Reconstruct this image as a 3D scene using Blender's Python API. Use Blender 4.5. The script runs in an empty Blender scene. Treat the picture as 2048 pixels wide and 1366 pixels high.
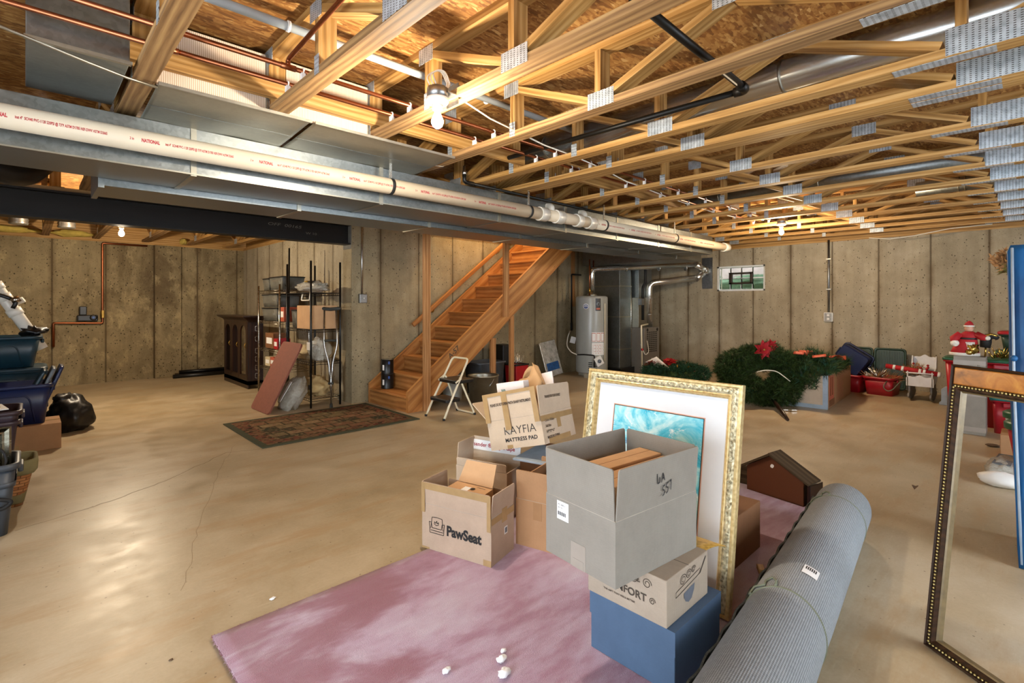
import bpy, bmesh, math, random
from mathutils import Vector, Matrix
RND = random.Random(11)
SC = bpy.context.scene
COL = SC.collection
MW = {}
V = Vector
PI = math.pi

# ---- the camera's view, used to read places off the photograph ------------
CX, HY, FP, EYE = 1024.0, 608.0, 1009.0, 1.30
CF, CS = 0.6943, 0.7197
def ray(px, py):
    r = (px - CX) / FP
    return V((CF + CS * r, CS - CF * r, (HY - py) / FP))
def gz(px, py, z=0.0):
    d = ray(px, py); k = (z - EYE) / d.z
    return V((d.x * k, d.y * k, z))
def onX(px, py, X):
    d = ray(px, py); k = X / d.x
    return V((X, d.y * k, EYE + d.z * k))
def onY(px, py, Y):
    d = ray(px, py); k = Y / d.y
    return V((d.x * k, Y, EYE + d.z * k))

def rot(ax, deg):
    return Matrix.Rotation(math.radians(deg), 4, ax)
def tr(x, y=0, z=0):
    return Matrix.Translation(V((x, y, z)))
def frame(o, x, y, z):
    m = Matrix.Identity(4)
    for i in range(3):
        m[i][0], m[i][1], m[i][2], m[i][3] = x[i], y[i], z[i], o[i]
    return m
def ortho(o, x, y):
    x = V(x).normalized(); z = x.cross(V(y)).normalized(); y = z.cross(x)
    return frame(V(o), x, y, z)

class MB:
    """collects shapes for ONE mesh"""
    def __init__(s, M=None):
        s.bm = bmesh.new(); s.uv = s.bm.loops.layers.uv.new('UVMap'); s.M = M
    def v(s, p):
        p = V(p)
        return s.bm.verts.new(s.M @ p if s.M is not None else p)
    def f(s, vs, uvs=None, sm=False):
        try:
            fa = s.bm.faces.new(vs)
        except ValueError:
            return None
        fa.smooth = sm
        if uvs:
            for l, q in zip(fa.loops, uvs): l[s.uv].uv = q
        return fa
    def quad(s, a, b, c, d, uv=None, sm=False):
        a, b, c, d = V(a), V(b), V(c), V(d)
        w = (b - a).length; h = (d - a).length
        s.f([s.v(a), s.v(b), s.v(c), s.v(d)], uv or [(0, 0), (w, 0), (w, h), (0, h)], sm)
        return s
    def box(s, x0, x1, y0, y1, z0, z1, M=None):
        if x0 > x1: x0, x1 = x1, x0
        if y0 > y1: y0, y1 = y1, y0
        if z0 > z1: z0, z1 = z1, z0
        P = [V((x, y, z)) for z in (z0, z1) for y in (y0, y1) for x in (x0, x1)]
        return s.hexa(P, M)
    def hexa(s, P, M=None):
        """8 points: z0(y0 x0,x1; y1 x0,x1) then z1"""
        ou, ov = RND.random() * 7, RND.random() * 7
        L = [(P[1] - P[0]).length, (P[2] - P[0]).length, (P[4] - P[0]).length]
        order = sorted(range(3), key=lambda i: -L[i])
        loc = [V(((i & 1) * L[0], ((i >> 1) & 1) * L[1], (i >> 2) * L[2])) for i in range(8)]
        vs = [s.v(M @ p if M is not None else p) for p in P]
        for q, axes in (((0, 2, 3, 1), (0, 1)), ((4, 5, 7, 6), (0, 1)), ((0, 1, 5, 4), (0, 2)), ((2, 6, 7, 3), (0, 2)), ((0, 4, 6, 2), (1, 2)), ((1, 3, 7, 5), (1, 2))):
            a, b = sorted(axes, key=lambda i: order.index(i))
            s.f([vs[i] for i in q], [(loc[i][a] + ou, loc[i][b] + ov) for i in q])
        return s
    def bar(s, p0, p1, w, h, side=(1, 0, 0)):
        """a rectangular bar from p0 to p1, w across along SIDE, h across the other way"""
        p0, p1 = V(p0), V(p1); d = (p1 - p0); L = d.length; d.normalize()
        sd = V(side); sd = (sd - d * sd.dot(d)).normalized(); up = d.cross(sd)
        M = frame(p0, d, sd, up)
        return s.box(0, L, -w / 2, w / 2, -h / 2, h / 2, M)
    def loft(s, loops, c0=True, c1=True, sm=True, closed=True, wrap=False):
        rows = [[s.v(p) for p in lp] for lp in loops]
        n = len(rows[0]); m = len(rows)
        acc = 0.0; ts = [0.0]
        for i in range(1, m):
            acc += (V(loops[i][0]) - V(loops[i - 1][0])).length; ts.append(acc)
        per = [0.0]
        for j in range(n):
            per.append(per[-1] + (V(loops[0][(j + 1) % n]) - V(loops[0][j])).length)
        for i in range(m if wrap else m - 1):
            i2 = (i + 1) % m
            for j in range(n if closed else n - 1):
                k = (j + 1) % n
                t2 = ts[i2] if i2 else ts[i] + 0.01
                s.f([rows[i][j], rows[i][k], rows[i2][k], rows[i2][j]], [(ts[i], per[j]), (ts[i], per[j + 1]), (t2, per[j + 1]), (t2, per[j])], sm)
        if not wrap:
            if c0: s.f(list(reversed(rows[0])))
            if c1: s.f(rows[-1])
        return s
    def tube(s, pts, r, n=10, caps=True, closed=False):
        pts = [V(p) for p in pts]; m = len(pts)
        rs = r if isinstance(r, (list, tuple)) else [r] * m
        T = []
        for i in range(m):
            a = pts[i - 1] if (i or closed) else pts[i]
            b = pts[(i + 1) % m] if (i < m - 1 or closed) else pts[i]
            T.append((b - a).normalized())
        ref = V((0, 0, 1)) if abs(T[0].z) < 0.9 else V((1, 0, 0))
        nx = (ref - T[0] * ref.dot(T[0])).normalized()
        loops = []
        for i in range(m):
            nx = (nx - T[i] * nx.dot(T[i])).normalized(); ny = T[i].cross(nx)
            k = 1.0
            if 0 < i < m - 1:
                c = (pts[i] - pts[i - 1]).normalized().dot(T[i]); k = 1 / max(c, 0.5)
            loops.append([pts[i] + (nx * math.cos(2 * PI * j / n) + ny * math.sin(2 * PI * j / n)) * rs[i] for j in range(n)])
        return s.loft(loops, caps, caps, True, True, closed)
    def lathe(s, prof, c=(0, 0, 0), M=None, n=24, c0=True, c1=True):
        """prof: (radius, height) pairs, turned about z"""
        loops = []
        for r, h in prof:
            lp = [V((max(r, 1e-5) * math.cos(2 * PI * j / n), max(r, 1e-5) * math.sin(2 * PI * j / n), h)) for j in range(n)]
            lp = [(M @ p if M is not None else p) + V(c) for p in lp]
            loops.append(lp)
        return s.loft(loops, c0, c1)
    def prism(s, poly, d, M):
        """a 2D outline in M's xy plane, d thick along its z"""
        A = [M @ V((x, y, 0)) for x, y in poly]; B = [M @ V((x, y, d)) for x, y in poly]
        return s.loft([A, B], True, True, False)
    def sphere(s, c, r, n=14, m=9, sq=(1, 1, 1)):
        prof = [(math.sin(PI * i / m), -math.cos(PI * i / m)) for i in range(m + 1)]
        loops = [[V(c) + V((max(a, 1e-4) * math.cos(2 * PI * j / n) * r * sq[0], max(a, 1e-4) * math.sin(2 * PI * j / n) * r * sq[1], h * r * sq[2])) for j in range(n)] for a, h in prof]
        return s.loft(loops)
    def blob(s, c, size, amp=0.15, seed=0, n=20, m=12, flat=None, M=None):
        from mathutils import noise
        loops = []
        for i in range(m + 1):
            a = PI * i / m; lp = []
            for j in range(n):
                b = 2 * PI * j / n
                d = V((max(math.sin(a), 1e-4) * math.cos(b), max(math.sin(a), 1e-4) * math.sin(b), -math.cos(a)))
                k = 1 + amp * noise.noise(d * 2.3 + V((seed * 3.1, 0, 0))) + amp * .5 * noise.noise(d * 6 + V((0, seed * 1.7, 0)))
                p = V((d.x * size[0] * k, d.y * size[1] * k, d.z * size[2] * k))
                if flat is not None: p.z = max(p.z, flat)
                p += V(c)
                lp.append(M @ p if M is not None else p)
            loops.append(lp)
        return s.loft(loops)
    def sheet(s, fn, nu, nv, th=0.0, sm=True):
        """a curved sheet: fn(u,v) for u,v in 0..1; TH gives it thickness"""
        P = [[V(fn(i / nu, j / nv)) for j in range(nv + 1)] for i in range(nu + 1)]
        def side(off, flip):
            g = [[None] * (nv + 1) for _ in range(nu + 1)]
            for i in range(nu + 1):
                for j in range(nv + 1):
                    a = P[min(i + 1, nu)][j] - P[max(i - 1, 0)][j]; b = P[i][min(j + 1, nv)] - P[i][max(j - 1, 0)]
                    nn = a.cross(b); nn = nn.normalized() if nn.length > 1e-9 else V((0, 0, 1))
                    g[i][j] = s.v(P[i][j] + nn * off)
            for i in range(nu):
                for j in range(nv):
                    q = [g[i][j], g[i + 1][j], g[i + 1][j + 1], g[i][j + 1]]
                    uv = [(i / nu, j / nv), ((i + 1) / nu, j / nv), ((i + 1) / nu, (j + 1) / nv), (i / nu, (j + 1) / nv)]
                    if flip: q.reverse(); uv.reverse()
                    s.f(q, uv, sm)
            return g
        A = side(th / 2, False)
        if th:
            B = side(-th / 2, True)
            ed = [(i, 0) for i in range(nu + 1)] + [(nu, j) for j in range(1, nv + 1)] + [(i, nv) for i in range(nu - 1, -1, -1)] + [(0, j) for j in range(nv - 1, 0, -1)]
            for k in range(len(ed)):
                a, b = ed[k], ed[(k + 1) % len(ed)]
                s.f([A[a[0]][a[1]], B[a[0]][a[1]], B[b[0]][b[1]], A[b[0]][b[1]]])
        return s
    def text(s, body, size, place, bold=0.0, sx=1.0, align='LEFT', shear=0.0):
        """lettering; PLACE maps the flat (x, y) of the letters into space"""
        cu = bpy.data.curves.new('lettering', 'FONT'); cu.body = body; cu.size = size; cu.offset = bold
        cu.align_x = align; cu.resolution_u = 3; cu.shear = shear; cu.space_character = 1.0
        o = bpy.data.objects.new('lettering', cu); COL.objects.link(o)
        dg = bpy.context.evaluated_depsgraph_get(); dg.update()
        me = bpy.data.meshes.new_from_object(o.evaluated_get(dg))
        vs = [s.v(place(p.co.x * sx, p.co.y)) for p in me.vertices]
        for p in me.polygons: s.f([vs[i] for i in p.vertices])
        bpy.data.objects.remove(o); bpy.data.meshes.remove(me); bpy.data.curves.remove(cu)
        return s
    def build(s, name, mat, parent=None, world=False, bev=0.0, seg=2, sub=0, flat=False):
        bm = s.bm
        bmesh.ops.recalc_face_normals(bm, faces=bm.faces)
        me = bpy.data.meshes.new(name); bm.to_mesh(me); bm.free()
        if parent is not None and world:
            me.transform(MW[parent.name].inverted())
        me.materials.append(mat)
        o = bpy.data.objects.new(name, me); COL.objects.link(o)
        if parent is not None:
            o.parent = parent; MW[o.name] = MW[parent.name]
        else:
            MW[o.name] = Matrix.Identity(4)
        if bev:
            b = o.modifiers.new('bevel', 'BEVEL'); b.width = bev; b.segments = seg; b.limit_method = 'ANGLE'; b.angle_limit = math.radians(40)
        if sub:
            b = o.modifiers.new('sub', 'SUBSURF'); b.levels = sub; b.render_levels = sub
        return o

def tag(o, label=None, cat=None, group=None, kind=None):
    if label: o['label'] = label
    if cat: o['category'] = cat
    if group: o['group'] = group
    if kind: o['kind'] = kind
    return o
def thing(name, label, cat, M=None, group=None):
    """an Empty at the thing's base; M places it"""
    o = bpy.data.objects.new(name, None); COL.objects.link(o); o.empty_display_size = 0.1
    if M is None: M = Matrix.Identity(4)
    elif not isinstance(M, Matrix): M = tr(*M)
    loc, q, sc = M.decompose()
    o.location = loc; o.rotation_euler = q.to_euler()
    MW[o.name] = M
    return tag(o, label, cat, group)
def base(o, x, y, z=0.0):
    return tr(x, y, z)
def struct(o): o['kind'] = 'structure'; return o
def copy_thing(root, M, label, group=None):
    r = root.copy(); COL.objects.link(r)
    loc, q, sc = M.decompose(); r.location = loc; r.rotation_euler = q.to_euler(); MW[r.name] = M
    r['label'] = label
    if group: r['group'] = group
    for ch in list(root.children):
        c = ch.copy(); COL.objects.link(c); c.parent = r; MW[c.name] = M
        for g in list(ch.children):
            e = g.copy(); COL.objects.link(e); e.parent = c; MW[e.name] = M
    return r
def rrect(w, d, r, z=0, n=4, cx=0, cy=0):
    P = []
    for (sx, sy, a0) in ((1, 1, 0), (-1, 1, 90), (-1, -1, 180), (1, -1, 270)):
        for k in range(n + 1):
            a = math.radians(a0 + 90 * k / n)
            P.append(V((cx + sx * (w / 2 - r) + r * math.cos(a), cy + sy * (d / 2 - r) + r * math.sin(a), z)))
    return P
def arc(c, r, a0, a1, ux, uy, n=6):
    c, ux, uy = V(c), V(ux), V(uy)
    return [c + ux * (r * math.cos(math.radians(a0 + (a1 - a0) * k / n))) + uy * (r * math.sin(math.radians(a0 + (a1 - a0) * k / n))) for k in range(n + 1)]
def bend(pts, r, n=5):
    """a polyline with its corners rounded by radius r"""
    pts = [V(p) for p in pts]; out = [pts[0]]
    for i in range(1, len(pts) - 1):
        a, b, c = pts[i - 1], pts[i], pts[i + 1]
        rr = min(r, (a - b).length * .48, (c - b).length * .48)
        p, q = b + (a - b).normalized() * rr, b + (c - b).normalized() * rr
        for k in range(n + 1):
            t = k / n; out.append(p * (1 - t) ** 2 + b * 2 * t * (1 - t) + q * t * t)
    out.append(pts[-1]); return out
# ---------------------------------------------------------------- materials
def lin(h):
    if not isinstance(h, str): return (*h[:3], 1)
    o = []
    for i in (0, 2, 4):
        c = int(h[i:i + 2], 16) / 255
        o.append(c / 12.92 if c <= 0.04045 else ((c + 0.055) / 1.055) ** 2.4)
    return (*o, 1)
class Mat:
    def __init__(s, name):
        s.m = bpy.data.materials.new(name); s.m.use_nodes = True
        s.t = s.m.node_tree; s.t.nodes.clear()
        s.out = s.t.nodes.new('ShaderNodeOutputMaterial'); s.b = s.t.nodes.new('ShaderNodeBsdfPrincipled')
        s.t.links.new(s.b.outputs[0], s.out.inputs[0]); s._tc = None
    def n(s, kind, **kw):
        nd = s.t.nodes.new(kind)
        for k, v in kw.items(): setattr(nd, k, v)
        return nd
    def put(s, sock, val):
        if isinstance(val, bpy.types.NodeSocket): s.t.links.new(val, sock)
        elif val is not None: sock.default_value = val
    def tc(s, which='Object'):
        if s._tc is None: s._tc = s.n('ShaderNodeTexCoord')
        return s._tc.outputs[which]
    def map(s, co, scale=(1, 1, 1), rotz=0, loc=(0, 0, 0)):
        m = s.n('ShaderNodeMapping'); s.put(m.inputs[0], co); m.inputs['Scale'].default_value = scale
        m.inputs['Rotation'].default_value = (0, 0, rotz); m.inputs['Location'].default_value = loc
        return m.outputs[0]
    def noise(s, co, scale=5, detail=4, rough=0.55, dist=0.0, out=0):
        m = s.n('ShaderNodeTexNoise'); s.put(m.inputs['Vector'], co)
        m.inputs['Scale'].default_value = scale; m.inputs['Detail'].default_value = detail; m.inputs['Roughness'].default_value = rough; m.inputs['Distortion'].default_value = dist
        return m.outputs[out]
    def voro(s, co, scale=5, feature='F1', out='Distance', rnd=1.0):
        m = s.n('ShaderNodeTexVoronoi', feature=feature); s.put(m.inputs['Vector'], co); m.inputs['Scale'].default_value = scale; m.inputs['Randomness'].default_value = rnd
        return m.outputs[out]
    def wave(s, co, scale=5, dist=2, detail=2, dscale=1, typ='BANDS', d='X'):
        m = s.n('ShaderNodeTexWave', wave_type=typ); s.put(m.inputs['Vector'], co)
        if typ == 'BANDS': m.bands_direction = d
        m.inputs['Scale'].default_value = scale; m.inputs['Distortion'].default_value = dist; m.inputs['Detail'].default_value = detail; m.inputs['Detail Scale'].default_value = dscale
        return m.outputs['Fac']
    def ramp(s, fac, *stops):
        m = s.n('ShaderNodeValToRGB'); e = m.color_ramp.elements
        while len(e) < len(stops): e.new(0.5)
        for el, (p, c) in zip(e, stops):
            el.position = p; el.color = lin(c) if isinstance(c, (str, tuple, list)) else (c, c, c, 1)
        s.put(m.inputs[0], fac); return m.outputs[0]
    def mix(s, a, b, fac, mode='MIX'):
        m = s.n('ShaderNodeMix', data_type='RGBA', blend_type=mode)
        s.put(m.inputs[0], fac)
        s.put(m.inputs[6], lin(a) if isinstance(a, (str, tuple)) else a); s.put(m.inputs[7], lin(b) if isinstance(b, (str, tuple)) else b)
        return m.outputs[2]
    def math(s, op, a, b=None, c=None):
        m = s.n('ShaderNodeMath', operation=op)
        for i, q in enumerate((a, b, c)):
            if q is not None: s.put(m.inputs[i], q)
        return m.outputs[0]
    def xyz(s, co):
        m = s.n('ShaderNodeSeparateXYZ'); s.put(m.inputs[0], co); return m.outputs
    def bump(s, h, strength=0.3, dist=0.01):
        m = s.n('ShaderNodeBump'); m.inputs['Strength'].default_value = strength; m.inputs['Distance'].default_value = dist
        s.put(m.inputs['Height'], h); s.put(s.b.inputs['Normal'], m.outputs[0]); return s
    def set(s, color=None, rough=None, metal=None, spec=None, **kw):
        if color is not None: s.put(s.b.inputs['Base Color'], lin(color) if isinstance(color, (str, tuple)) else color)
        if rough is not None: s.put(s.b.inputs['Roughness'], rough)
        if metal is not None: s.put(s.b.inputs['Metallic'], metal)
        if spec is not None: s.put(s.b.inputs['Specular IOR Level'], spec)
        for k, v in kw.items(): s.put(s.b.inputs[k.replace('_', ' ')], v)
        return s
def plain(name, c, rough=0.5, metal=0.0, var=0.12, scale=14, bump=0.0, bscale=60, spec=0.5, coat=0):
    """a base colour with some wear and unevenness of its own"""
    m = Mat(name); co = m.tc()
    a = lin(c); lo = tuple(x * (1 - var) for x in a[:3]); hi = tuple(min(1, x * (1 + var)) for x in a[:3])
    m.set(m.ramp(m.noise(co, scale), (0.3, lo), (0.7, hi)), rough, metal, spec)
    if bump: m.bump(m.noise(co, bscale, 3), bump, 0.004)
    if coat: m.set(Coat_Weight=coat)
    return m.m
def wood(name, lo, mid, hi, rough=0.6, rings=7.0, streak=28.0, gloss=0.4, knots=False):
    m = Mat(name); co = m.tc('UV')
    warp = m.noise(m.map(co, (0.9, 5, 1)), 1.2, 3, out=1)
    q = m.mix(co, warp, 0.045)
    g = m.noise(m.map(q, (1.2, streak, 1)), 1.8, 6, 0.65, 0.2)
    r = m.wave(m.map(q, (0.5, rings, 1)), 1.1, 9, 3, 0.6, 'BANDS', 'Y')
    k = m.math('ADD', m.math('MULTIPLY', g, 0.78), m.math('MULTIPLY', r, 0.22))
    col = m.ramp(k, (0.25, lo), (0.5, mid), (0.75, hi))
    big = m.noise(m.map(co, (0.5, 1.0, 1)), 1.0, 3)
    col = m.mix(col, m.ramp(big, (0.35, 0.66), (0.65, 1.0)), 0.75, 'MULTIPLY')
    if knots:
        v = m.voro(m.map(co, (2.0, 8, 1)), 1.0)
        col = m.mix(col, lo, m.ramp(v, (0.02, 0.9), (0.09, 0.0)))
    m.set(col, rough, 0, gloss).bump(k, 0.2, 0.003)
    return m.m
def concrete(name, axis, lo, mid, hi, spacing=0.61, off=0.0, pits=1.0, patches=None, seam=True):
    m = Mat(name); co = m.tc()
    big = m.noise(co, 0.9, 5, 0.6, 0.4); mid_n = m.noise(co, 5, 6, 0.65); fine = m.noise(co, 70, 3, 0.7)
    k = m.math('ADD', m.math('MULTIPLY', big, 0.55), m.math('ADD', m.math('MULTIPLY', mid_n, 0.3), m.math('MULTIPLY', fine, 0.15)))
    col = m.ramp(k, (0.33, lo), (0.5, mid), (0.66, hi))
    x = m.xyz(co)
    # vertical runs where the pour stained
    vs = m.noise(m.map(co, (3.2, 3.2, 0.25)), 1.6, 4, 0.6)
    col = m.mix(col, m.ramp(vs, (0.35, 0.62), (0.6, 1.0)), 0.55, 'MULTIPLY')
    if patches:
        n1 = m.noise(m.map(co, (1, 1, 0.55), loc=(3, 1, 2)), 1.5, 6, 0.7, 0.6)
        col = m.mix(col, patches[0], m.ramp(n1, (0.46, 0.0), (0.64, 0.8)))
        n2 = m.noise(m.map(co, (1.6, 1.6, 1), loc=(7, 3, 1)), 3.0, 8, 0.75, 0.3)
        col = m.mix(col, patches[1], m.ramp(n2, (0.52, 0.0), (0.66, 0.6)))
    # bug holes
    pv = m.voro(m.map(co, (1, 1, 0.8)), 21.0); pr = m.noise(co, 3.3, 3)
    pk = m.ramp(m.math('SUBTRACT', pv, m.math('MULTIPLY', pr, 0.25 * pits)), (-0.0, 1.0), (0.045, 0.0))
    pv2 = m.voro(co, 44.0); pk2 = m.ramp(m.math('SUBTRACT', pv2, m.math('MULTIPLY', m.noise(co, 2.1, 3), 0.26 * pits)), (0.0, 1.0), (0.05, 0.0))
    pit = m.math('MAXIMUM', pk, m.math('MULTIPLY', pk2, 0.7))
    col = m.mix(col, '2b241a', m.math('MULTIPLY', pit, 0.8))
    h = m.math('SUBTRACT', m.math('MULTIPLY', mid_n, 0.4), pit)
    if seam:
        a = x[axis]
        fr = m.math('ABSOLUTE', m.math('SUBTRACT', m.math('FRACT', m.math('ADD', m.math('DIVIDE', m.math('SUBTRACT', a, off), spacing), 50.5)), 0.5))
        wob = m.math('MULTIPLY', m.noise(co, 5, 4), 0.008)
        ln = m.ramp(m.math('SUBTRACT', fr, wob), (0.006, 1.0), (0.018, 0.0))
        soft = m.ramp(fr, (0.0, 1.0), (0.10, 0.0))
        col = m.mix(col, '3a2f21', m.math('MULTIPLY', ln, 0.7))
        col = m.mix(col, '5c4a31', m.math('MULTIPLY', m.math('MULTIPLY', soft, m.ramp(m.noise(co, 2.4, 4), (0.35, 0.0), (0.6, 1.0))), 0.75))
        h = m.math('SUBTRACT', h, ln)
    m.set(col, 0.85, 0, 0.25).bump(h, 0.55, 0.008)
    return m.m
def cardboard(name, c, flute=True, rough=0.75, dark=0.86):
    m = Mat(name); a = lin(c)[:3]; co = m.tc()
    k = m.noise(co, 9, 5, 0.6); fib = m.noise(m.map(m.tc('UV'), (60, 240, 1)), 1, 3)
    col = m.ramp(m.math('ADD', m.math('MULTIPLY', k, 0.7), m.math('MULTIPLY', fib, 0.3)), (0.3, tuple(x * dark for x in a)), (0.7, tuple(min(1, x * 1.07) for x in a)))
    m.set(col, rough, 0, 0.3)
    w = m.wave(m.tc('UV'), 45, 0.3, 1, 1, 'BANDS', 'X')
    m.bump(m.math('ADD', m.math('MULTIPLY', w, 0.5), k) if flute else k, 0.12, 0.003)
    return m.m
def metal(name, c, rough=0.35, spangle=0.0, scale=9, m_=1.0):
    m = Mat(name); co = m.tc(); a = lin(c)[:3]
    k = m.noise(m.map(co, (0.6, 2.5, 2.5)), scale, 5, 0.6)
    if spangle:
        sp = m.voro(co, 60, out='Color'); sx = m.xyz(sp)[0]
        k = m.math('ADD', m.math('MULTIPLY', k, 1 - spangle), m.math('MULTIPLY', sx, spangle))
    m.set(m.ramp(k, (0.2, tuple(x * 0.72 for x in a)), (0.8, tuple(min(1, x * 1.15) for x in a))), m.ramp(k, (0.2, rough * 0.8), (0.8, min(1, rough * 1.25))), m_)
    m.bump(m.noise(co, 2.2, 2), 0.05, 0.02)
    return m.m
def emit(name, c, strength):
    m = Mat(name); m.set('ffffff', 0.3); m.set(Emission_Color=lin(c), Emission_Strength=strength); return m.m

pine = wood('pine framing lumber', '88602f', 'b48748', 'cda66c', 0.62, 8, 30, 0.35, True)
pine_grey = wood('weathered pine', '65492c', '967248', 'b5925f', 0.7, 9, 34, 0.3, True)
pine_post = wood('pine post', '8a5a30', 'b27c48', 'cb9a66', 0.6, 6, 30, 0.35, True)
stair_ply = wood('plywood riser', '7a4a22', 'a86e37', 'c08c50', 0.55, 5, 9, 0.4)
stair_pine = wood('stair pine', '8c5526', 'b4763a', 'cb9454', 0.5, 3, 20, 0.45, True)
dark_wood = wood('dark stained wood', '140a07', '2a150d', '3c2114', 0.35, 6, 30, 0.5)
walnut = wood('birdhouse plywood', '3a1d0e', '6b3a1c', '8c5228', 0.6, 4, 10, 0.35)
roof_wood = wood('rough grey shingle wood', '2e2419', '4a3b29', '62503a', 0.85, 6, 40, 0.2)
white_wood = plain('white painted wood', 'd8d8d6', 0.5, 0, 0.06)
def osb_mat():
    m = Mat('oriented strand board'); co = m.tc()
    w = m.noise(co, 9, 2, out=1); ks = []
    for ang, sc in ((0.35, (14, 62, 1)), (-0.7, (18, 70, 1)), (1.3, (16, 64, 1))):
        q = m.map(m.mix(co, w, 0.015), sc, ang); ks.append(m.xyz(m.voro(q, 1.0, out='Color'))[0])
    def pick(a, b, f):
        mm = m.n('ShaderNodeMix'); m.put(mm.inputs[0], f); m.put(mm.inputs[2], a); m.put(mm.inputs[3], b); return mm.outputs[0]
    k = pick(ks[0], ks[1], m.ramp(m.noise(co, 11, 3), (0.46, 0.0), (0.54, 1.0)))
    k = pick(k, ks[2], m.ramp(m.noise(m.map(co, loc=(4, 2, 0)), 13, 3), (0.52, 0.0), (0.58, 1.0)))
    col = m.ramp(k, (0.0, '6c4520'), (0.3, '87592a'), (0.65, '9d6f3a'), (0.92, 'b2874c'), (1.0, 'c6a068'))
    col = m.mix(col, m.ramp(m.noise(co, 1.2, 3), (0.35, 0.75), (0.65, 1.0)), 0.8, 'MULTIPLY')
    m.set(col, 0.65, 0, 0.3).bump(k, 0.25, 0.003)
    return m.m
osb = osb_mat()
def floor_mat():
    m = Mat('poured concrete floor'); co = m.tc()
    big = m.noise(co, 0.55, 6, 0.62, 0.5); mid_n = m.noise(co, 3.2, 6, 0.65, 0.2); fine = m.noise(co, 60, 4, 0.7)
    k = m.math('ADD', m.math('MULTIPLY', big, 0.55), m.math('ADD', m.math('MULTIPLY', mid_n, 0.33), m.math('MULTIPLY', fine, 0.12)))
    col = m.ramp(k, (0.32, '8a7858'), (0.44, 'a59374'), (0.56, 'b8a78a'), (0.68, 'c6b9a0'))
    st = m.noise(m.map(co, (0.5, 2.2, 1), 0.5), 2.2, 6, 0.7)
    col = m.mix(col, 'a5875f', m.ramp(st, (0.50, 0.0), (0.66, 0.6)))
    sw = m.noise(m.map(co, (2, 14, 1), 0.4), 3, 3)
    col = m.mix(col, 'd6c6aa', m.ramp(sw, (0.60, 0.0), (0.75, 0.2)))
    sp = m.voro(co, 16.0); spk = m.ramp(m.math('SUBTRACT', sp, m.math('MULTIPLY', m.noise(co, 2.0, 2), 0.10)), (0.0, 1.0), (0.02, 0.0))
    col = m.mix(col, '5a4630', m.math('MULTIPLY', spk, 0.7))
    m.set(col, m.ramp(mid_n, (0.3, 0.30), (0.7, 0.52)), 0, 0.45).bump(m.math('ADD', m.math('MULTIPLY', fine, 0.4), mid_n), 0.14, 0.004)
    return m.m
floor_m = floor_mat()
wall_m_y = concrete('basement wall concrete', 0, '7c6d52', '998a6c', 'b0a284', 0.61, 3.48, 0.9)
wall_m_x = concrete('window wall concrete', 1, '8c7f68', 'a6997f', 'bbae95', 0.63, 0.436, 0.85)
wall_m_far = concrete('stained wall concrete', 0, '6e5f45', '8c7c5c', 'a4936f', 0.66, 0.3, 1.15, ('54452e', 'b7a47a'))
galv = metal('galvanised sheet', 'a8a496', 0.42, 0.12, 3)
galv_blue = metal('galvanised duct', '8e9290', 0.40, 0.25, 4)
galv_bright = plain('bright vent pipe', 'c6c6c0', 0.27, 0.9, 0.05, 4)
steel_plate = None
def plate_mat():
    m = Mat('punched truss plate'); uv = m.xyz(m.tc('UV'))
    a = m.math('FRACT', m.math('MULTIPLY', uv[0], 48)); b = m.math('FRACT', m.math('ADD', m.math('MULTIPLY', uv[1], 105), m.math('MULTIPLY', m.math('FLOOR', m.math('MULTIPLY', uv[0], 48)), 0.5)))
    s1 = m.math('MULTIPLY', m.math('LESS_THAN', a, 0.40), m.math('LESS_THAN', b, 0.36))
    k = m.noise(m.tc(), 20, 3)
    col = m.mix(m.ramp(k, (0.3, '9aa4aa'), (0.7, 'cdd6da')), '3a3430', s1)
    m.set(col, 0.35, m.math('SUBTRACT', 0.45, m.math('MULTIPLY', s1, 0.4))).bump(m.math('SUBTRACT', 1.0, s1), 0.6, 0.002)
    return m.m
plate_m = plate_mat()
beam_m = metal('dark mill steel', '2a2826', 0.5, 0, 5, 0.7)
pvc = plain('white pvc', 'c8b9a0', 0.5, 0, 0.04, 5, 0, 60, 0.3)
pvc_white = plain('white pvc fitting', 'd9d6cc', 0.3, 0, 0.04)
pvc_grey = plain('grey pvc conduit', '9aa0a0', 0.4, 0, 0.05)
copper = metal('copper', '96593a', 0.32, 0, 12, 0.95)
pex = plain('red supply line', '8e3a1e', 0.4)
black_iron = plain('black iron', '15130f', 0.45, 0.5)
black_plastic = plain('black plastic', '101010', 0.4)
black_rubber = plain('black rubber', '0c0c0c', 0.7)
black_metal = plain('black powder coat', '0d0d0e', 0.35, 0.3)
chrome = metal('chromed wire', 'a8a298', 0.25, 0, 20)
white_plastic = plain('white plastic', 'e2e0da', 0.4, 0, 0.04)
white_cable = plain('white cable', 'dcd6c6', 0.5, 0, 0.05)
porcelain = plain('porcelain', 'e8e6e0', 0.25, 0, 0.03)
grey_steel_box = metal('zinc box', '9a9d9e', 0.4, 0.2, 10)
corru = None
def corr_mat():
    m = Mat('fluted insulation board'); uv = m.xyz(m.tc())
    w = m.math('ABSOLUTE', m.math('SUBTRACT', m.math('FRACT', m.math('MULTIPLY', uv[0], 110)), 0.5))
    m.set(m.ramp(w, (0.0, 'b89a7c'), (0.45, 'e4d3bd')), 0.5, 0, 0.4).bump(w, 0.4, 0.003); return m.m
corru = corr_mat()
insul = plain('yellow glass wool', 'b9a24e', 0.95, 0, 0.25, 9, 0.8, 40)
flex_clear = metal('foil flex duct', 'a29c92', 0.3, 0, 30, 0.8)
kraft_grey = cardboard('grey cardboard', '8b8479')
kraft_pale = cardboard('pale cardboard', 'c2ad94')
kraft_paw = cardboard('tan cardboard', 'b29a83')
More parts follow.
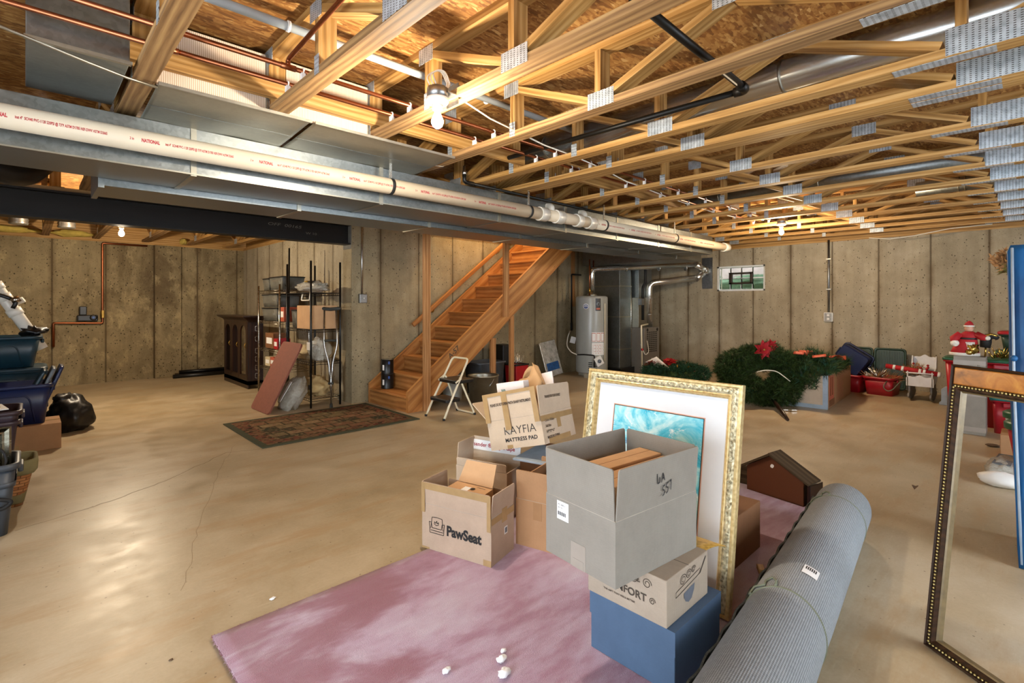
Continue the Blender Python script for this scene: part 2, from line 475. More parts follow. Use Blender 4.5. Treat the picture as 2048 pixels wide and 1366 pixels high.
kraft_in = cardboard('cardboard inside', 'a98c70')
kraft_brown = cardboard('brown cardboard', 'a67d57')
kraft_orange = cardboard('orange kraft cardboard', 'c0986f')
kraft_dark = cardboard('dark brown cardboard', '7a5233')
kraft_white = cardboard('white board', 'd9cfc8')
blue_board = cardboard('blue storage board', '4b6078', False, 0.6)
tape_m = plain('brown packing tape', 'a4865c', 0.22, 0, 0.08, 20, 0.1, 40)
tape_clear = plain('clear packing tape', '9a9084', 0.3, 0, 0.05, 14, 0, 60, 0.35)
paper = plain('white paper', 'e4e2de', 0.7, 0, 0.03)
ink = plain('black ink', '1b1917', 0.7)
ink_red = plain('red ink', 'a02a32', 0.6)
ink_brown = plain('brown ink', '43382c', 0.7)
gold_frame_m = None
def gold_mat(name, lo, hi, carve=True):
    m = Mat(name); co = m.tc()
    k = m.math('ADD', m.math('MULTIPLY', m.voro(co, 70, 'SMOOTH_F1'), 0.8), m.math('MULTIPLY', m.noise(co, 90, 4), 0.5))
    m.set(m.ramp(k, (0.3, lo), (0.75, hi)), 0.40, 0.4)
    if carve: m.bump(k, 0.9, 0.006)
    return m.m
gold_carved = gold_mat('carved champagne gilt', '857a5c', 'd8cda8')
gold_plain = gold_mat('smooth gilt', 'b89a60', 'd8c08a', False)
gold_dull = gold_mat('gold foil', 'a87c28', 'd8ad50', False)
bead_gold = plain('antique gold bead', 'b8a76c', 0.3, 0.8)
frame_brown = wood('brown frame wood', '1d120a', '38241300'[:6], '4a301a', 0.6, 8, 40, 0.2)
burl = None
def burl_mat():
    m = Mat('burl veneer'); co = m.tc(); k = m.noise(co, 9, 6, 0.6, 1.4)
    m.set(m.ramp(k, (0.3, '5a2f0c'), (0.5, '9a5c1c'), (0.7, 'c48a3a')), 0.25, 0, 0.5, Coat_Weight=0.4); return m.m
burl = burl_mat()
def painting_mat():
    m = Mat('seascape print'); co = m.tc()
    n1 = m.noise(m.map(co, (2.4, 3.6, 1)), 1.6, 8, 0.62, 1.4); n2 = m.noise(m.map(co, (7, 9, 1), loc=(3, 2, 1)), 1.6, 7, 0.75, 0.6)
    col = m.ramp(n1, (0.30, '2b9cbb'), (0.40, '4fbcd6'), (0.48, '8fd6e2'), (0.56, 'c3e9ec'), (0.70, 'e0f2f0'))
    col = m.mix(col, 'eef6f4', m.ramp(n2, (0.56, 0.0), (0.64, 0.9)))
    z = m.xyz(co)[1]
    vio = m.noise(m.map(co, (8, 11, 1), loc=(1, 8, 3)), 1.6, 6, 0.7)
    band = m.ramp(z, (0.50, 0.0), (0.55, 1.0), (0.62, 1.0), (0.67, 0.0))
    col = m.mix(col, '5f66a8', m.math('MULTIPLY', band, m.ramp(vio, (0.50, 0.0), (0.58, 0.85))))
    low = m.ramp(z, (0.30, 1.0), (0.48, 0.0))
    col = m.mix(col, '8f9a78', m.math('MULTIPLY', low, 0.75))
    m.set(col, 0.25, 0, 0.5); return m.m
painting_m = painting_mat()
mat_board = plain('white mat board', 'd6d8da', 0.3, 0, 0.02)
mat_pink = plain('salmon inner mat', 'd9a48c', 0.5)
def carpet_mat():
    m = Mat('rose cut pile carpet'); co = m.tc()
    big = m.noise(m.map(co, (0.8, 2.0, 1), 0.25), 1.3, 5, 0.62, 0.5); md = m.noise(m.map(co, (3, 8, 1), 0.3), 2.0, 4, 0.6); fine = m.noise(co, 330, 2, 0.8)
    k = m.math('ADD', m.math('MULTIPLY', big, 0.7), m.math('MULTIPLY', md, 0.3))
    col = m.ramp(k, (0.30, '9a5c6e'), (0.42, 'b6849a'), (0.50, 'cdaac0'), (0.60, 'dac4d4'), (0.75, 'e2d2e0'))
    nap = m.math('ADD', m.xyz(co)[0], m.math('MULTIPLY', m.math('SUBTRACT', big, 0.5), 2.6))
    col = m.mix(col, '9c5260', m.ramp(nap, (0.75, 0.75), (1.45, 0.0)))
    col = m.mix(col, m.ramp(fine, (0.3, 0.62), (0.65, 1.0)), 0.7, 'MULTIPLY')
    m.set(col, 0.95, 0, 0.1, Sheen_Weight=0.5, Sheen_Roughness=0.5).bump(m.math('ADD', fine, m.math('MULTIPLY', md, 0.8)), 0.7, 0.012)
    return m.m
carpet_m = carpet_mat()
def roll_mat():
    m = Mat('ribbed grey rug backing'); co = m.tc('UV'); u = m.xyz(co)
    rib = m.math('ABSOLUTE', m.math('SUBTRACT', m.math('FRACT', m.math('MULTIPLY', u[1], 140)), 0.5))
    cross = m.math('ABSOLUTE', m.math('SUBTRACT', m.math('FRACT', m.math('MULTIPLY', u[0], 120)), 0.5))
    k = m.math('ADD', m.math('MULTIPLY', rib, 0.75), m.math('MULTIPLY', cross, 0.25))
    n = m.noise(m.tc(), 90, 4, 0.7)
    col = m.ramp(m.math('ADD', m.math('MULTIPLY', k, 1.2), m.math('MULTIPLY', n, 0.5)), (0.2, '626668'), (0.5, '84888a'), (0.9, 'a9acad'))
    m.set(col, 0.9, 0, 0.15).bump(k, 0.6, 0.004); return m.m
roll_m = roll_mat()
def rug_mat():
    m = Mat('oriental panel rug'); co = m.tc()
    q = m.map(co, (1, 1, 1), 0.0, (-1.53, -4.81, 0)); x = m.xyz(q)
    br = m.n('ShaderNodeTexBrick'); m.put(br.inputs['Vector'], q); br.inputs['Scale'].default_value = 1
    br.inputs['Brick Width'].default_value = 0.235; br.inputs['Row Height'].default_value = 0.15; br.inputs['Mortar Size'].default_value = 0.014; br.inputs['Mortar Smooth'].default_value = 0.6; br.inputs['Bias'].default_value = -0.1
    br.inputs['Color1'].default_value = (0, 0, 0, 1); br.inputs['Color2'].default_value = (1, 1, 1, 1); br.inputs['Mortar'].default_value = (0.5, 0.5, 0.5, 1)
    col = m.ramp(br.outputs['Color'], (0.0, '3a3c2e'), (0.28, '8a6248'), (0.5, '6b6044'), (0.72, '94795a'), (1.0, '55402e'))
    fl = m.voro(q, 22, out='Color'); col = m.mix(col, m.ramp(m.xyz(fl)[0], (0.0, '2c2a20'), (0.4, '97835e'), (0.8, '6e4a3a')), m.ramp(m.noise(q, 26, 3), (0.48, 0.0), (0.58, 0.7)))
    col = m.mix(col, '443d2c', br.outputs['Fac'])
    ex = m.math('MINIMUM', m.math('MINIMUM', x[0], m.math('SUBTRACT', 1.67, x[0])), m.math('MINIMUM', x[1], m.math('SUBTRACT', 1.26, x[1])))
    bord = m.mix(m.ramp(m.xyz(m.voro(q, 30, out='Color'))[0], (0.1, '3a3024'), (0.5, '7c6145'), (0.9, '6a3b30')), '4a4c3c', m.math('LESS_THAN', ex, 0.06))
    col = m.mix(bord, col, m.math('GREATER_THAN', ex, 0.19))
    m.set(col, 0.95, 0, 0.1).bump(m.noise(q, 260, 2), 0.5, 0.006); return m.m
rug_m = rug_mat()
def needle(name, lo, hi):
    m = Mat(name); m.set(m.ramp(m.noise(m.tc(), 22, 3), (0.35, lo), (0.65, hi)), 0.6, 0, 0.25); return m.m
pine_needles = needle('artificial pine needles', '18260e', '3d5426')
spruce_needles = needle('bluish pine needles', '12302a', '2f5c40')
red_cloth = plain('red velvet', 'a8141c', 0.7, 0, 0.2)
dark_red = plain('deep red plastic', '9c1420', 0.35, 0, 0.06)
red_bin = plain('red plastic tote', 'a8161f', 0.38, 0, 0.06)
green_bin = plain('green plastic lid', '1c5236', 0.4, 0, 0.08)
green_dark = plain('dark green plastic', '2c4234', 0.42, 0, 0.08)
teal_bin = plain('teal plastic lid', '1f6660', 0.4)
navy_bin = plain('navy plastic tote', '121f45', 0.38, 0, 0.08)
teal_tote = plain('dark teal plastic tote', '0f2c38', 0.4, 0, 0.08)
plum_tote = plain('plum brown plastic tote', '362a32', 0.4, 0, 0.08)
grey_tote = plain('slate plastic tote', '3b4148', 0.42, 0, 0.06)
blue_fabric = None
def fabric_mat():
    m = Mat('blue nylon'); co = m.tc(); k = m.noise(m.map(co, (14, 14, 1.4)), 1, 4)
    m.set(m.ramp(k, (0.3, '0a3a66'), (0.7, '175a8e')), 0.5, 0, 0.4).bump(k, 0.3, 0.02); return m.m
blue_fabric = fabric_mat()
white_fur = plain('white fur', 'e2dccf', 0.95, 0, 0.08, 40, 0.9, 120)
skin_doll = plain('doll face', 'c99a80', 0.6)
gold_leaf = plain('gold tinsel', 'b99a4c', 0.25, 0.9)
silver_leaf = plain('silver tinsel', 'd4d0c6', 0.2, 0.8)
orange_ribbon = plain('rust ribbon', 'a8442c', 0.6, 0, 0.2)
heater_m = plain('grey enamel', '9a9a92', 0.3, 0, 0.03)
furnace_m = plain('brown grey furnace enamel', '6c655a', 0.4, 0, 0.05)
furnace_dark = plain('dark vent slot', '17140f', 0.7)
label_red = plain('red printed label', 'b0563e', 0.5)
sticker_dark = plain('black sticker', '1c1c1e', 0.4)
sticker_blue = plain('blue sticker', '2d4a86', 0.35)
brass = plain('brass', 'b8913e', 0.3, 0.9)
valve_black = plain('black valve', '121316', 0.35)
plastic_wrap = None
def wrap_mat():
    m = Mat('clear wrap'); co = m.tc(); k = m.noise(co, 16, 5, 0.7, 1.0)
    m.set(m.ramp(k, (0.3, 'b4ad9c'), (0.7, 'dcd8cc')), 0.14, 0, 0.7, Transmission_Weight=0.35, IOR=1.25).bump(k, 0.9, 0.02); return m.m
plastic_wrap = wrap_mat()
clear_bin = None
def clear_mat():
    m = Mat('clear tote plastic'); m.set(m.ramp(m.noise(m.tc(), 7, 3), (0.3, '75746c'), (0.7, '9c9a90')), 0.22, 0, 0.5, Transmission_Weight=0.55, IOR=1.2); return m.m
clear_bin = clear_mat()
pillow_m = plain('yellowed bedding', 'c1a571', 0.9, 0, 0.15, 8, 0.5, 16)
linen_m = plain('folded linen', 'c4b491', 0.9, 0, 0.15, 8, 0.5, 30)
leaf_board = plain('brown textured board', '7e4a3a', 0.75, 0, 0.10, 40, 0.25, 180)
black_bag_m = plain('black plastic bag', '0d0d0e', 0.42, 0, 0.1, 8, 0.5, 9)
wicker = None
def wicker_mat():
    m = Mat('woven splint'); br = m.n('ShaderNodeTexBrick'); m.put(br.inputs['Vector'], m.map(m.tc('UV'), (1, 1, 1), PI / 2)); br.inputs['Scale'].default_value = 1
    br.inputs['Brick Width'].default_value = 0.045; br.inputs['Row Height'].default_value = 0.019; br.inputs['Mortar Size'].default_value = 0.0028
    br.inputs['Color1'].default_value = lin('8a5530'); br.inputs['Color2'].default_value = lin('b98452'); br.inputs['Mortar'].default_value = lin('5e3a1e'); br.inputs['Mortar Smooth'].default_value = 0.6
    m.set(br.outputs['Color'], 0.5, 0, 0.4).bump(br.outputs['Fac'], -0.8, 0.006); return m.m
wicker = wicker_mat()
lining = plain('olive cotton lining', '7c7450', 0.9, 0, 0.12, 12, 0.4, 40)
orange_card = plain('orange folder', 'c0552a', 0.6)
green_card = plain('green folder', '2f5e48', 0.6)
silver_frame = metal('silver picture frame', '9a9684', 0.25, 0, 20)
glass_m = None
def glass_mat():
    m = Mat('glass block'); m.set('dfeae6', 0.05, 0, 0.5, Transmission_Weight=1.0, IOR=1.12); m.bump(m.wave(m.tc(), 14, 3, 2, 2, 'BANDS', 'Y'), 0.25, 0.004); return m.m
glass_m = glass_mat()
clear_glass = None
def cg_mat():
    m = Mat('window pane'); m.set('eef2ee', 0.02, 0, 0.5, Transmission_Weight=1.0, IOR=1.05); return m.m
clear_glass = cg_mat()
mortar = plain('white mortar', 'd4d6d2', 0.7, 0, 0.05)
bronze = plain('bronze vent frame', '3a3026', 0.45, 0.3)
grass_m = plain('lawn', '55664a', 0.9, 0, 0.3, 14)
brick_m = plain('pinkish outside wall', 'b09890', 0.9, 0, 0.2, 7)
cream_tube = plain('cream enamel tube', 'ddd2b4', 0.35, 0, 0.04)
bag_paper = plain('brown paper bag', 'b08a5e', 0.7, 0, 0.12, 8, 0.5, 14)
def foil_mat():
    m = Mat('foil bubble wrap'); co = m.tc(); v = m.voro(co, 55, 'SMOOTH_F1'); k = m.noise(co, 12, 4, 0.6)
    m.set(m.ramp(k, (0.3, 'a8a69e'), (0.7, 'e2e0d8')), 0.22, 0.6).bump(m.math('ADD', v, m.math('MULTIPLY', k, 1.5)), 0.5, 0.01); return m.m
foil_m = foil_mat()
blue_print = plain('blue print', '1c4a7e', 0.4, 0, 0.3, 30)
rug_edge = plain('dark rug edge netting', '4a4c46', 0.9, 0, 0.4, 120, 0.8, 200)
string_m = plain('grey green string', '6c705c', 0.85)
foam_white = plain('white foam crumb', 'e8e8e8', 0.9)
chalk = plain('chalk', '6a675e', 0.9)
dried = plain('dried flower', 'a87a4a', 0.9, 0, 0.3, 30)
dried_green = plain('dried leaf', '7a7236', 0.9, 0, 0.3, 30)
drywall = plain('stairwell drywall', 'c9b48c', 0.8, 0, 0.04)
leaf_m = plain('dead leaf', '5c4630', 0.8)
aluminium = metal('satin aluminium', 'b9b8b2', 0.3, 0, 30)
grey_grip = plain('grey crutch pad', '33342f', 0.7)
pale_blue = plain('pale blue card', '9aa8b4', 0.6)
stone_grey = plain('bin grey', '5a6066', 0.5)
mauve = plain('pinkish clear tote', 'b06a84', 0.3)
bulb_on = emit('lit bulb', 'ffe0b0', 60.0)
# ---------------------------------------------------------------- the room
ZC = 2.37            # underside of the floor trusses
ZT = 2.728           # underside of the subfloor
XW, YW, XR, YF = 9.6, 6.18, 3.06, 10.7
struct(MB().box(-2.6, 9.9, -2.6, 11.0, -0.12, 0).build('floor', floor_m))
struct(MB().box(-2.6, XR + .25, YF, YF + .25, 0, 2.33).build('wall_far', wall_m_far))
struct(MB().box(1.62, 2.02, YF - .05, YF, 0, 2.33).build('wall_far_pilaster', wall_m_far, bev=.006))
struct(MB().box(XR, XR + .25, YW + .25, YF, 0, 2.33).build('wall_return', wall_m_x))
struct(MB().box(XR, XW + .25, YW, YW + .25, 0, 2.33).build('wall_stair', wall_m_y))
struct(MB().box(-2.85, -2.6, 2.2, YF + .25, 0, 2.75).build('wall_left', wall_m_x))
struct(MB().box(-2.85, -2.6, -2.85, -1.9, 0, 2.75).build('wall_back', wall_m_x))
struct(MB().box(-2.85, -2.6, -1.9, 2.2, 2.12, 2.75).build('wall_door_header', wall_m_x))
w = MB()
for (x0, x1, z0, z1) in ((-2.6, 2.0, 0, 2.75), (5.0, XW + .25, 0, 2.75), (2.0, 5.0, 0, .5), (2.0, 5.0, 2.2, 2.75)): w.box(x0, x1, -2.85, -2.6, z0, z1)  # the gap is an unseen opening added for cool fill light
struct(w.build('wall_right', wall_m_y))
# window wall with its opening
WY0, WY1, WZ0, WZ1 = 3.38, 4.26, 1.545, 2.015
w = MB()
for (y0, y1, z0, z1) in ((-2.6, WY0, 0, 2.33), (WY1, YW + .25, 0, 2.33), (WY0, WY1, 0, WZ0), (WY0, WY1, WZ1, 2.33)):
    w.box(XW, XW + .25, y0, y1, z0, z1)
struct(w.build('wall_window', wall_m_x))
# subfloor with the stair opening
SX0, SX1, SY0 = 4.35, 6.95, 5.12
w = MB()
for (x0, x1, y0, y1) in ((-2.6, SX0, -2.6, YF + .25), (SX1, XW + .25, -2.6, YF + .25), (SX0, SX1, -2.6, SY0), (SX0, SX1, YW, YF + .25)):
    w.box(x0, x1, y0, y1, ZT, ZT + .02)
struct(w.build('ceiling', osb))
# stairwell above the opening
w = MB()
w.box(SX0 - .08, SX0, SY0, YW, ZC, 4.3).box(SX1, SX1 + .08, SY0, YW, ZC, 4.3).box(SX0 - .08, SX1 + .08, YW, YW + .08, ZT - .30, 4.3).box(SX0 - .08, SX1 + .08, SY0 - .08, SY0, ZC, 4.3).box(SX0 - .08, SX1 + .08, SY0 - .08, YW + .08, 4.3, 4.38)
struct(w.build('wall_stairwell', drywall))
# sill plates and rim boards on the wall tops
def trim(n, *b, m=pine): return struct(MB().box(*b).build('trim_%d' % n, m))
trim(1, -2.6, XR + .2, YF - .005, YF + .12, 2.33, 2.368)
trim(2, XR - .004, XR + .13, YW + .3, YF, 2.33, 2.368)
trim(3, XR, SX0 - .08, YW + .005, YW + .14, 2.33, 2.368)
trim(4, SX1 + .08, XW, YW + .005, YW + .14, 2.33, 2.368)
trim(5, XW + .005, XW + .14, -2.6, YW, 2.33, 2.368)
trim(6, XW + .02, XW + .06, -2.6, YW, 2.37, ZT)
trim(7, -2.6, XR + .25, YF + .04, YF + .08, 2.37, ZT)
trim(8, XR + .04, XR + .08, YW + .4, YF, 2.37, ZT)
trim(9, SX1 + .1, XW, YW + .04, YW + .08, 2.37, ZT)
trim(10, SX0 - .08, SX1 + .08, YW - .02, YW + .005, 2.335, 2.42)
# floor cracks (shape of their own)
def crack(n, pts, w=.0022):
    mb = MB(); P = []
    for a, b in zip(pts[:-1], pts[1:]):
        for k in range(9):
            t = k / 9; P.append(a.lerp(b, t) + V((RND.uniform(-.012, .012), RND.uniform(-.012, .012), 0)))
    P.append(pts[-1])
    for a, b in zip(P[:-1], P[1:]):
        d = (b - a).normalized(); s_ = V((-d.y, d.x, 0)) * w
        mb.quad(a - s_ + V((0, 0, .0006)), a + s_ + V((0, 0, .0006)), b + s_ + V((0, 0, .0006)), b - s_ + V((0, 0, .0006)))
    struct(mb.build('floor_crack_%d' % n, plain('crack line %d' % n, '6e5a3e', .9)))  # crack drawn as a thin brown ribbon
crack(1, [gz(30, 1062), gz(205, 1008), gz(330, 962), gz(455, 905), gz(520, 898)])
crack(2, [gz(365, 1180), gz(400, 1050), gz(440, 935), gz(470, 890)], .0007)
# glass block window
win = tag(MB().box(XW + .02, XW + .12, WY0, WY0 + .035, WZ0, WZ1).box(XW + .02, XW + .12, WY1 - .035, WY1, WZ0, WZ1).box(XW + .02, XW + .12, WY0, WY1, WZ0, WZ0 + .03).box(XW + .02, XW + .12, WY0, WY1, WZ1 - .03, WZ1).build('window_1', mortar), 'small glass block window high on the concrete wall, with a little brown vent set in it', 'window', kind='structure')
bw = (WY1 - WY0 - .07) / 4; bh = (WZ1 - WZ0 - .06) / 2
for i in range(4):
    for j in range(2):
        y = WY0 + .035 + i * bw; z = WZ0 + .03 + j * bh
        MB().box(XW + .035, XW + .10, y + .006, y + bw - .006, z + .006, z + bh - .006).build('glass_block', glass_m, win, bev=.008)
mo = MB()
for i in range(1, 4): mo.box(XW + .045, XW + .09, WY0 + .035 + i * bw - .006, WY0 + .035 + i * bw + .006, WZ0 + .03, WZ1 - .03)
mo.box(XW + .045, XW + .09, WY0 + .035, WY1 - .035, WZ0 + .03 + bh - .006, WZ0 + .03 + bh + .006)
mo.build('mortar_joint', mortar, win)
vy0, vy1 = WY0 + .035 + bw * .92, WY0 + .035 + bw * 3.02; vz0, vz1 = WZ0 + .125, WZ1 - .125
vf = MB().box(XW - .012, XW + .03, vy0, vy1, vz1 - .035, vz1).box(XW - .012, XW + .03, vy0, vy1, vz0, vz0 + .035).box(XW - .012, XW + .03, vy0, vy0 + .04, vz0, vz1).box(XW - .012, XW + .03, vy1 - .06, vy1, vz0, vz1).build('vent_frame', bronze, win, bev=.004)
MB().box(XW + .0, XW + .01, vy0 + .04, vy1 - .06, vz0 + .035, vz1 - .035).build('vent_pane', clear_glass, vf)
# what lies outside the window
struct(MB().box(XW + .3, XW + 4, -1, 9, 1.35, 1.45).build('ground_outside', grass_m))
struct(MB().box(XW + 1.6, XW + 1.8, -1, 9, 1.45, 2.9).build('wall_outside', brick_m))
struct(MB().box(XW + .25, XW + .85, -1, 9, 2.85, 2.9).build('sky_block_outside', pine_grey))  # unseen slab added to hold back sky light outside the window

tag(MB().blob((XW + 1.25, 3.9, 1.66), (.22, 2.2, .22), .35, 4, 60, 14).build('hedge', grass_m), 'green shrubs outside, seen through the lower glass blocks of the window', 'hedge')
# ---------------------------------------------------------------- steel beam
b = thing('steel_beam', 'long dark steel beam spanning overhead into the pocket in the concrete wall', 'beam', (-2.6, 6.28, 2.076))
w = MB().box(-2.6, XR + .12, 6.195, 6.365, 2.076, 2.094).box(-2.6, XR + .12, 6.195, 6.365, 2.318, 2.336).box(-2.6, XR + .12, 6.272, 6.288, 2.094, 2.318)
w.build('web_and_flange', beam_m, b, True)
MB().box(-2.6, XR, 6.21, 6.35, 2.336, 2.37).build('nailer_plate', pine_grey, b, True)
ck = MB()
ck.text('OFF  00165', .055, lambda x, y: V((2.05 + x, 6.2715, 2.235 + y * .9 - x * .02)), 0, 1.5, shear=.2).text('W 10', .04, lambda x, y: V((2.5 + x, 6.2715, 2.165 + y)), 0, 1.5)
ck.build('chalk_mark', chalk, b, True)
# grout round the pocket
struct(MB().box(XR - .006, XR + .02, 6.19, 6.42, 2.02, 2.33).build('trim_11', plain('pocket grout', '6d6a62', .9), bev=.01))

# ---------------------------------------------------------------- trusses
def truss(X, y0, y1, label, group=None, heavy=True, near=True):
    t = thing('floor_truss', label, 'truss', (X, max(y0, -2.5), ZC))
    W = .089
    mt = pine
    MB().box(X, X + W, y0, y1, ZC, ZC + .04).build('bottom_chord', pine_grey if X < 2.0 or 2.2 < X < 2.4 else mt, t, True)
    MB().box(X, X + W, y0, y1, ZT - .04, ZT - .001).build('top_chord', mt, t, True)
    lo, hi = ZC + .04, ZT - .04
    if near:
        ups = [-1.75, -1.1, .22, .93, 1.66, 2.33, 2.99, 3.74, 4.42, 5.1, 5.75]
        dg = [(-1.1, -.43), (.22, -.43), (.25, .93), (1.66, .95), (1.68, 2.31), (3.72, 3.01), (3.76, 4.40), (5.08, 4.44), (5.12, 5.73)]
        if near == 2: dg = dg[4:] if False else dg
        ups = [u for u in ups if u not in (.93, 4.42)]
        joints = [(-1.1, .16), (1.64, .17), (3.74, .16), (5.1, .16)]
        tops = [(-.43, .16), (.94, .16), (2.34, .13), (2.98, .13), (4.42, .16)]
    else:
        ups = [7.1, 8.5, 9.9]; dg = [(7.1, 7.8), (8.5, 7.8), (8.5, 9.2), (9.9, 9.2), (9.9, 10.5)]
        joints = [(7.1, .15), (8.5, .15), (9.9, .15)]; tops = []
    for u in ups:
        if y0 + .05 < u < y1 - .05:
            MB().box(X, X + W, u - .019, u + .019, lo, hi).build('vertical_web', mt, t, True)
    for a, c in dg:
        if y0 < min(a, c) and max(a, c) < y1:
            MB().bar((X + W / 2, a + .035 * (1 if c > a else -1), lo + .015), (X + W / 2, c, hi - .012), W, .038).build('diagonal_web', mt, t, True)
    def plate(y, z, wy, wz):
        if y0 < y < y1: MB().box(X - .0018, X + .0004, y - wy / 2, y + wy / 2, z - wz / 2, z + wz / 2).build('truss_plate', plate_m, t, True)
    for y, wy in joints: plate(y, ZC + .047, wy, .088)
    for y, wy in tops: plate(y, ZT - .05, wy, .085)
    for u in ups:
        if u in (2.33, 2.99): plate(u, ZC + .05, .05, .09)
    if near:
        # splice of the bottom chord
        plate(.03, ZC + .062, .48, .115)
        if y0 < 0: MB().box(X + .008, X + W - .008, .11, .46, ZC - .0018, ZC + .0004).build('splice_plate', plate_m, t, True)
    return t
ORD = ['first', 'second', 'third', 'fourth', 'fifth', 'sixth', 'seventh', 'eighth', 'ninth', 'tenth', 'eleventh', 'twelfth', 'thirteenth', 'fourteenth', 'fifteenth', 'sixteenth', 'seventeenth']
TX = [.365, .98, 1.595, 2.25, 2.875, 3.31, 3.402, 4.13, 4.77, 5.38, 6.02, 6.66, 7.29, 7.92, 8.54, 9.14]
NOTE = {0: 'weathered wood floor truss nearest the metal duct box, leftmost overhead', 1: 'weathered wood floor truss above the bent sheet metal, second from the left',
        2: 'pale wood floor truss that carries the nearest bare bulb', 3: 'long wood floor truss just right of the nearest bulb, fourth from the left',
        4: 'wood floor truss running under the shiny round duct, fifth from the left', 5: 'near ply of the doubled wood floor truss', 6: 'far ply of the doubled wood floor truss',
        15: 'last wood floor truss, closest to the window wall'}
for i, X in enumerate(TX):
    y1 = 6.19 if X < SX0 - .1 or X > SX1 else SY0 - .085
    if X < XR: y1 = 6.25
    y1 = min(y1, 6.25)
    truss(X, -2.5, y1, NOTE.get(i, 'wood floor truss overhead, %s counted from the left' % ORD[i]), near=True)
FARN = ['far wood floor truss over the copper pipe wall, %s from the left' % ORD[k] for k in range(5)]
for k, X in enumerate((.18, .79, 1.45, 2.08, 2.70)):
    truss(X, 6.40, 10.74, FARN[k], near=False)

# ---------------------------------------------------------------- ducts
d = thing('supply_duct', 'long galvanised rectangular duct running behind the white drain pipe', 'duct', (-2.2, 3.45, 2.06))
MB().box(-2.2, 7.62, 3.45, 3.90, 2.06, 2.335).build('duct_body', galv_blue, d, True, bev=.003)
for k, x in enumerate((-.6, .7, 1.93, 3.15, 4.1, 5.05, 6.0, 6.9)):
    MB().box(x, x + .03, 3.444, 3.906, 2.054, 2.338).build('drive_cleat', galv, d, True)
MB().box(-2.2, 7.62, 3.437, 3.45, 2.060, 2.068).build('bottom_seam', galv, d, True)
d = thing('return_duct', 'lower galvanised duct behind the supply duct, running above the stairs to the furnace', 'duct', (.33, 3.93, 2.02))
MB().box(.33, 8.25, 3.93, 4.36, 2.02, 2.34).build('duct_body', galv_blue, d, True, bev=.003)
MB().box(.315, .345, 3.915, 4.375, 2.005, 2.345).build('end_flange', galv_blue, d, True)
for x in (1.5, 2.7, 3.9, 5.1, 6.3, 7.4): MB().box(x, x + .03, 3.924, 4.366, 2.014, 2.343).build('drive_cleat', galv, d, True)
d = thing('duct_box', 'upright galvanised duct box at the top left corner of the ceiling', 'duct', (0, 2.79, ZC))
MB().box(0, .335, 2.79, 3.44, ZC - .004, ZT - .003).build('duct_body', galv_blue, d, True, bev=.004)
MB().box(-.005, .34, 2.78, 2.80, ZC - .012, ZC + .004).build('front_lip', galv, d, True)
# sheet metal nailed across the joists
def pan(x0, x1, label):
    t = thing('joist_pan', label, 'sheet metal', (x0, 2.93, 2.35))
    def fn(u, v):
        x = x0 + (x1 - x0) * u; y = 2.925 + .70 * v
        return (x, y, 2.364 - .0275 * min(1, v / .74) - .004 * math.sin(PI * v) * (.5 + .5 * math.sin(u * 6)) - .0012 * math.sin(u * 11 + v * 5))
    MB().sheet(fn, 36, 18, .0015).build('sheet', galv, t, True)
    MB().box(x0, x1, 2.915, 2.930, 2.352, 2.368).build('hemmed_edge', galv, t, True)
    MB().sheet(lambda u, v: V(fn(u, .42 + .012 * v)) - V((0, 0, .0022)), 30, 1, .001).build('lap_seam', galv_blue, t, True)
pan(.46, 1.20, 'bent sheet metal pan under the joists beside the duct box')
pan(1.22, 2.24, 'bent sheet metal pan under the joists, next to the bulb truss')
# insulation boards and bracing between the joists
for i, (x0, x1, lb) in enumerate(((.456, .978, 'fluted white board blocking the joist bay left of the second truss'), (1.071, 1.593, 'fluted white board blocking the joist bay behind the nearest bulb'))):
    t = thing('blocking_board', lb, 'insulation board', (x0, 2.985, ZC))
    MB().box(x0 + .002, x1 - .002, 2.972, 2.980, 2.372, 2.686).build('fluted_panel', corru, t, True)
    MB().box(x1 - .014, x1 - .002, 2.964, 2.972, 2.372, 2.686).build('foil_tape', galv_blue, t, True)
tag(MB().box(.34, 2.97, 2.925, 2.963, 2.445, 2.553).build('strongback_board', pine), 'pale bracing board lit orange, passing through the nearest trusses behind the copper pipes', 'board')
tag(MB().box(3.5, 5.6, 2.915, 2.953, 2.435, 2.57).build('strongback_board', pine), 'bracing board passing through the middle trusses, beyond the first one', 'board')

# ---------------------------------------------------------------- pipes overhead
dp = thing('drain_pipe', 'long white plastic drain pipe hung below the trusses across the room', 'pipe', (-.6, 3.32, 2.17))
PY, PZ, PR = 3.32, 2.172, .0575
MB().tube([(-.6, PY, PZ), (3.60, PY, PZ)], PR, 28).tube([(4.35, PY, PZ), (7.80, PY, PZ)], PR, 28).tube([(3.60, PY, PZ), (4.35, PY, PZ)], PR * .98, 28).build('pipe', pvc, dp, True)
for x in (1.95, 3.42, 4.62, 6.2):
    hb = MB().tube([(x - .012, PY, PZ), (x + .012, PY, PZ)], PR + .004, 28).build('hanger_band', black_rubber, dp, True)
    MB().box(x - .01, x + .01, PY - .004, PY + .004, PZ + PR, ZC + .03).build('hanger_strap', galv_bright, hb, True)
for x0, x1 in ((3.56, 3.66), (3.80, 3.90), (4.12, 4.20), (4.32, 4.42), (7.70, 7.84)):
    MB().tube([(x0, PY, PZ), (x0 + .001, PY, PZ), (x1, PY, PZ)], PR + .010, 28).build('coupling', pvc_white, dp, True)
for x in (3.73, 4.26):
    MB().tube(bend([(x, PY, PZ), (x + .05, PY + .03, PZ + .09), (x + .10, PY + .10, PZ + .12), (x + .10, PY + .75, PZ + .135)], .05), .034, 18).build('branch_pipe', pvc_white, dp, True)
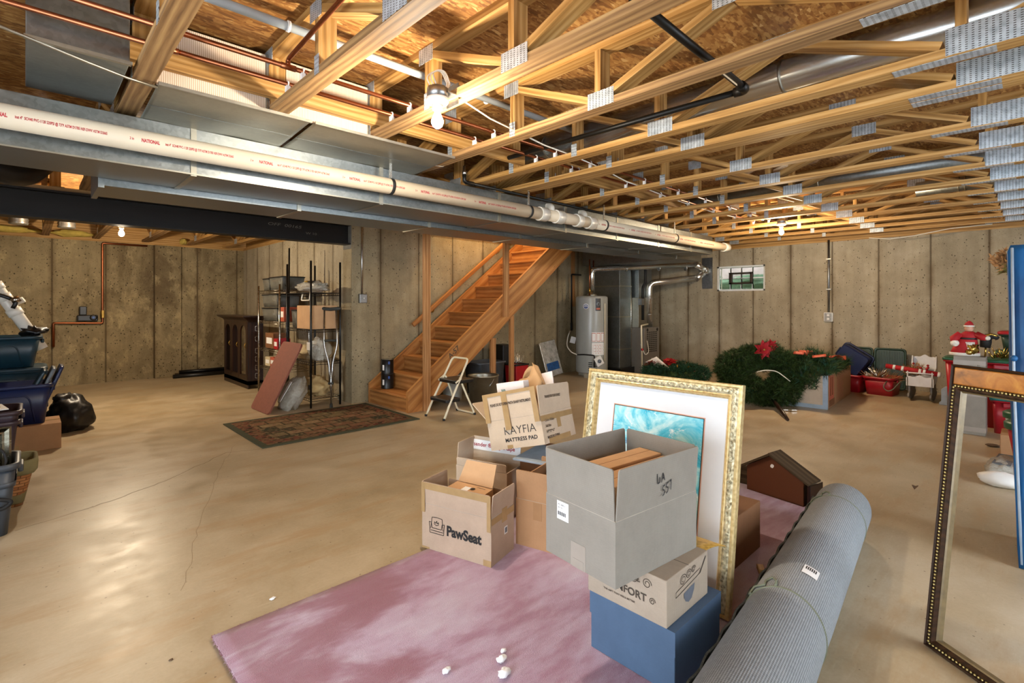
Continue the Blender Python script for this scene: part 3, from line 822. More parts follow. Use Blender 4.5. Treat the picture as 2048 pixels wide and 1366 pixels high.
def on_pipe(x0, z_off, sc=1.0):
    # letters wrapped round the lower near side of the pipe
    def f(x, y):
        a = math.radians(192) - (y + z_off) / PR      # measured from +y, turning over the top
        a = math.radians(180) + math.radians(14) - (y + z_off) / (PR)
        return V((x0 + x, PY + (PR + .0006) * math.cos(a), PZ + (PR + .0006) * math.sin(a) * 1.0))
    return f
for k in range(-1, 13):
    x0 = .44 + .58 * k
    if 3.0 < x0 < 4.4 or x0 > 7.2: continue
    MB().text('NATIONAL', .024, on_pipe(x0, -.003), .0012, .66).build('maker_mark', ink_red, dp, True)
    MB().text('2 in', .018, on_pipe(x0 - .05, -.001), .0004, .7).build('printed_size', ink_red, dp, True)
    MB().text('inst 4"  SCH40 PVC-1120 220PSI @ 73\u00b0F ASTM D1785 NSF-DWV ASTM D2665', .019, on_pipe(x0 + .105, -.001), .0005, .53).build('printed_line', ink_red, dp, True)

# copper supply lines with white clips
for y, lb in ((2.52, 'copper water line on top of the trusses, the one nearer the camera'), (2.72, 'copper water line on top of the trusses, the one further from the camera')):
    t = thing('copper_pipe', lb, 'pipe', (-1.2, y, 2.455))
    MB().tube([(-1.2, y, 2.452), (9.3, y, 2.452)], .0115, 12).build('pipe', copper, t, True)
    for X in TX[1:13]:
        MB().box(X + .0, X + .02, y - .012, y + .012, ZC + .041, 2.442).tube(arc((X + .01, y, 2.452), .015, -60, 240, (0, 1, 0), (0, 0, 1), 8), .004, 6).build('clip', white_plastic, t, True)
for x, y, lb in ((.92, 2.52, 'copper branch pipe rising toward the subfloor near the second truss'), (.47, 2.72, 'copper branch pipe rising toward the subfloor beside the first truss')):
    t = thing('copper_branch', lb, 'pipe', (x, y, 2.46))
    MB().tube(bend([(x, y, 2.452), (x, y, 2.49), (x + .0, y - .4, 2.52), (x + .0, y - 1.7, 2.60)], .02), .0105, 12).build('pipe', copper, t, True)
    MB().tube([(x - .035, y, 2.452), (x + .035, y, 2.452)], .0145, 12).build('tee_fitting', copper, t, True)
t = thing('vent_pipe', 'pale grey pipe high among the truss webs under the subfloor', 'pipe', (-.4, 2.47, 2.62))
MB().tube([(-.4, 2.50, 2.63), (3.3, 2.42, 2.61)], .021, 16).build('pipe', pvc_grey, t, True)
for x in (.9, 2.15): MB().tube([(x - .006, 2.465, 2.62), (x + .006, 2.465, 2.62)], .026, 16).build('pipe_clamp', white_plastic, t, True)
for (x, r, y0, y1, z, lb) in ((3.13, .088, -2.2, 3.2, 2.605, 'shiny round metal duct just beyond the fifth truss'), (5.74, .085, -.9, 2.9, 2.53, 'round metal duct between the middle trusses, toward the window wall'), (7.0, .075, -.8, .9, 2.55, 'short round metal duct far back between the trusses')):
    t = thing('round_duct', lb, 'duct', (x, y0, z))
    MB().tube([(x, y0, z), (x, y1, z)], r, 24).build('pipe', galv_blue if x > 4 else galv_bright, t, True)
    for yy in (y0 + .6, (y0 + y1) / 2 + .5, y1 - .4): MB().tube([(x, yy - .006, z), (x, yy + .006, z)], r + .004, 24).build('joint_band', galv, t, True)
gp = thing('gas_pipe', 'thick black gas pipe crossing the ceiling with an elbow', 'pipe', (1.7, 1.08, 2.47))
MB().tube([(1.72, 1.10, 2.505), (2.76, 1.07, 2.444)], .019, 14).build('pipe', black_iron, gp, True)
MB().tube([(2.76, 1.09, 2.442), (2.76, 2.9, 2.46)], .017, 14).build('side_run', black_iron, gp, True)
MB().tube(bend([(2.70, 1.073, 2.447), (2.765, 1.07, 2.443), (2.763, 1.13, 2.443)], .03), .026, 14).build('elbow', black_iron, gp, True)
ip = thing('iron_pipe', 'thin black iron pipe running alongside the drain pipe below the trusses', 'pipe', (2.73, 3.36, 2.33))
MB().tube([(2.70, 3.36, 2.335), (7.9, 3.56, 2.345)], .013, 12).build('pipe', black_iron, ip, True)
MB().tube(bend([(2.78, 3.36, 2.336), (2.68, 3.36, 2.334), (2.68, 3.36, 2.40)], .03), .017, 12).build('elbow', black_iron, ip, True)
MB().lathe([(.012, 2.395), (.02, 2.40), (.02, 2.425), (.012, 2.43), (.012, 2.47)], (2.68, 3.36, 0), None, 14).build('shutoff_valve', aluminium, ip, True)
cb = [(1.53, 2.14, 2.42), (1.64, 2.16, 2.425), (2.0, 2.26, 2.408), (2.30, 2.33, 2.416), (2.6, 2.37, 2.405), (2.92, 2.41, 2.416), (3.36, 2.465, 2.416), (3.9, 2.56, 2.405), (4.17, 2.6, 2.416), (4.81, 2.66, 2.416), (5.42, 2.7, 2.416), (6.06, 2.72, 2.416), (6.7, 2.66, 2.416), (7.05, 2.5, 2.416)]
tag(MB().tube(cb, .005, 8).build('lamp_cable', white_cable), 'white cable stapled over the trusses from the nearest bulb toward the far one', 'cable')
tag(MB().tube([onX(1738, 476, 9.14), onX(1780, 478, 9.14), onX(1830, 471, 9.14), onX(1900, 457, 9.14), onX(1985, 448, 9.14)], .006, 8).build('wall_cable', white_cable), 'loose pale cable sagging along the top of the window wall', 'cable')
tag(MB().tube([(2.3, 2.9, 2.40), (2.34, 3.2, 2.372), (1.9, 3.32, 2.362), (1.5, 3.4, 2.36)], .004, 8).build('thin_cable', white_cable), 'thin cable dropping beside the drain pipe near the iron pipe valve', 'cable')
tag(MB().tube([(-.4, 2.6, 2.374), (.2, 2.86, 2.35), (.34, 2.92, 2.348), (.46, 2.95, 2.348)], .007, 8).build('metal_strap', galv), 'narrow metal edge strip crossing below the duct box', 'strap')
tag(MB().tube([(-.6, 8.0, 2.33), (.2, 8.0, 2.345), (.8, 7.95, 2.34), (1.6, 7.95, 2.35), (2.9, 7.9, 2.352)], .006, 8).build('house_cable', white_cable), 'white cable strung across the far trusses behind the steel beam', 'cable')
# two flexible ducts and glass wool above the copper wall
for x, lb in ((.38, 'clear ringed flexible duct above the copper pipe wall, beside the far bulb'), (-.06, 'clear ringed flexible duct at the far left, partly behind the beam')):
    prof = []
    for k in range(25): prof.append((.085 + (.008 if k % 2 else 0), 2.27 + k * .018))
    tag(MB().lathe(prof, (x, 8.6, 0), None, 18).build('flexible_duct', flex_clear), lb, 'duct')
for i, (x0, x1, lb) in enumerate(((-.75, .14, 'yellow glass wool batt stuffed on the far wall, leftmost'), (.30, .76, 'yellow glass wool batt stuffed between the first two far trusses'), (2.0, 2.07, 'little tuft of yellow glass wool under the fourth far truss'))):
    tag(MB().blob(((x0 + x1) / 2, 10.58, 2.415), ((x1 - x0) / 2 + .02, .10, .055), .35, i, 28, 10).build('insulation_batt', insul), lb, 'insulation')
tag(MB().tube(bend([(-.5, 5.2, 2.36), (-.18, 5.25, 2.3), (-.02, 5.35, 2.28), (.1, 5.5, 2.45)], .1), .10, 18).build('black_hose', black_plastic), 'fat black flexible duct between the supply duct and the steel beam', 'duct')

# ---------------------------------------------------------------- bare bulbs
def lamp(P, label, power, box=True, wires=True, col=(1.0, .87, .70)):
    t = thing('ceiling_lamp', label, 'lamp', (P[0], P[1], ZC))
    x, y, z = P                    # z: underside of the porcelain
    top = z + .03
    MB().lathe([(.03, z - .012), (.052, z - .004), (.058, z + .006), (.056, z + .022), (.02, z + .026)], (x, y, 0), None, 28).build('porcelain_holder', porcelain, t, True)
    MB().lathe([(.026, z - .035), (.028, z - .012)], (x, y, 0), None, 18).build('socket', porcelain, t, True)
    if box:
        MB().lathe([(.054, z + .024), (.054, z + .075)], (x, y, 0), None, 8).build('junction_box', grey_steel_box, t, True)
        MB().box(x + .03, x + .10, y - .05, y + .05, z + .05, z + .056).box(x + .098, x + .102, y - .045, y + .055, z + .01, z + .12).build('mounting_bracket', grey_steel_box, t, True)
    if wires:
        for k, a in enumerate((.0, .5, 1.0)):
            MB().tube(bend([(x - .02 + .02 * k, y + .02, z + .075), (x - .04 + .02 * k, y + .05, z + .14 + .02 * k), (x + .04, y + .03 - .02 * k, z + .20 - .01 * k), (x + .05 + .01 * k, y - .02, z + .10), (x + .03, y - .01, z + .07)], .05), .0042, 7).build('loose_wire', white_cable, t, True)
    b = MB().lathe([(.013, z - .038), (.014, z - .05), (.022, z - .068), (.0305, z - .088), (.031, z - .10), (.024, z - .119), (.010, z - .129), (.0005, z - .131)], (x, y, 0), None, 24).build('bulb', bulb_on, t, True)
    L = bpy.data.lights.new('bulb_light', 'POINT'); L.energy = power; L.color = col; L.shadow_soft_size = .035
    o = bpy.data.objects.new('bulb_light', L); COL.objects.link(o); o.location = (x, y, z - .165)
    return t
# ---------------------------------------------------------------- staircase
RISE, RUN, N_ST = .197, .26, 13
S0 = 3.27; SYN, SYF = 5.17, 6.13
st = thing('staircase', 'open pine staircase climbing along the concrete wall', 'stairs', (S0, (SYN + SYF) / 2, 0))
for y in (SYN, SYF - .04):
    zt = lambda x: .30 + (x - S0) * RISE / RUN
    poly = [(S0, 0), (S0 + .22, 0), (S0 + N_ST * RUN + .1, (N_ST * RUN - .12) * RISE / RUN), (S0 + N_ST * RUN + .1, 2.70), (S0 + N_ST * RUN - .08, 2.70), (S0, .255)]
    MB().prism(poly, .04, frame((0, y + .04, 0), (1, 0, 0), (0, 0, 1), (0, -1, 0)))
    m_ = MB()
    # grain runs along the slope
    L = math.hypot(RUN, RISE); d = V((RUN / L, 0, RISE / L)); up = V((-RISE / L, 0, RUN / L))
    lowp = [V((S0, y, 0)), V((S0 + .24, y, 0)), V((S0 + N_ST * RUN + .1, y, (N_ST * RUN - .14) * RISE / RUN)), V((S0 + N_ST * RUN + .1, y, 2.70)), V((S0 + (2.70 - .25) * RUN / RISE, y, 2.70)), V((S0, y, .25))]
    hi_ = [p + V((0, .04, 0)) for p in lowp]
    for ring, rev in ((lowp, False), (hi_, True)):
        vs = [m_.v(p) for p in ring]; uv = [((p - V((S0, y, 0))).dot(d), (p - V((S0, y, 0))).dot(up)) for p in ring]
        m_.f(vs if not rev else vs[::-1], uv if not rev else uv[::-1])
    for i in range(6):
        a, b_, c_, e_ = lowp[i], lowp[(i + 1) % 6], hi_[(i + 1) % 6], hi_[i]
        m_.quad(a, b_, c_, e_)
    bmesh.ops.remove_doubles(m_.bm, verts=m_.bm.verts, dist=1e-5)
    sg = m_.build('stringer', stair_pine, st, True)
    if y == SYN:
        MB().text('A-57', .10, lambda x, z: V((S0 + .62 + x * .78 - z * .5, SYN - .001, .60 + x * .6 + z * .75)), .002).build('pencil_mark', ink_brown, sg, True)
for k in range(N_ST):
    x = S0 + k * RUN; z = (k + 1) * RISE
    MB().box(x + .004, x + .022, SYN + .04, SYF - .04, k * RISE + .002, z - .026).build('riser', stair_ply, st, True)
    MB().box(x - .022, x + RUN + .02, SYN + .04, SYF - .04, z - .026, z).build('tread', stair_pine, st, True, bev=.006)
# posts
def post(x0, x1, y0, y1, z0, z1, lb):
    return tag(MB().box(x0, x1, y0, y1, z0, z1).build('wood_post', pine_post, bev=.002), lb, 'post')
post(3.47, 3.565, 5.125, 5.163, 0, 2.369, 'pale wood post in front of the lower stairs, floor to ceiling')
post(4.80, 4.892, 5.128, 5.166, 1.12, 2.369, 'wood post fixed to the outer side of the stair stringer, hanging from the ceiling')
post(4.965, 5.04, 5.18, 5.215, 0, 1.13, 'short wood post under the stairs, right of the black speaker box')
post(4.60, 4.69, 5.18, 5.215, 0, .83, 'shortest wood post propping the stair stringer, left of the black speaker box')
h = thing('handrail', 'slanting wood handrail on the concrete wall above the stairs', 'handrail', (3.95, 6.10, 1.0))
MB().bar((3.93, 6.085, 1.0), (6.1, 6.085, 2.60), .04, .065, (0, 1, 0)).build('rail', stair_pine, h, True, bev=.01)
for x in (4.3, 5.6): MB().tube([(x, 6.085, 1.0 + (x - 3.93) * .737 - .03), (x, 6.13, .96 + (x - 3.93) * .737 - .05), (x, 6.178, .96 + (x - 3.93) * .737 - .05)], .008, 8).build('rail_bracket', brass, h, True)
# paint cans on the first step
def can(z, lb):
    t = thing('paint_can', lb, 'can', (3.42, 5.90, z))
    MB().lathe([(.080, .004), (.082, 0), (.082, .008), (.080, .012), (.080, .178), (.083, .182), (.083, .190), (.078, .190), (.076, .184), (.02, .184)], (0, 0, 0), None, 28).build('can_body', black_plastic, t)
    MB().lathe([(.068, .186), (.068, .189), (.05, .189)], (0, 0, 0), None, 24).build('lid', aluminium, t)
    for a, w_, h_, zz, mm in ((200, .35, .07, .05, paper), (255, .3, .035, .13, sticker_blue), (160, .3, .06, .10, stone_grey)):
        m_ = MB(); a0 = math.radians(a)
        m_.sheet(lambda u, v: (.0808 * math.cos(a0 + (u - .5) * w_), .0808 * math.sin(a0 + (u - .5) * w_), zz + v * h_), 4, 1)
        m_.build('printed_label', mm, t)
    return t
can(RISE, 'black paint can standing on the first stair tread, lower of two')
can(RISE + .191, 'black paint can stacked on top of another on the first stair tread')
# runner rug
MB
tag(MB().box(1.53, 3.20, 4.81, 6.07, .001, .011).build('patterned_rug', rug_m, bev=.004), 'dark patterned rug with a green border laid at the foot of the stairs', 'rug')
# ---------------------------------------------------------------- step stool
sl = thing('step_stool', 'small folding step stool with cream tube frame and two black steps', 'step stool', (3.57, 4.74, 0))
yl, yr = 4.905, 4.57
MB().tube(bend([(3.345, yl, .0), (3.43, yl, .16), (3.72, yl - .02, .66), (3.72, yr + .02, .66), (3.43, yr, .16), (3.355, yr, .0)], .05), .0125, 12).build('front_frame', cream_tube, sl, True)
MB().tube(bend([(3.60, yl - .03, .45), (3.64, yl - .03, .36), (3.80, yl - .005, .015), (3.80, yr + .005, .015), (3.64, yr + .03, .36), (3.60, yr + .03, .45)], .04), .0115, 12).build('rear_frame', cream_tube, sl, True)
def slab(name, x0, x1, y0, y1, z0, z1):
    MB().loft([rrect(x1 - x0, y1 - y0, .03, z, 4, (x0 + x1) / 2, (y0 + y1) / 2) for z in (z0, z1)], sm=False).build(name, black_plastic, sl, True, bev=.006)
slab('upper_step', 3.52, 3.80, yr - .0, yl + .0, .385, .425)
slab('lower_step', 3.39, 3.60, yr + .0, yl - .0, .185, .222)
for y in (yl, yr): MB().bar((3.60, y, .45), (3.52, y, .40), .006, .018, (0, 1, 0)).build('hinge_link', cream_tube, sl, True)
for x, y in ((3.345, yl), (3.355, yr), (3.80, yl), (3.80, yr)): MB().tube([(x, y, 0), (x, y, .022)], .0155, 12).build('rubber_foot', black_rubber, sl, True)
# under the stairs
def pail(lb, x, y, r, h, m, rim=None, name='bucket', handle=True):
    t = thing(name, lb, 'bucket', (x, y, 0))
    MB().lathe([(r * .88, 0), (r, h), (r * 1.04, h), (r * 1.04, h + .012), (r * .96, h + .012), (r * .95, h * .97), (r * .84, .01)], (0, 0, 0), None, 28).build('pail_body', m, t)
    if handle: MB().tube(arc((0, 0, h - .02), r * 1.05, 180, 360, (0, 1, 0), (.5, 0, .85), 12), .003, 6).build('bail_handle', aluminium, t)
    return t
pail('white plastic paint bucket under the stairs behind the step stool', 4.22, 5.55, .145, .33, pvc_white)
pail('large galvanised wash tub under the stairs, beside the step stool', 4.32, 5.02, .20, .36, galv, name='wash_tub')
t = thing('paint_tray', 'small grey plastic tub under the stairs behind the wash tub', 'tub', (4.86, 5.62, 0))
MB().loft([rrect(.42, .32, .04, 0), rrect(.5, .38, .05, .44), rrect(.53, .41, .05, .44), rrect(.53, .41, .05, .46), rrect(.48, .36, .05, .46), rrect(.40, .30, .04, .02)], True, True).build('tub_body', stone_grey, t)
t = thing('speaker_box', 'tall black speaker box standing under the stairs', 'speaker', (5.47, 5.88, 0))
MB().box(-.11, .11, -.12, .12, 0, .66).build('cabinet', black_plastic, t, bev=.012)
MB().box(-.095, .095, -.126, -.12, .05, .63).build('grille', black_rubber, t)
t = thing('red_bin', 'red bin with black rim and tinsel in it behind the stair posts', 'bin', (5.50, 5.60, 0))
MB().loft([rrect(.24, .22, .02, 0), rrect(.28, .26, .02, .36), rrect(.25, .23, .02, .36), rrect(.22, .2, .02, .02)], True, True, False).build('bin_body', red_bin, t)
MB().loft([rrect(.30, .28, .02, .355), rrect(.30, .28, .02, .375), rrect(.25, .23, .02, .375), rrect(.25, .23, .02, .355)], False, False, False, wrap=True).build('rim', black_plastic, t)
m_ = MB()
for k in range(26):
    a = RND.uniform(0, 6.3); r_ = RND.uniform(0, .09); L = RND.uniform(.08, .24)
    m_.tube([(r_ * math.cos(a), r_ * math.sin(a), .30), (r_ * 1.6 * math.cos(a), r_ * 1.6 * math.sin(a), .37 + L)], [.004, .001], 4)
m_.build('tinsel_pick', silver_leaf, t)
# switch with its conduit
sp = onY(724, 597, YW)
t = thing('light_switch', 'grey metal switch box on the concrete wall left of the stairs, with conduit above', 'switch', (sp.x, YW, sp.z))
MB().box(-.055, .055, -.045, 0, -.06, .06).build('switch_box', grey_steel_box, t, bev=.006)
MB().box(-.045, .045, -.049, -.045, -.052, .052).build('cover_plate', grey_steel_box, t, bev=.003)
MB().box(-.005, .005, -.060, -.049, -.008, .012).build('toggle', white_plastic, t)
MB().tube([(-.012, -.02, .06), (-.012, -.02, 2.36 - sp.z)], .011, 10).build('conduit', aluminium, t)
# small white tag on the wall behind the stringer
tg = onY(1077, 562, YW)
tag(MB().box(tg.x - .03, tg.x + .05, YW - .004, YW - .001, tg.z - .05, tg.z + .05).build('paper_notice', paper), 'small white paper stuck on the wall beside the upper stair stringer', 'notice')
# foil panel
fp = thing('foil_panel', 'silver foil bubble wrap panel with a blue print leaning on the wall', 'panel', frame((6.585, 5.93, .003), V((.97, 0, .12)).normalized(), V((-.118, .225, .96)).normalized(), V((.97, 0, .12)).normalized().cross(V((-.118, .225, .96)).normalized())))
MB().sheet(lambda u, v: (u * .42, v * .62, .0008 * math.sin(u * 40) * math.sin(v * 50)), 30, 40, .014).build('foil_sheet', foil_m, fp)
MB().box(.05, .36, .10, .24, .0085, .0115).build('blue_print', blue_print, fp)
for a in ((0, .42, -.004, .006), (0, .42, .614, .624)): MB().box(a[0], a[1], a[2], a[3], -.010, .012).build('taped_edge', silver_leaf, fp)
# ---------------------------------------------------------------- water heater
hx, hy = 7.40, 5.585
wh = thing('water_heater', 'tall grey cylindrical gas water heater standing on concrete blocks', 'water heater', (hx, hy, 0))
for dx, dy in ((-.2, -.12), (.12, -.18), (0, .16)): MB().box(dx - .1, dx + .1, dy - .07, dy + .07, 0, .075).build('block', kraft_pale if False else plain('concrete block', '9c937f', .9), wh, bev=.005)
MB().lathe([(.275, .075), (.282, .085), (.282, .10), (.285, .11), (.285, 1.40), (.278, 1.43), (.24, 1.445), (.05, 1.45)], (0, 0, 0), None, 48).build('tank', heater_m, wh)
MB().lathe([(.10, 1.448), (.085, 1.475), (.058, 1.50), (.055, 1.53)], (0, 0, 0), None, 24).build('draft_hood', galv, wh)
def on_tank(a_mid, z0, r=.2862):
    # letters and labels wrapped on the tank; a_mid in degrees
    def f(x, y):
        a = math.radians(a_mid) + x / r
        return V((r * math.cos(a), r * math.sin(a), z0 + y))
    return f
AF = math.degrees(math.atan2(-hy, -hx))     # the side that faces the door end of the room
def tank_label(name, a, z0, w_, h_, mt, r=.2863):
    f = on_tank(AF + a, z0, r)
    m_ = MB(); m_.sheet(lambda u, v: f((u - .5) * w_, v * h_), 8, 2); return m_.build(name, mt, wh)
f_ = on_tank(AF - 21, 1.26, .2866)
m_ = MB()
cen = [f_(.055 * math.cos(t_) * (1 if k == 0 else 1), .05 * math.sin(t_) + .0) for k in (0,) for t_ in [2 * PI * i / 24 for i in range(24)]]
m_.f([m_.v(p) for p in cen]); m_.build('round_emblem', paper, wh)
m_ = MB(); f_ = on_tank(AF - 21, 1.26, .2870)
m_.f([m_.v(f_(.046 * math.cos(t_), .042 * math.sin(t_))) for t_ in [2 * PI * i / 24 for i in range(24)]]); m_.build('emblem_centre', sticker_blue, wh)
m_ = MB(); f_ = on_tank(AF - 21, 1.26, .2874)
for k in (-1, 0, 1): m_.sheet(lambda u, v: f_((u - .5) * .085, .018 * k + .012 * math.sin(u * PI) + v * .008), 8, 1)
m_.build('emblem_swoosh', paper, wh)
tank_label('black_sticker', 23, 1.18, .10, .22, sticker_dark)
m_ = MB(); f_ = on_tank(AF + 23, 1.30, .2868)
m_.f([m_.v(f_(.034 * math.cos(t_), .034 * math.sin(t_))) for t_ in [2 * PI * i / 20 for i in range(20)]]); m_.build('sticker_seal', stone_grey, wh)
m_ = MB(); f_ = on_tank(AF + 23, 1.20, .2868); m_.sheet(lambda u, v: f_((u - .5) * .07, v * .03), 4, 1); m_.build('sticker_band', label_red, wh)
tank_label('warning_label', 24, .63, .24, .17, paper)
tank_label('instruction_label', 24, .40, .24, .215, paper)
for dx in (-.085, 0, .085):
    m_ = MB(); f_ = on_tank(AF + 24, .64, .2868)
    for (x0, x1, y0, y1) in ((dx - .034, dx + .034, .14, .15), (dx - .034, dx + .034, .0, .008), (dx - .034, dx - .028, 0, .15), (dx + .028, dx + .034, 0, .15)): m_.sheet(lambda u, v: f_(x0 + (x1 - x0) * u, y0 + (y1 - y0) * v), 3, 1)
    m_.build('label_frame', label_red, wh)
m_ = MB(); f_ = on_tank(AF + 24, .41, .2868)
for k in range(6): m_.sheet(lambda u, v: f_(-.1 + (.18 if k % 2 else .2) * u, .02 + .028 * k + v * .007), 4, 1)
m_.build('label_lines', label_red, wh)
m_ = MB(); f_ = on_tank(AF + 2, .12, .2868)
for i in range(5):
    for j in range(2): m_.sheet(lambda u, v: f_(-.07 + j * .085 + u * .07, i * .034 + v * .016), 4, 1)
m_.build('air_vent_slots', furnace_dark, wh)
f_ = on_tank(AF + 22, .30, .30); p_ = f_(0, 0)
ctl = MB()
nrm = V((p_.x, p_.y, 0)).normalized(); tg_ = V((-nrm.y, nrm.x, 0))
ctl.box(-.07, .07, -.08, .08, -.02, .045, frame(p_, (tg_ * .88 + V((0, 0, .47))).normalized(), (V((0, 0, .88)) - tg_ * .47).normalized(), nrm)); ctl.build('gas_control', white_plastic, wh, bev=.008)
MB().lathe([(.032, .045), (.032, .07), (.012, .072)], (0, 0, 0), frame(p_ , tg_, V((0, 0, 1)), nrm), 18).build('control_knob', stone_grey, wh)
gpn = [on_tank(AF + 20, .27, .33)(0, 0), on_tank(AF + 8, .27, .33)(0, 0), on_tank(AF + 8, .40, .33)(0, 0), on_tank(AF - 25, .41, .33)(0, 0), on_tank(AF - 45, .40, .36)(0, 0)]
MB().tube(bend(gpn, .03), .013, 10).build('gas_line', black_iron, wh)
MB().tube([on_tank(AF + 8, .27, .33)(0, 0), on_tank(AF + 8, .19, .33)(0, 0)], .014, 10).build('drip_leg', black_iron, wh)
HB = V((hx, hy, 0))
fl = [on_tank(AF - 45, .40, .36)(0, 0), onY(1143, 705, 5.75) - HB, onY(1133, 692, 5.95) - HB, onY(1136, 672, 6.03) - HB, onY(1140, 662, 6.07) - HB]
MB().tube(bend(fl, .1), .010, 10).build('flexible_gas_hose', white_cable, wh)
tq = onY(1146, 680, 5.97) - HB
MB().box(-.05, .05, -.003, .003, -.06, .06, tr(tq.x, tq.y, tq.z) @ rot('Z', -40) @ rot('Y', 15)).build('hanging_tag', paper, wh)
f_ = on_tank(AF + 48, 0, .305)
MB().tube(bend([f_(0, 1.30) - V((.02, .02, 0)), f_(0, 1.30), f_(0, .30)], .02), .010, 10).build('overflow_pipe', cream_tube, wh)
for dx, dy, mm in ((-.13, -.05, copper), (.13, .06, copper)):
    MB().tube([(dx, dy, 1.44), (dx, dy, 2.1)], .012, 10).build('water_pipe', mm, wh)
    MB().tube([(dx, dy, 1.50), (dx, dy, 1.58)], .016, 10).build('pipe_fitting', brass, wh)
vp = thing('vent_stack', 'shiny round vent pipe rising from the water heater and running toward the window wall', 'pipe', (hx, hy, 1.53))
WYE = V((9.36, 4.46, 2.0))
MB().tube(bend([(hx, hy, 1.52), (hx, hy, 1.93), WYE + V((-.06, .03, .05))], .09, 7), .050, 20).build('pipe', galv_bright, vp, True)
for t_ in (.3, .6, .85):
    p = V((hx, hy, 1.93)).lerp(WYE, t_); q = (WYE - V((hx, hy, 1.93))).normalized(); MB().tube([p - q * .008, p + q * .008], .054, 20).build('joint_band', galv_bright, vp, True)
wy = thing('vent_wye', 'shiny Y-shaped vent fitting on a plate at the window wall', 'pipe', WYE)
MB().tube([WYE + V((-.14, .05, .06)), WYE + V((.16, -.02, -.06))], .062, 20).tube([WYE + V((-.14, .04, -.22)), WYE + V((.16, -.02, -.06))], .062, 20).tube([WYE + V((.05, 0, -.05)), WYE + V((.22, -.02, -.06))], .085, 20).build('fitting', galv_bright, wy, True)
MB().box(9.575, 9.597, 4.34, 4.54, 1.60, 2.20).build('wall_plate', grey_steel_box, wy, True)
# black gas pipe on the wall left of the heater
t = thing('gas_riser', 'dark iron gas pipe dropping down the wall left of the water heater', 'pipe', (6.98, 6.0, .8))
gq = onY(1143, 600, 6.09).x
MB().tube(bend([(7.72, 6.09, 1.86), (gq, 6.09, 1.86), (gq, 6.09, .82)], .03), .015, 10).build('pipe', black_iron, t, True)
MB().tube([(gq, 6.09, .95), (gq, 6.09, .80)], .022, 10).build('valve', black_iron, t, True)
tag(MB().box(7.53, 7.60, 6.135, 6.175, 1.25, 2.30).build('wall_stud', pine_post), 'lone wood stud on the wall behind the water heater', 'board')
# ---------------------------------------------------------------- return drop, furnace
rd = thing('duct_drop', 'tall dark galvanised duct standing between the water heater and the furnace', 'duct', (8.05, 5.6, 0))
MB().box(7.86, 8.24, 5.30, 5.95, .12, 2.02).build('duct_body', galv_blue, rd, True, bev=.003)
MB().box(7.80, 8.30, 5.24, 6.0, 0, .12).build('duct_base', black_plastic, rd, True)
for z in (.45, 1.05, 1.62): MB().box(7.853, 8.247, 5.293, 5.957, z, z + .025).build('drive_cleat', galv, rd, True)
MB().tube([(8.24, 5.30, .12), (8.24, 5.30, 2.0)], .008, 6).build('corner_seam', galv_bright, rd, True)
MB().box(7.60, 8.24, 4.36, 5.95, 2.02, 2.30).build('crossover', galv_blue, rd, True)
fx0, fx1, fy0, fy1, fzt = 8.20 + .06, 8.80, 5.03, 5.27, .86
fu = thing('furnace', 'low brown grey furnace with a louvred front beside the tall duct', 'furnace', (8.53, 5.1, 0))
MB().box(fx0, fx1, fy0, 5.8, 0, fzt).build('cabinet', furnace_m, fu, True, bev=.008)
m_ = MB()
for i in range(11):
    for j in range(5):
        x = fx0 + .09 + j * .075; z = .40 + i * .036
        m_.box(x, x + .05, fy0 - .006, fy0 + .002, z, z + .017)
m_.build('louvre_grille', furnace_dark, fu, True)
for x in (fx0 + .11, fx1 - .08): MB().lathe([(.03, 0), (.03, .004), (.012, .005)], (x, fy0 - .001, .815), rot('X', 90), 16).build('front_hole', furnace_dark, fu, True)
MB().lathe([(.022, 0), (.022, .005), (.005, .006)], (fx0 + .27, fy0 - .001, .26), rot('X', 90), 16).build('round_badge', paper, fu, True)
MB().lathe([(.014, 0), (.014, .005), (.005, .006)], (fx0 + .27, fy0 - .004, .26), rot('X', 90), 16).build('badge_centre', label_red, fu, True)
MB().box(fx0 + .0, fx1 - .02, fy0 + .12, 5.75, fzt, 1.42).build('coil_cabinet', galv, fu, True, bev=.004)
MB().box(fx0 + .05, fx1 - .02, fy0 + .15, 5.75, 1.42, 2.02).build('plenum', galv_blue, fu, True, bev=.004)
MB().tube(bend([(fx0 + .05, fy0 + .06, 1.0), (fx0 + .05, fy0 + .06, 1.62), (fx0 + .14, fy0 + .06, 1.7), (fx0 + .14, fy0 + .06, 2.2)], .05), .028, 10).build('insulated_line', black_rubber, fu, True)
MB().tube(bend([(fx0 + .22, fy0 + .06, .92), (fx0 - .07, fy0 + .02, .90), (fx0 - .07, fy0 + .0, 0.02)], .02), .016, 10).build('drain_line', cream_tube, fu, True)
MB().tube([(fx0 - .07, fy0 + .0, .44), (fx0 - .07, fy0, .48)], .021, 10).build('red_coupling', red_bin, fu, True)
MB().tube(bend([(fx0 - .04, fy0 + .05, .55), (fx0 - .02, fy0 - .03, .35), (fx0 + .10, fy0 - .04, .40), (fx0 + .08, fy0 - .01, .62)], .06), .008, 8).build('cable_loop', white_cable, fu, True)
MB().box(fx0 - .05, fx0 + .03, fy0 + .02, fy0 + .10, 1.28, 1.40).build('junction_box', grey_steel_box, fu, True)
vf2 = thing('furnace_vent', 'shiny vent pipe rising from the furnace and turning toward the window wall', 'pipe', (8.45, 5.05, .86))
vx, vy_ = 8.40, 4.985
MB().tube(bend([(8.62, 5.14, .862), (8.62, 5.14, 1.70), WYE + V((-.12, .06, -.20))], .12, 7), .060, 20).build('pipe', galv_bright, vf2, True)
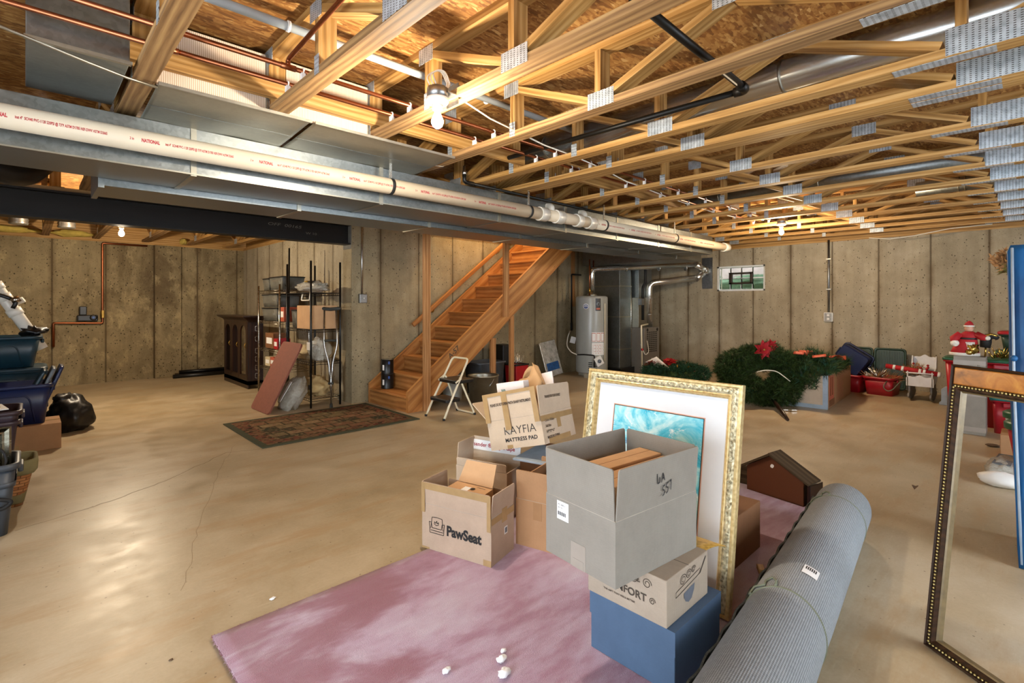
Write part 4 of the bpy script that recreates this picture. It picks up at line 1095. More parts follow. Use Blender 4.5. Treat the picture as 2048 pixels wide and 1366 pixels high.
for z in (1.1, 1.45): MB().tube([(8.62, 5.14, z - .008), (8.62, 5.14, z + .008)], .064, 20).build('joint_band', galv_bright, vf2, True)
# ---------------------------------------------------------------- window wall fittings
oc = onX(1658, 634, XW)
t = thing('wall_outlet', 'metal outlet box on the window wall with conduit running up from it', 'outlet', (XW, oc.y, oc.z))
MB().box(-.05, 0, -.065, .065, -.075, .075).build('outlet_box', white_plastic, t, bev=.006)
MB().box(-.054, -.05, -.055, .055, -.065, .065).build('cover_plate', aluminium, t, bev=.003)
for z in (-.03, .03): MB().box(-.058, -.053, -.018, .018, z - .018, z + .018).build('socket', porcelain, t, bev=.004)
MB().tube([(-.02, 0, .075), (-.02, 0, 2.36 - oc.z)], .016, 10).build('conduit', grey_steel_box, t)
for z in (.45, .95): MB().box(-.04, 0, -.035, .035, z, z + .02).build('conduit_strap', aluminium, t)
# ---------------------------------------------------------------- copper pipework on the far wall
t = thing('copper_manifold', 'copper water pipe on the stained far wall with a shutoff and side branch', 'pipe', (.9, YF, .6))
y = YF - .06
a = onY(205, 483, y); b_ = onY(205, 646, y); c_ = onY(107, 646, y); e_ = onY(107, 694, y)
MB().tube(bend([(a.x + .6, y, 2.30), (a.x, y, 2.30), b_, c_, e_], .02), .017, 12).build('pipe', copper, t, True)
v_ = onY(205, 628, y); MB().tube([v_ - V((0, 0, .06)), v_ + V((0, 0, .06))], .026, 12).build('valve_body', brass, t, True)
MB().box(v_.x - .012, v_.x + .012, y - .05, y - .035, v_.z - .06, v_.z + .06).build('valve_lever', plain('yellow lever', 'c9a020', .4), t, True)
tag(MB().lathe([(.02, 0), (.02, .006)], (e_.x, y, e_.z), rot('Y', 0), 12).build('x', copper), 'tmp', 'tmp')
bpy.data.objects.remove(bpy.data.objects['x'])
m0 = onY(170, 640, y)
t = thing('water_meter', 'black water meter on the copper pipe of the far wall', 'meter', (m0.x, y, m0.z))
MB().box(-.10, .16, -.06, .05, -.02, .08).build('meter_body', valve_black, t, bev=.015)
MB().box(-.07, .02, -.05, .04, .08, .22).build('meter_head', valve_black, t, bev=.01)
MB().lathe([(.045, 0), (.045, .03), (.03, .035)], (.10, -.06, .04), rot('X', 90), 20).build('dial', black_plastic, t)
MB().lathe([(.022, .036), (.018, .04)], (.10, -.06, .04), rot('X', 90), 16).build('blue_face', sticker_blue, t)
# poles lying along the far wall
for k, (y_, z_, r_, mm, lb) in enumerate(((10.42, .035, .035, black_plastic, 'dark rolled pole bag lying along the far wall, front one'), (10.52, .04, .04, roof_wood, 'brown pole lying along the far wall behind the dark roll'), (10.47, .10, .03, black_metal, 'dark pole lying on top of the other two by the far wall'))):
    tag(MB().tube([(1.85 + .05 * k, y_, z_), (2.75, y_, z_)], r_, 14).build('long_pole', mm), lb, 'pole')
# ---------------------------------------------------------------- dark cabinet
cx0, cx1, cy0, cy1, ch = 2.44, 2.66, 8.32, 9.60, 1.04
cb = thing('open_cabinet', 'dark carved wooden cabinet with three arched openings and a flared top', 'cabinet', (2.65, 8.9, 0))
MB().box(cx0, cx1, cy0, cy0 + .03, .06, ch).build('side_panel', dark_wood, cb, True)
MB().box(cx0, cx1, cy1 - .03, cy1, .06, ch).build('side_panel', dark_wood, cb, True)
MB().box(cx0, cx1, cy0, cy1, .06, .12).build('bottom_board', dark_wood, cb, True)
MB().box(cx0, cx0 + .025, cy0, cy1, 0, .13).build('plinth', dark_wood, cb, True, bev=.006)
dw = (cy1 - cy0 - .06) / 3
for k in range(3):
    y0 = cy0 + .03 + k * dw; y1 = y0 + dw
    d_ = MB().box(cx0 - .006, cx0 + .018, y0 + .004, y0 + .06, .13, ch).box(cx0 - .006, cx0 + .018, y1 - .06, y1 - .004, .13, ch).box(cx0 - .006, cx0 + .018, y0 + .06, y1 - .06, .13, .20).box(cx0 - .006, cx0 + .018, y0 + .06, y1 - .06, ch - .07, ch)
    # arched head of the opening
    n_ = 10; ym = (y0 + y1) / 2; hw = (y1 - y0) / 2 - .06
    for i in range(n_):
        a0, a1 = PI * i / n_, PI * (i + 1) / n_
        p0 = (ym + hw * math.cos(a0), ch - .19 + .12 * math.sin(a0)); p1 = (ym + hw * math.cos(a1), ch - .19 + .12 * math.sin(a1))
        P = [V((x, yy, zz)) for (yy, zz) in (p0, p1, (p0[0], ch - .069), (p1[0], ch - .069)) for x in (cx0 - .006, cx0 + .018)]
        d_.hexa(P)
    dd = d_.build('door_frame', dark_wood, cb, True)
    MB().tube([(cx0 - .012, y0 + .05, .62), (cx0 - .03, y0 + .05, .66), (cx0 - .012, y0 + .05, .70)], .006, 8).build('door_pull', brass, dd, True)
lp = []
for dz, o in ((ch - .02, .0), (ch + .01, .012), (ch + .03, .04), (ch + .055, .085), (ch + .065, .09), (ch + .078, .09)):
    lp.append([V((cx0 - o, cy0 - o, dz)), V((cx1, cy0 - o, dz)), V((cx1, cy1 + o, dz)), V((cx0 - o, cy1 + o, dz))])
MB().loft(lp, True, True, False).build('crown_moulding', dark_wood, cb, True)
# ---------------------------------------------------------------- foreground carpet
def carpet_fn(u, v):
    x = .52 + (3.74 - .52) * u; y = .70 + (2.205 - .70) * v
    return (x, y, .013 + .0012 * math.sin(x * 31) * math.sin(y * 27))
cpt = MB()
cpt.sheet(carpet_fn, 60, 30, .012)
# ragged pile along the edges
def tuft(p, d):
    a = V(p); s_ = V((-d[1], d[0], 0)) * .004
    tip = a + V((d[0], d[1], 0)) * RND.uniform(.004, .013) + V((0, 0, RND.uniform(-.008, .006)))
    cpt.f([cpt.v(a - s_), cpt.v(a + s_), cpt.v(tip)])
for k in range(900):
    x = .52 + 3.22 * RND.random(); tuft((x, 2.203, .014), (RND.uniform(-.5, .5), 1))
for k in range(420):
    y = .70 + 1.505 * RND.random(); tuft((.522, y, .014), (-1, RND.uniform(-.5, .5)))
    tuft((3.738, y, .014), (1, RND.uniform(-.5, .5)))
tag(cpt.build('pink_carpet', carpet_m), 'pink cut pile carpet remnant lying under the open moving boxes', 'carpet')
CZ = .0195
# ---------------------------------------------------------------- box makers
tape_brown = plain('tape on brown card', '9a7450', 0.25, 0, .05)
fold_m = cardboard('worn fold', 'aca08f', False)
T_ = .005
def box_frame(o, x, y, up=None):
    x = V(x).normalized(); y = V(y); z = x.cross(y).normalized(); y = z.cross(x)
    return frame(V(o), x, y, z)
def open_box(name, label, M, w, d, h, mt, fl, flap_m=None, group=None, fh=None):
    """x runs along the front, y to the back, z up. FL: {side: (degrees folded outward, height)}"""
    t = thing(name, label, 'box', M, group)
    b = MB()
    b.box(0, w, 0, d, 0, T_)
    b.box(0, w, 0, T_, T_, h).box(0, w, d - T_, d, T_, h).box(0, T_, T_, d - T_, T_, h).box(w - T_, w, T_, d - T_, T_, h)
    return t, b
def finish_open(t, b, w, d, h, mt, fl, flap_m=None):
    b.build('box_body', mt, t)
    for side, (deg, hh) in fl.items():
        if side == 'front': o, x, y = V((.005, 0, h)), V((1, 0, 0)), V((0, 1, 0)); L = w - .010
        elif side == 'back': o, x, y = V((w - .005, d, h)), V((-1, 0, 0)), V((0, -1, 0)); L = w - .010
        elif side == 'left': o, x, y = V((0, d - .005, h)), V((0, -1, 0)), V((1, 0, 0)); L = d - .010
        else: o, x, y = V((w, .005, h)), V((0, 1, 0)), V((-1, 0, 0)); L = d - .010
        a = math.radians(deg); up = V((0, 0, 1)) * math.cos(a) - y * math.sin(a); yy = y * math.cos(a) + V((0, 0, 1)) * math.sin(a)
        F = frame(o, x, yy, up)
        ch = .006
        MB().loft([[F @ V(p) for p in ((0, 0, .001), (L, 0, .001), (L, T_, .001), (0, T_, .001))], [F @ V(p) for p in ((0, 0, hh - ch), (L, 0, hh - ch), (L, T_, hh - ch), (0, T_, hh - ch))], [F @ V(p) for p in ((ch, 0, hh), (L - ch, 0, hh), (L - ch, T_, hh), (ch, T_, hh))]], True, True, False).build('box_flap', flap_m or mt, t)
        # the scored fold shows as a slight ridge
        MB().tube([F @ V((-.003, .001, 0)), F @ V((L + .003, .001, 0))], .0015, 6).build('fold_line', fold_m, t)
def patch(t, name, mt, x0, x1, z0, z1, face='front', w=0, d=0, off=.0008, th=.0006):
    m_ = MB()
    if face == 'front': m_.box(x0, x1, -off - th, -off + th * .2, z0, z1)
    elif face == 'right': m_.box(w + off, w + off + th, x0, x1, z0, z1)
    elif face == 'top': m_.box(x0, x1, z0, z1, w + off, w + off + th)
    elif face == 'left': m_.box(-off - th, -off, x0, x1, z0, z1)
    return m_.build(name, mt, t)
def front_text(x0, z0, off=.0016, tilt=0.0):
    return lambda x, y: V((x0 + x, -off, z0 + y + x * tilt))
def side_text(w, y0, z0, off=.0016):
    return lambda x, y: V((w + off, y0 + x, z0 + y))
# ---------------------------------------------------------------- PawSeat box
O, A, B = gz(844.4, 1093.6, CZ), gz(982.4, 1135.6, CZ), gz(1023.8, 1095.7, CZ)
w1, d1 = (A - O).length, (B - A).length
M1 = box_frame(O, A - O, (B - A))
t, b = open_box('moving_box', 'small open tan moving box printed with a paw seat logo, on the pink carpet', M1, w1, d1, .235, kraft_paw, None)
finish_open(t, b, w1, d1, .235, kraft_paw, {'front': (2, .112), 'left': (3, .112), 'right': (4, .112), 'back': (6, .06)})
m_ = MB(); m_.text('PawSeat', .070, front_text(.160, .098), .0030, .90)
m_.build('printed_name', ink, t)
m_ = MB()
def stroke(mb, pts, r, M=None, off=.0022):
    P = [V((p[0], -off, p[1])) for p in pts]
    for p, q in zip(P[:-1], P[1:]):
        d_ = (q - p); n_ = V((-d_.z, 0, d_.x)).normalized() * r
        mb.f([mb.v(p - n_), mb.v(p + n_), mb.v(q + n_), mb.v(q - n_)])
ox, oz = .058, .080
for pts in (((0, .035), (.008, .10), (.035, .103), (.062, .10), (.066, .035)), ((-.006, .045), (-.008, .072), (.004, .070), (.008, .040), (.058, .040), (.062, .070), (.074, .072), (.072, .045)), ((-.006, .045), (-.004, .012), (.070, .012), (.072, .045)), ((0, .026), (.068, .026)),
            ((.022, .078), (.020, .064), (.030, .058), (.042, .062), (.043, .078), (.036, .068), (.033, .084), (.028, .068), (.022, .078))):
    stroke(m_, [(ox + x * 1.2, oz + z * .92) for x, z in pts], .0016)
m_.build('seat_logo', ink, t)
patch(t, 'tape_strip', tape_m, 0, w1, .312, .346, off=.005)
patch(t, 'tape_strip', tape_m, .0, .022, .19, .34, off=.0052)
patch(t, 'tape_strip', tape_m, w1 - .022, w1, .17, .34, off=.0052)
patch(t, 'tape_strip', tape_m, 0, .05, .0, .010)
patch(t, 'tape_strip', tape_m, w1 - .045, w1, .0, .03)
patch(t, 'tape_strip', tape_m, .0, d1, .20, .232, 'right', w1)
patch(t, 'tape_strip', tape_m, .10, .15, .18, .25, 'right', w1, off=.0016)
patch(t, 'shipping_label', paper, .125, .155, .112, .150, 'right', w1)
patch(t, 'label_print', stone_grey, .130, .150, .118, .144, 'right', w1, off=.0015)
# small carton that sits inside it
Mi = M1 @ tr(.10, .03, .17) @ rot('Z', -3) @ rot('X', 4)
t = thing('small_carton', 'small orange brown carton with its lid up, inside the box with the paw seat logo', 'box', Mi)
MB().box(0, .235, 0, .15, 0, .135).build('box_body', kraft_orange, t)
F = Mi
MB().prism([(0, 0), (.225, 0), (.215, .12), (.018, .115)], .004, frame((.008, .15, .137), (1, 0, 0), (0, math.cos(1.05), math.sin(1.05)), (0, -math.sin(1.05), math.cos(1.05)))).build('box_flap', kraft_orange, t)
MB().box(.085, .125, -.001, .11, .1352, .1362).box(.085, .125, -.0012, 0, .09, .1362).build('tape_strip', paper, t)
MB().lathe([(.014, .1362), (.014, .1366), (.010, .1366), (.010, .1362)], (.14, .10, 0), None, 24).build('printed_ring', ink_brown, t)
m_ = MB(); m_.text('Home', .016, lambda x, y: V((.15 + x, .122 + y, .1364)), 0, 1.3); m_.build('printed_word', ink_brown, t)
# ---------------------------------------------------------------- box with the red printed tape, behind
O = V((1.93, 2.50, .001))
M2 = box_frame(O, (.30, -.95, 0), (.95, .30, 0))
t, b = open_box('moving_box', 'open grey box with red lettered tape inside its flap, behind the paw seat logo box', M2, .36, .19, .30, kraft_paw, None)
finish_open(t, b, .36, .19, .30, kraft_pale, {'left': (-4, .14), 'back': (2, .14), 'front': (6, .05)})
m_ = MB(); m_.box(.01, .355, .1825, .1845, .355, .42); m_.build('white_tape', paper, t)
m_ = MB(); m_.text('sender \u00ae fragile tape', .036, lambda x, y: V((.012 + x, .1815, .378 + y)), .0006, 1.0); m_.build('red_lettering', ink_red, t)
# ---------------------------------------------------------------- brown box right of the PawSeat one
O, A = gz(1032, 1087, CZ), gz(1093, 1104, CZ)
M3 = box_frame(O, A - O, (.96, .27, 0))
t, b = open_box('moving_box', 'plain brown open box standing between the paw seat logo box and the big grey box', M3, .40, .30, .245, kraft_brown, None)
finish_open(t, b, .40, .30, .245, kraft_brown, {'front': (3, .155), 'left': (-26, .155), 'back': (-3, .15), 'right': (10, .155)})
patch(t, 'tape_strip', tape_brown, .105, .155, .15, .24)
# ---------------------------------------------------------------- stack: blue box, Comfort box, big grey box
t = thing('storage_box', 'blue lidded storage box at the bottom of the foreground stack', 'box', (1.52, .812, CZ))
MB().box(.003, .342, .003, .341, 0, .20).build('box_body', blue_board, t, bev=.003)
lb_ = MB()
lb_.box(0, .345, 0, .344, .206, .2105).box(0, .345, 0, .0035, .13, .206).box(0, .345, .3405, .344, .13, .206).box(0, .0035, .0035, .3405, .13, .206).box(.3415, .345, .0035, .3405, .13, .206)
lb_.build('box_lid', blue_board, t)
BZ = CZ + .2115
M4 = tr(1.516, 1.162, BZ) @ rot('Z', -90)      # x of the front runs toward -Y
w4, d4, h4 = .322, .30, .158
kraft_comfort = cardboard('greyish tan carton', 'a39380')
t = thing('gift_box', 'closed tan carton printed with ornate comfort lettering, sitting on the blue storage box', 'box', M4)
MB().box(0, w4, 0, d4, 0, h4).build('box_body', kraft_comfort, t, bev=.003)
MB().text('COMFORT', .037, front_text(.070, .058), .0010, 1.0).build('printed_word', ink_brown, t)
MB().text('the gift that feels better'.upper(), .0085, front_text(.072, .036), .0002, 1.15).build('printed_slogan', ink_brown, t)
MB().text('CHOCOL', .026, front_text(.10, .104, tilt=.10), .0006, 1.1, shear=.2).build('printed_script', ink_brown, t)
m_ = MB()
for k in range(3):
    cxx = .15 + .05 * k; stroke(m_, [(cxx + .018 * math.cos(a) * (1 - a / 14), .122 + .018 * math.sin(a) * (1 - a / 14)) for a in [i * .4 for i in range(26)]], .0012)
stroke(m_, [(.27 + .012 * math.cos(a) * (1 - a / 14), .07 + .012 * math.sin(a) * (1 - a / 14)) for a in [i * .4 for i in range(26)]], .0012)
m_.build('scroll_ornament', ink_brown, t)
# teacup and ribbon drawn on the end
m_ = MB()
def stroke_r(mb, pts, r, w_, off=.0016):
    P = [V((w_ + off, p[0], p[1])) for p in pts]
    for p, q in zip(P[:-1], P[1:]):
        d_ = (q - p); n_ = V((0, -d_.z, d_.y)).normalized() * r
        mb.f([mb.v(p - n_), mb.v(p + n_), mb.v(q + n_), mb.v(q - n_)])
stroke_r(m_, [(.06, .078), (.235, .10), (.235, .118), (.06, .096), (.06, .078)], .0011, w4)
for cyy, cz_, r_ in ((.11, .122, .024), (.15, .128, .020), (.185, .132, .016)): stroke_r(m_, [(cyy + r_ * math.cos(a) * (1 - a / 16), cz_ + r_ * math.sin(a) * (1 - a / 16) * .8) for a in [i * .4 for i in range(30)]], .0012, w4)
stroke_r(m_, [(.235, .10), (.28, .145)], .003, w4)
m_.build('ribbon_drawing', ink_brown, t)
m_ = MB(); m_.f([m_.v((w4 + .0012, y_, z_)) for y_, z_ in ((.115, .072), (.195, .082), (.19, .06), (.172, .036), (.15, .030), (.128, .040), (.117, .056))]); m_.build('teacup_drawing', plain('cup print', '5c5f66', .7), t)
MB().box(0, w4, d4 / 2 - .001, d4 / 2 + .001, h4 - .001, h4 + .0005).build('lid_seam', ink_brown, t)
GZ = BZ + h4 + .0006
O = gz(1092.4, 1100, GZ); A = gz(1231, 1179.7, GZ); B = gz(1391, 1094, GZ)
M5 = box_frame(O, A - O, B - A)
w5, d5 = (A - O).length, (B - A).length
t, b = open_box('moving_box', 'big open grey moving box marked in black pen, on top of the comfort carton', M5, w5, d5, .214, kraft_grey, None)
finish_open(t, b, w5, d5, .214, kraft_grey, {'front': (2.5, .168), 'left': (3, .168), 'right': (4, .168), 'back': (1, .168)})
m_ = MB()
def pen(pts, r=.0022):
    stroke_r(m_, pts, r, w5 + .0075)
s_ = lambda a, c=0: [(.205 + x * .72, .290 + z * .72) for x, z in a]
pen(s_([(0, .054), (.003, .030), (.004, .006), (.020, .010), (.022, .034)])); pen(s_([(.034, .006), (.046, .050), (.060, .012)])); pen(s_([(.038, .024), (.056, .026)]))
pen(s_([(.062, -.010), (.044, -.016), (.043, -.032), (.056, -.034), (.056, -.052), (.042, -.060)])); pen(s_([(.092, -.002), (.074, -.008), (.072, -.024), (.086, -.028), (.084, -.046), (.070, -.054)])); pen(s_([(.100, -.004), (.112, .006), (.108, -.044)]))
m_.build('pen_marking', ink, t)
patch(t, 'shipping_label', paper, .060, .118, .140, .205)
m_ = MB(); m_.text('PO 44021', .009, front_text(.066, .19, .0024), 0, 1); m_.text('SKU 001', .007, front_text(.066, .18, .0024), 0, 1)
for k in range(9): m_.box(.066 + k * .0045, .0685 + k * .0045 - .0012 * (k % 2), -.0026, -.0016, .155, .168)
m_.build('label_print', ink, t)
patch(t, 'tape_strip', tape_clear, .13, .20, .0, .085)
patch(t, 'tape_strip', tape_clear, .14, .19, .0, .03, off=.0018)
for k, (x0, x1, hh, lb) in enumerate(((.085, .190, .318, 'flat brown carton packed inside the big grey box, left one'), (.197, w5 - .02, .310, 'flat brown carton packed inside the big grey box, right one'))):
    tt = thing('packed_carton', lb, 'box', M5 @ tr(x0, .02, T_ + .001) @ rot('Z', 0))
    MB().box(0, x1 - x0, 0, d5 - .04, 0, hh).build('box_body', kraft_orange, tt, bev=.003)
    MB().box((x1 - x0) / 2 - .0008, (x1 - x0) / 2 + .0008, .0, d5 - .04, hh + .0001, hh + .0005).build('lid_seam', kraft_dark, tt)
# ---------------------------------------------------------------- Kayfia box on its pile
def closed_box(name, label, M, w, d, h, mt, seam=True):
    t = thing(name, label, 'box', M)
    MB().box(0, w, 0, d, 0, h).build('box_body', mt, t, bev=.003)
    if seam: MB().box(0, w, d / 2 - .024, d / 2 + .024, h + .0003, h + .001).build('tape_strip', tape_m, t)
    return t
MK0 = box_frame((2.17, 2.18, .0005), (.28, -.96, 0), (.96, .28, 0))
closed_box('packed_box', 'dark closed carton on the floor that carries the tilted mattress pad box', MK0, .40, .36, .37, kraft_dark)
t = thing('picture_book', 'flat pale blue folder lying under the tilted mattress pad box', 'folder', MK0 @ tr(.0, -.09, .3725))
MB().box(0, .30, 0, .34, 0, .012).build('cover', pale_blue, t, bev=.002)
O = V((2.055, 2.31, .400)); e1 = V((.28 * .358, -.96 * .358, .088)); e2 = V((.94 * .515, .33 * .515, -.050))
M6 = box_frame(O, e1, e2)
w6, d6, h6 = .375, .44, .175
t, b = open_box('moving_box', 'tilted white box printed with mattress pad lettering, on top of the pile behind', M6, w6, d6, h6, kraft_pale, None)
finish_open(t, b, w6, d6, h6, kraft_pale, {'front': (4, .165), 'right': (4, .165), 'left': (38, .16), 'back': (14, .165)}, kraft_pale)
MB().text('KAYFIA', .068, front_text(.11, .082), -.0006, 1.0).build('printed_name', ink, t)
MB().text('MATTRESS PAD', .031, front_text(.112, .040), .0008, 1.05).build('printed_line', ink, t)
def kflap(x0, z0):
    a = math.radians(4)
    return lambda x, y: V((x0 + x, -.0050 - (z0 + y) * math.sin(a) - .0085 * (1 if .12 < x0 + x < .19 else 0), h6 + (z0 + y) * math.cos(a)))
m_ = MB().text('PLEASE DO NOT OPEN WITH SHARP INSTRUMENT', .0225, kflap(.048, .085), .0007, .56)
m_.build('printed_warning', ink, t)
m_ = MB(); y0 = .045
for k, s__ in enumerate(('Color: White', 'Full Size', '54"*75"*17"', 'MADE IN CHINA')): MB().text(s__, .022, side_text(w6, .045, .125 - k * .033), .0005, 1.0).build('side_line', ink_brown, t)
a4 = math.radians(4)
m_.text('THANKS FOR YOUR CHOICE', .022, lambda x, y: V((w6 + .0016 + (.085 + y) * math.sin(a4), .08 + x, h6 + (.085 + y) * math.cos(a4))), .0007, .75)
m_.build('side_greeting', ink_brown, t)
patch(t, 'tape_strip', tape_m, .135, .175, .11, h6 + .155, off=.013)
patch(t, 'tape_strip', tape_m, .0, w6, h6 + .145, h6 + .165, off=.0128)
patch(t, 'tape_strip', tape_m, .0, .034, h6 - .01, h6 + .16, off=.0126)
patch(t, 'tape_strip', tape_m, w6 - .034, w6, h6 - .04, h6 + .16, off=.0126)
patch(t, 'tape_strip', tape_m, .12, .16, .0, .022)
patch(t, 'tape_strip', tape_m, .0, d6, h6 - .045, h6 - .012, 'right', w6)
patch(t, 'tape_strip', tape_m, .20, .25, h6 - .10, h6 - .01, 'right', w6, off=.0015)
patch(t, 'tape_strip', tape_m, .06, .36, .0, .03, 'right', w6)
# crumpled paper bag and cartons stuffed into it
bag = thing('paper_bag', 'crumpled brown paper bag sticking out of the tilted mattress pad box', 'bag', M6 @ tr(.14, .30, .17))
def bagf(u, v):
    a = 2 * PI * u; r = .115 + .02 * math.sin(3 * a + 5 * v) + .012 * math.sin(7 * a - 9 * v)
    k = 1.0 if v < .75 else 1 - (v - .75) * 1.4
    return V((r * 1.25 * math.cos(a) * (.8 + .3 * v) * k, r * .8 * math.sin(a) * k, -.05 + .30 * v + v * v * (.02 * math.sin(4 * a + 2) + .07 * math.cos(a - .5))))
mb = MB(); mb.sheet(bagf, 40, 16, .002); mb.build('bag_body', bag_paper, bag)
wb = thing('white_carton', 'white carton with a green printed mark sticking out of the mattress pad box', 'box', M6 @ tr(.03, .10, .10) @ rot('Y', 3))
MB().box(0, .20, 0, .07, 0, .30).build('box_body', kraft_white, wb, bev=.003)
m_ = MB()
for k in range(4): stroke(m_, [(.035 + .008 * k, .26), (.050 + .007 * k, .215)], .0022)
m_.build('green_mark', teal_bin, wb)
tag(MB(M6 @ tr(.16, .30, .11) @ rot('X', -8) @ rot('Y', -2)).box(0, .18, 0, .012, 0, .31).build('white_board', kraft_white, bev=.002), 'plain white board standing in the back of the mattress pad box', 'board')
# things behind the Kayfia box
MB1 = box_frame((2.64, 1.80, .0005), (.5, -.85, 0), (.85, .5, 0))
t, b = open_box('moving_box', 'brown open box partly hidden between the mattress pad box and the framed seascape', MB1, .34, .40, .42, kraft_brown, None)
finish_open(t, b, .34, .40, .42, kraft_brown, {'right': (12, .15), 'back': (8, .15), 'front': (35, .12)})
tag(MB(frame((2.58, 1.88, .44), V((.45, -.86, -.30)).normalized(), V((.6, .3, .0)).normalized(), V((.09, -.18, .2)).normalized())).box(0, .20, 0, .03, 0, .09).build('black_case', black_plastic, bev=.004), 'narrow black case lying across the hidden brown box', 'case')
tag(MB(box_frame((2.40, 1.78, .02), (.25, -.6, .0), (.2, .08, .6))).box(0, .19, 0, .40, 0, .012).build('white_canvas', mat_board, bev=.002), 'white panel wedged beside the left edge of the framed seascape', 'panel')
tt = thing('brown_picture_frame', 'thin brown picture frame edge wedged beside the framed seascape', 'picture frame', box_frame((2.47, 1.72, .02), (.1, -.5, 0), (.16, .03, .6)))
MB().box(0, .02, 0, .42, 0, .02).box(.14, .16, 0, .42, 0, .02).box(.02, .14, .40, .42, 0, .02).box(.02, .14, 0, .02, 0, .02).build('moulding', dark_wood, tt, bev=.003)
MB().box(.018, .142, .018, .402, .004, .008).build('backing', gold_dull, tt)
# ---------------------------------------------------------------- the framed seascape
PB0, PB1 = V((2.052, 1.655, CZ)), V((2.065, .856, CZ))
LEAN = V((.150, .0, .925))
MP = frame(PB0, (PB1 - PB0).normalized(), LEAN.normalized(), (PB1 - PB0).normalized().cross(LEAN.normalized()))
PW, PH = (PB1 - PB0).length, LEAN.length + .008
pf = thing('framed_painting', 'large gilt framed seascape print with a wide white mat, leaning behind the boxes', 'painting', MP)
def frame_sides(name, w, h, prof, mt, parent, inset=0.0, M=None):
    """mitred moulding: PROF is (distance in from the outer edge, height toward the viewer)"""
    loops = []
    for d_, z in prof:
        q = d_ + inset; loops.append([V((q, q, z)), V((w - q, q, z)), V((w - q, h - q, z)), V((q, h - q, z))])
    m_ = MB(M)
    # uv along the run
    for i in range(len(loops)):
        A_, B_ = loops[i], loops[(i + 1) % len(loops)]
        for j in range(4):
            k = (j + 1) % 4; L = (A_[k] - A_[j]).length
            m_.f([m_.v(A_[j]), m_.v(A_[k]), m_.v(B_[k]), m_.v(B_[j])], [(0, i * .02), (L, i * .02), (L, i * .02 + .02), (0, i * .02 + .02)])
    bmesh.ops.remove_doubles(m_.bm, verts=m_.bm.verts, dist=1e-6)
    return m_.build(name, mt, parent)
fs = frame_sides('outer_moulding', PW, PH, [(0, 0), (0, .030), (.004, .036), (.012, .036), (.016, .030), (.016, 0)], gold_plain, pf)
frame_sides('carved_band', PW, PH, [(.016, 0), (.016, .030), (.024, .034), (.036, .034), (.046, .026), (.046, 0)], gold_carved, pf)
frame_sides('inner_moulding', PW, PH, [(.046, 0), (.046, .026), (.050, .028), (.056, .022), (.058, .024), (.066, .012), (.066, 0)], gold_plain, pf)
# raised scroll work on the carved band
sc = MB()
def scroll_run(x0, y0, x1, y1):
    L = math.hypot(x1 - x0, y1 - y0); n_ = int(L / .032); ux, uy = (x1 - x0) / L, (y1 - y0) / L
    for k in range(n_):
        c = (k + .5) * L / n_; cx_, cy_ = x0 + ux * c, y0 + uy * c; sg = 1 if k % 2 else -1
        pts = []
        for i in range(11):
            a = i * .62; r_ = .0105 * (1 - i / 15)
            px_, py_ = r_ * math.cos(a), sg * r_ * math.sin(a)
            pts.append(V((cx_ + ux * px_ - uy * py_, cy_ + uy * px_ + ux * py_, .0355)))
        sc.tube(pts, .0016, 5)
bnd = .031
scroll_run(bnd, bnd, bnd, PH - bnd); scroll_run(PW - bnd, bnd, PW - bnd, PH - bnd); scroll_run(bnd, PH - bnd, PW - bnd, PH - bnd); scroll_run(bnd, bnd, PW - bnd, bnd)
sc.build('scrollwork', gold_carved, pf)
MB().box(.06, PW - .06, .06, PH - .06, .004, .008).build('mat_board', mat_board, pf)
ix0, ix1, iy0, iy1 = .168, PW - .168, .190, PH - .170
MB().box(ix0 - .008, ix1 + .008, iy0 - .008, iy1 + .008, .0078, .0092).build('inner_mat', mat_pink, pf)
MB().box(ix0 - .004, ix1 + .004, iy0 - .004, iy1 + .004, .0090, .0102).build('dark_fillet', ink_brown, pf)
MB().box(ix0, ix1, iy0, iy1, .0098, .0108).build('print', painting_m, pf)
MB().box(.02, PW - .02, .02, PH - .02, -.004, .004).build('backing', kraft_dark, pf)
# gold card bridging to the seascape
tag(MB().sheet(lambda u, v: (1.83 + .195 * u, .862 + .27 * v, .372 - .045 * u + .010 * math.sin(PI * u) - .004 * v), 8, 6, .003).build('gold_card', gold_dull), 'bent gold card lying between the comfort carton and the framed seascape', 'card')
# box behind the seascape
M7 = tr(2.16, 1.005, CZ)
closed_box('packed_box', 'closed brown carton behind the lower right edge of the framed seascape', M7, .627, .42, .245, kraft_dark)
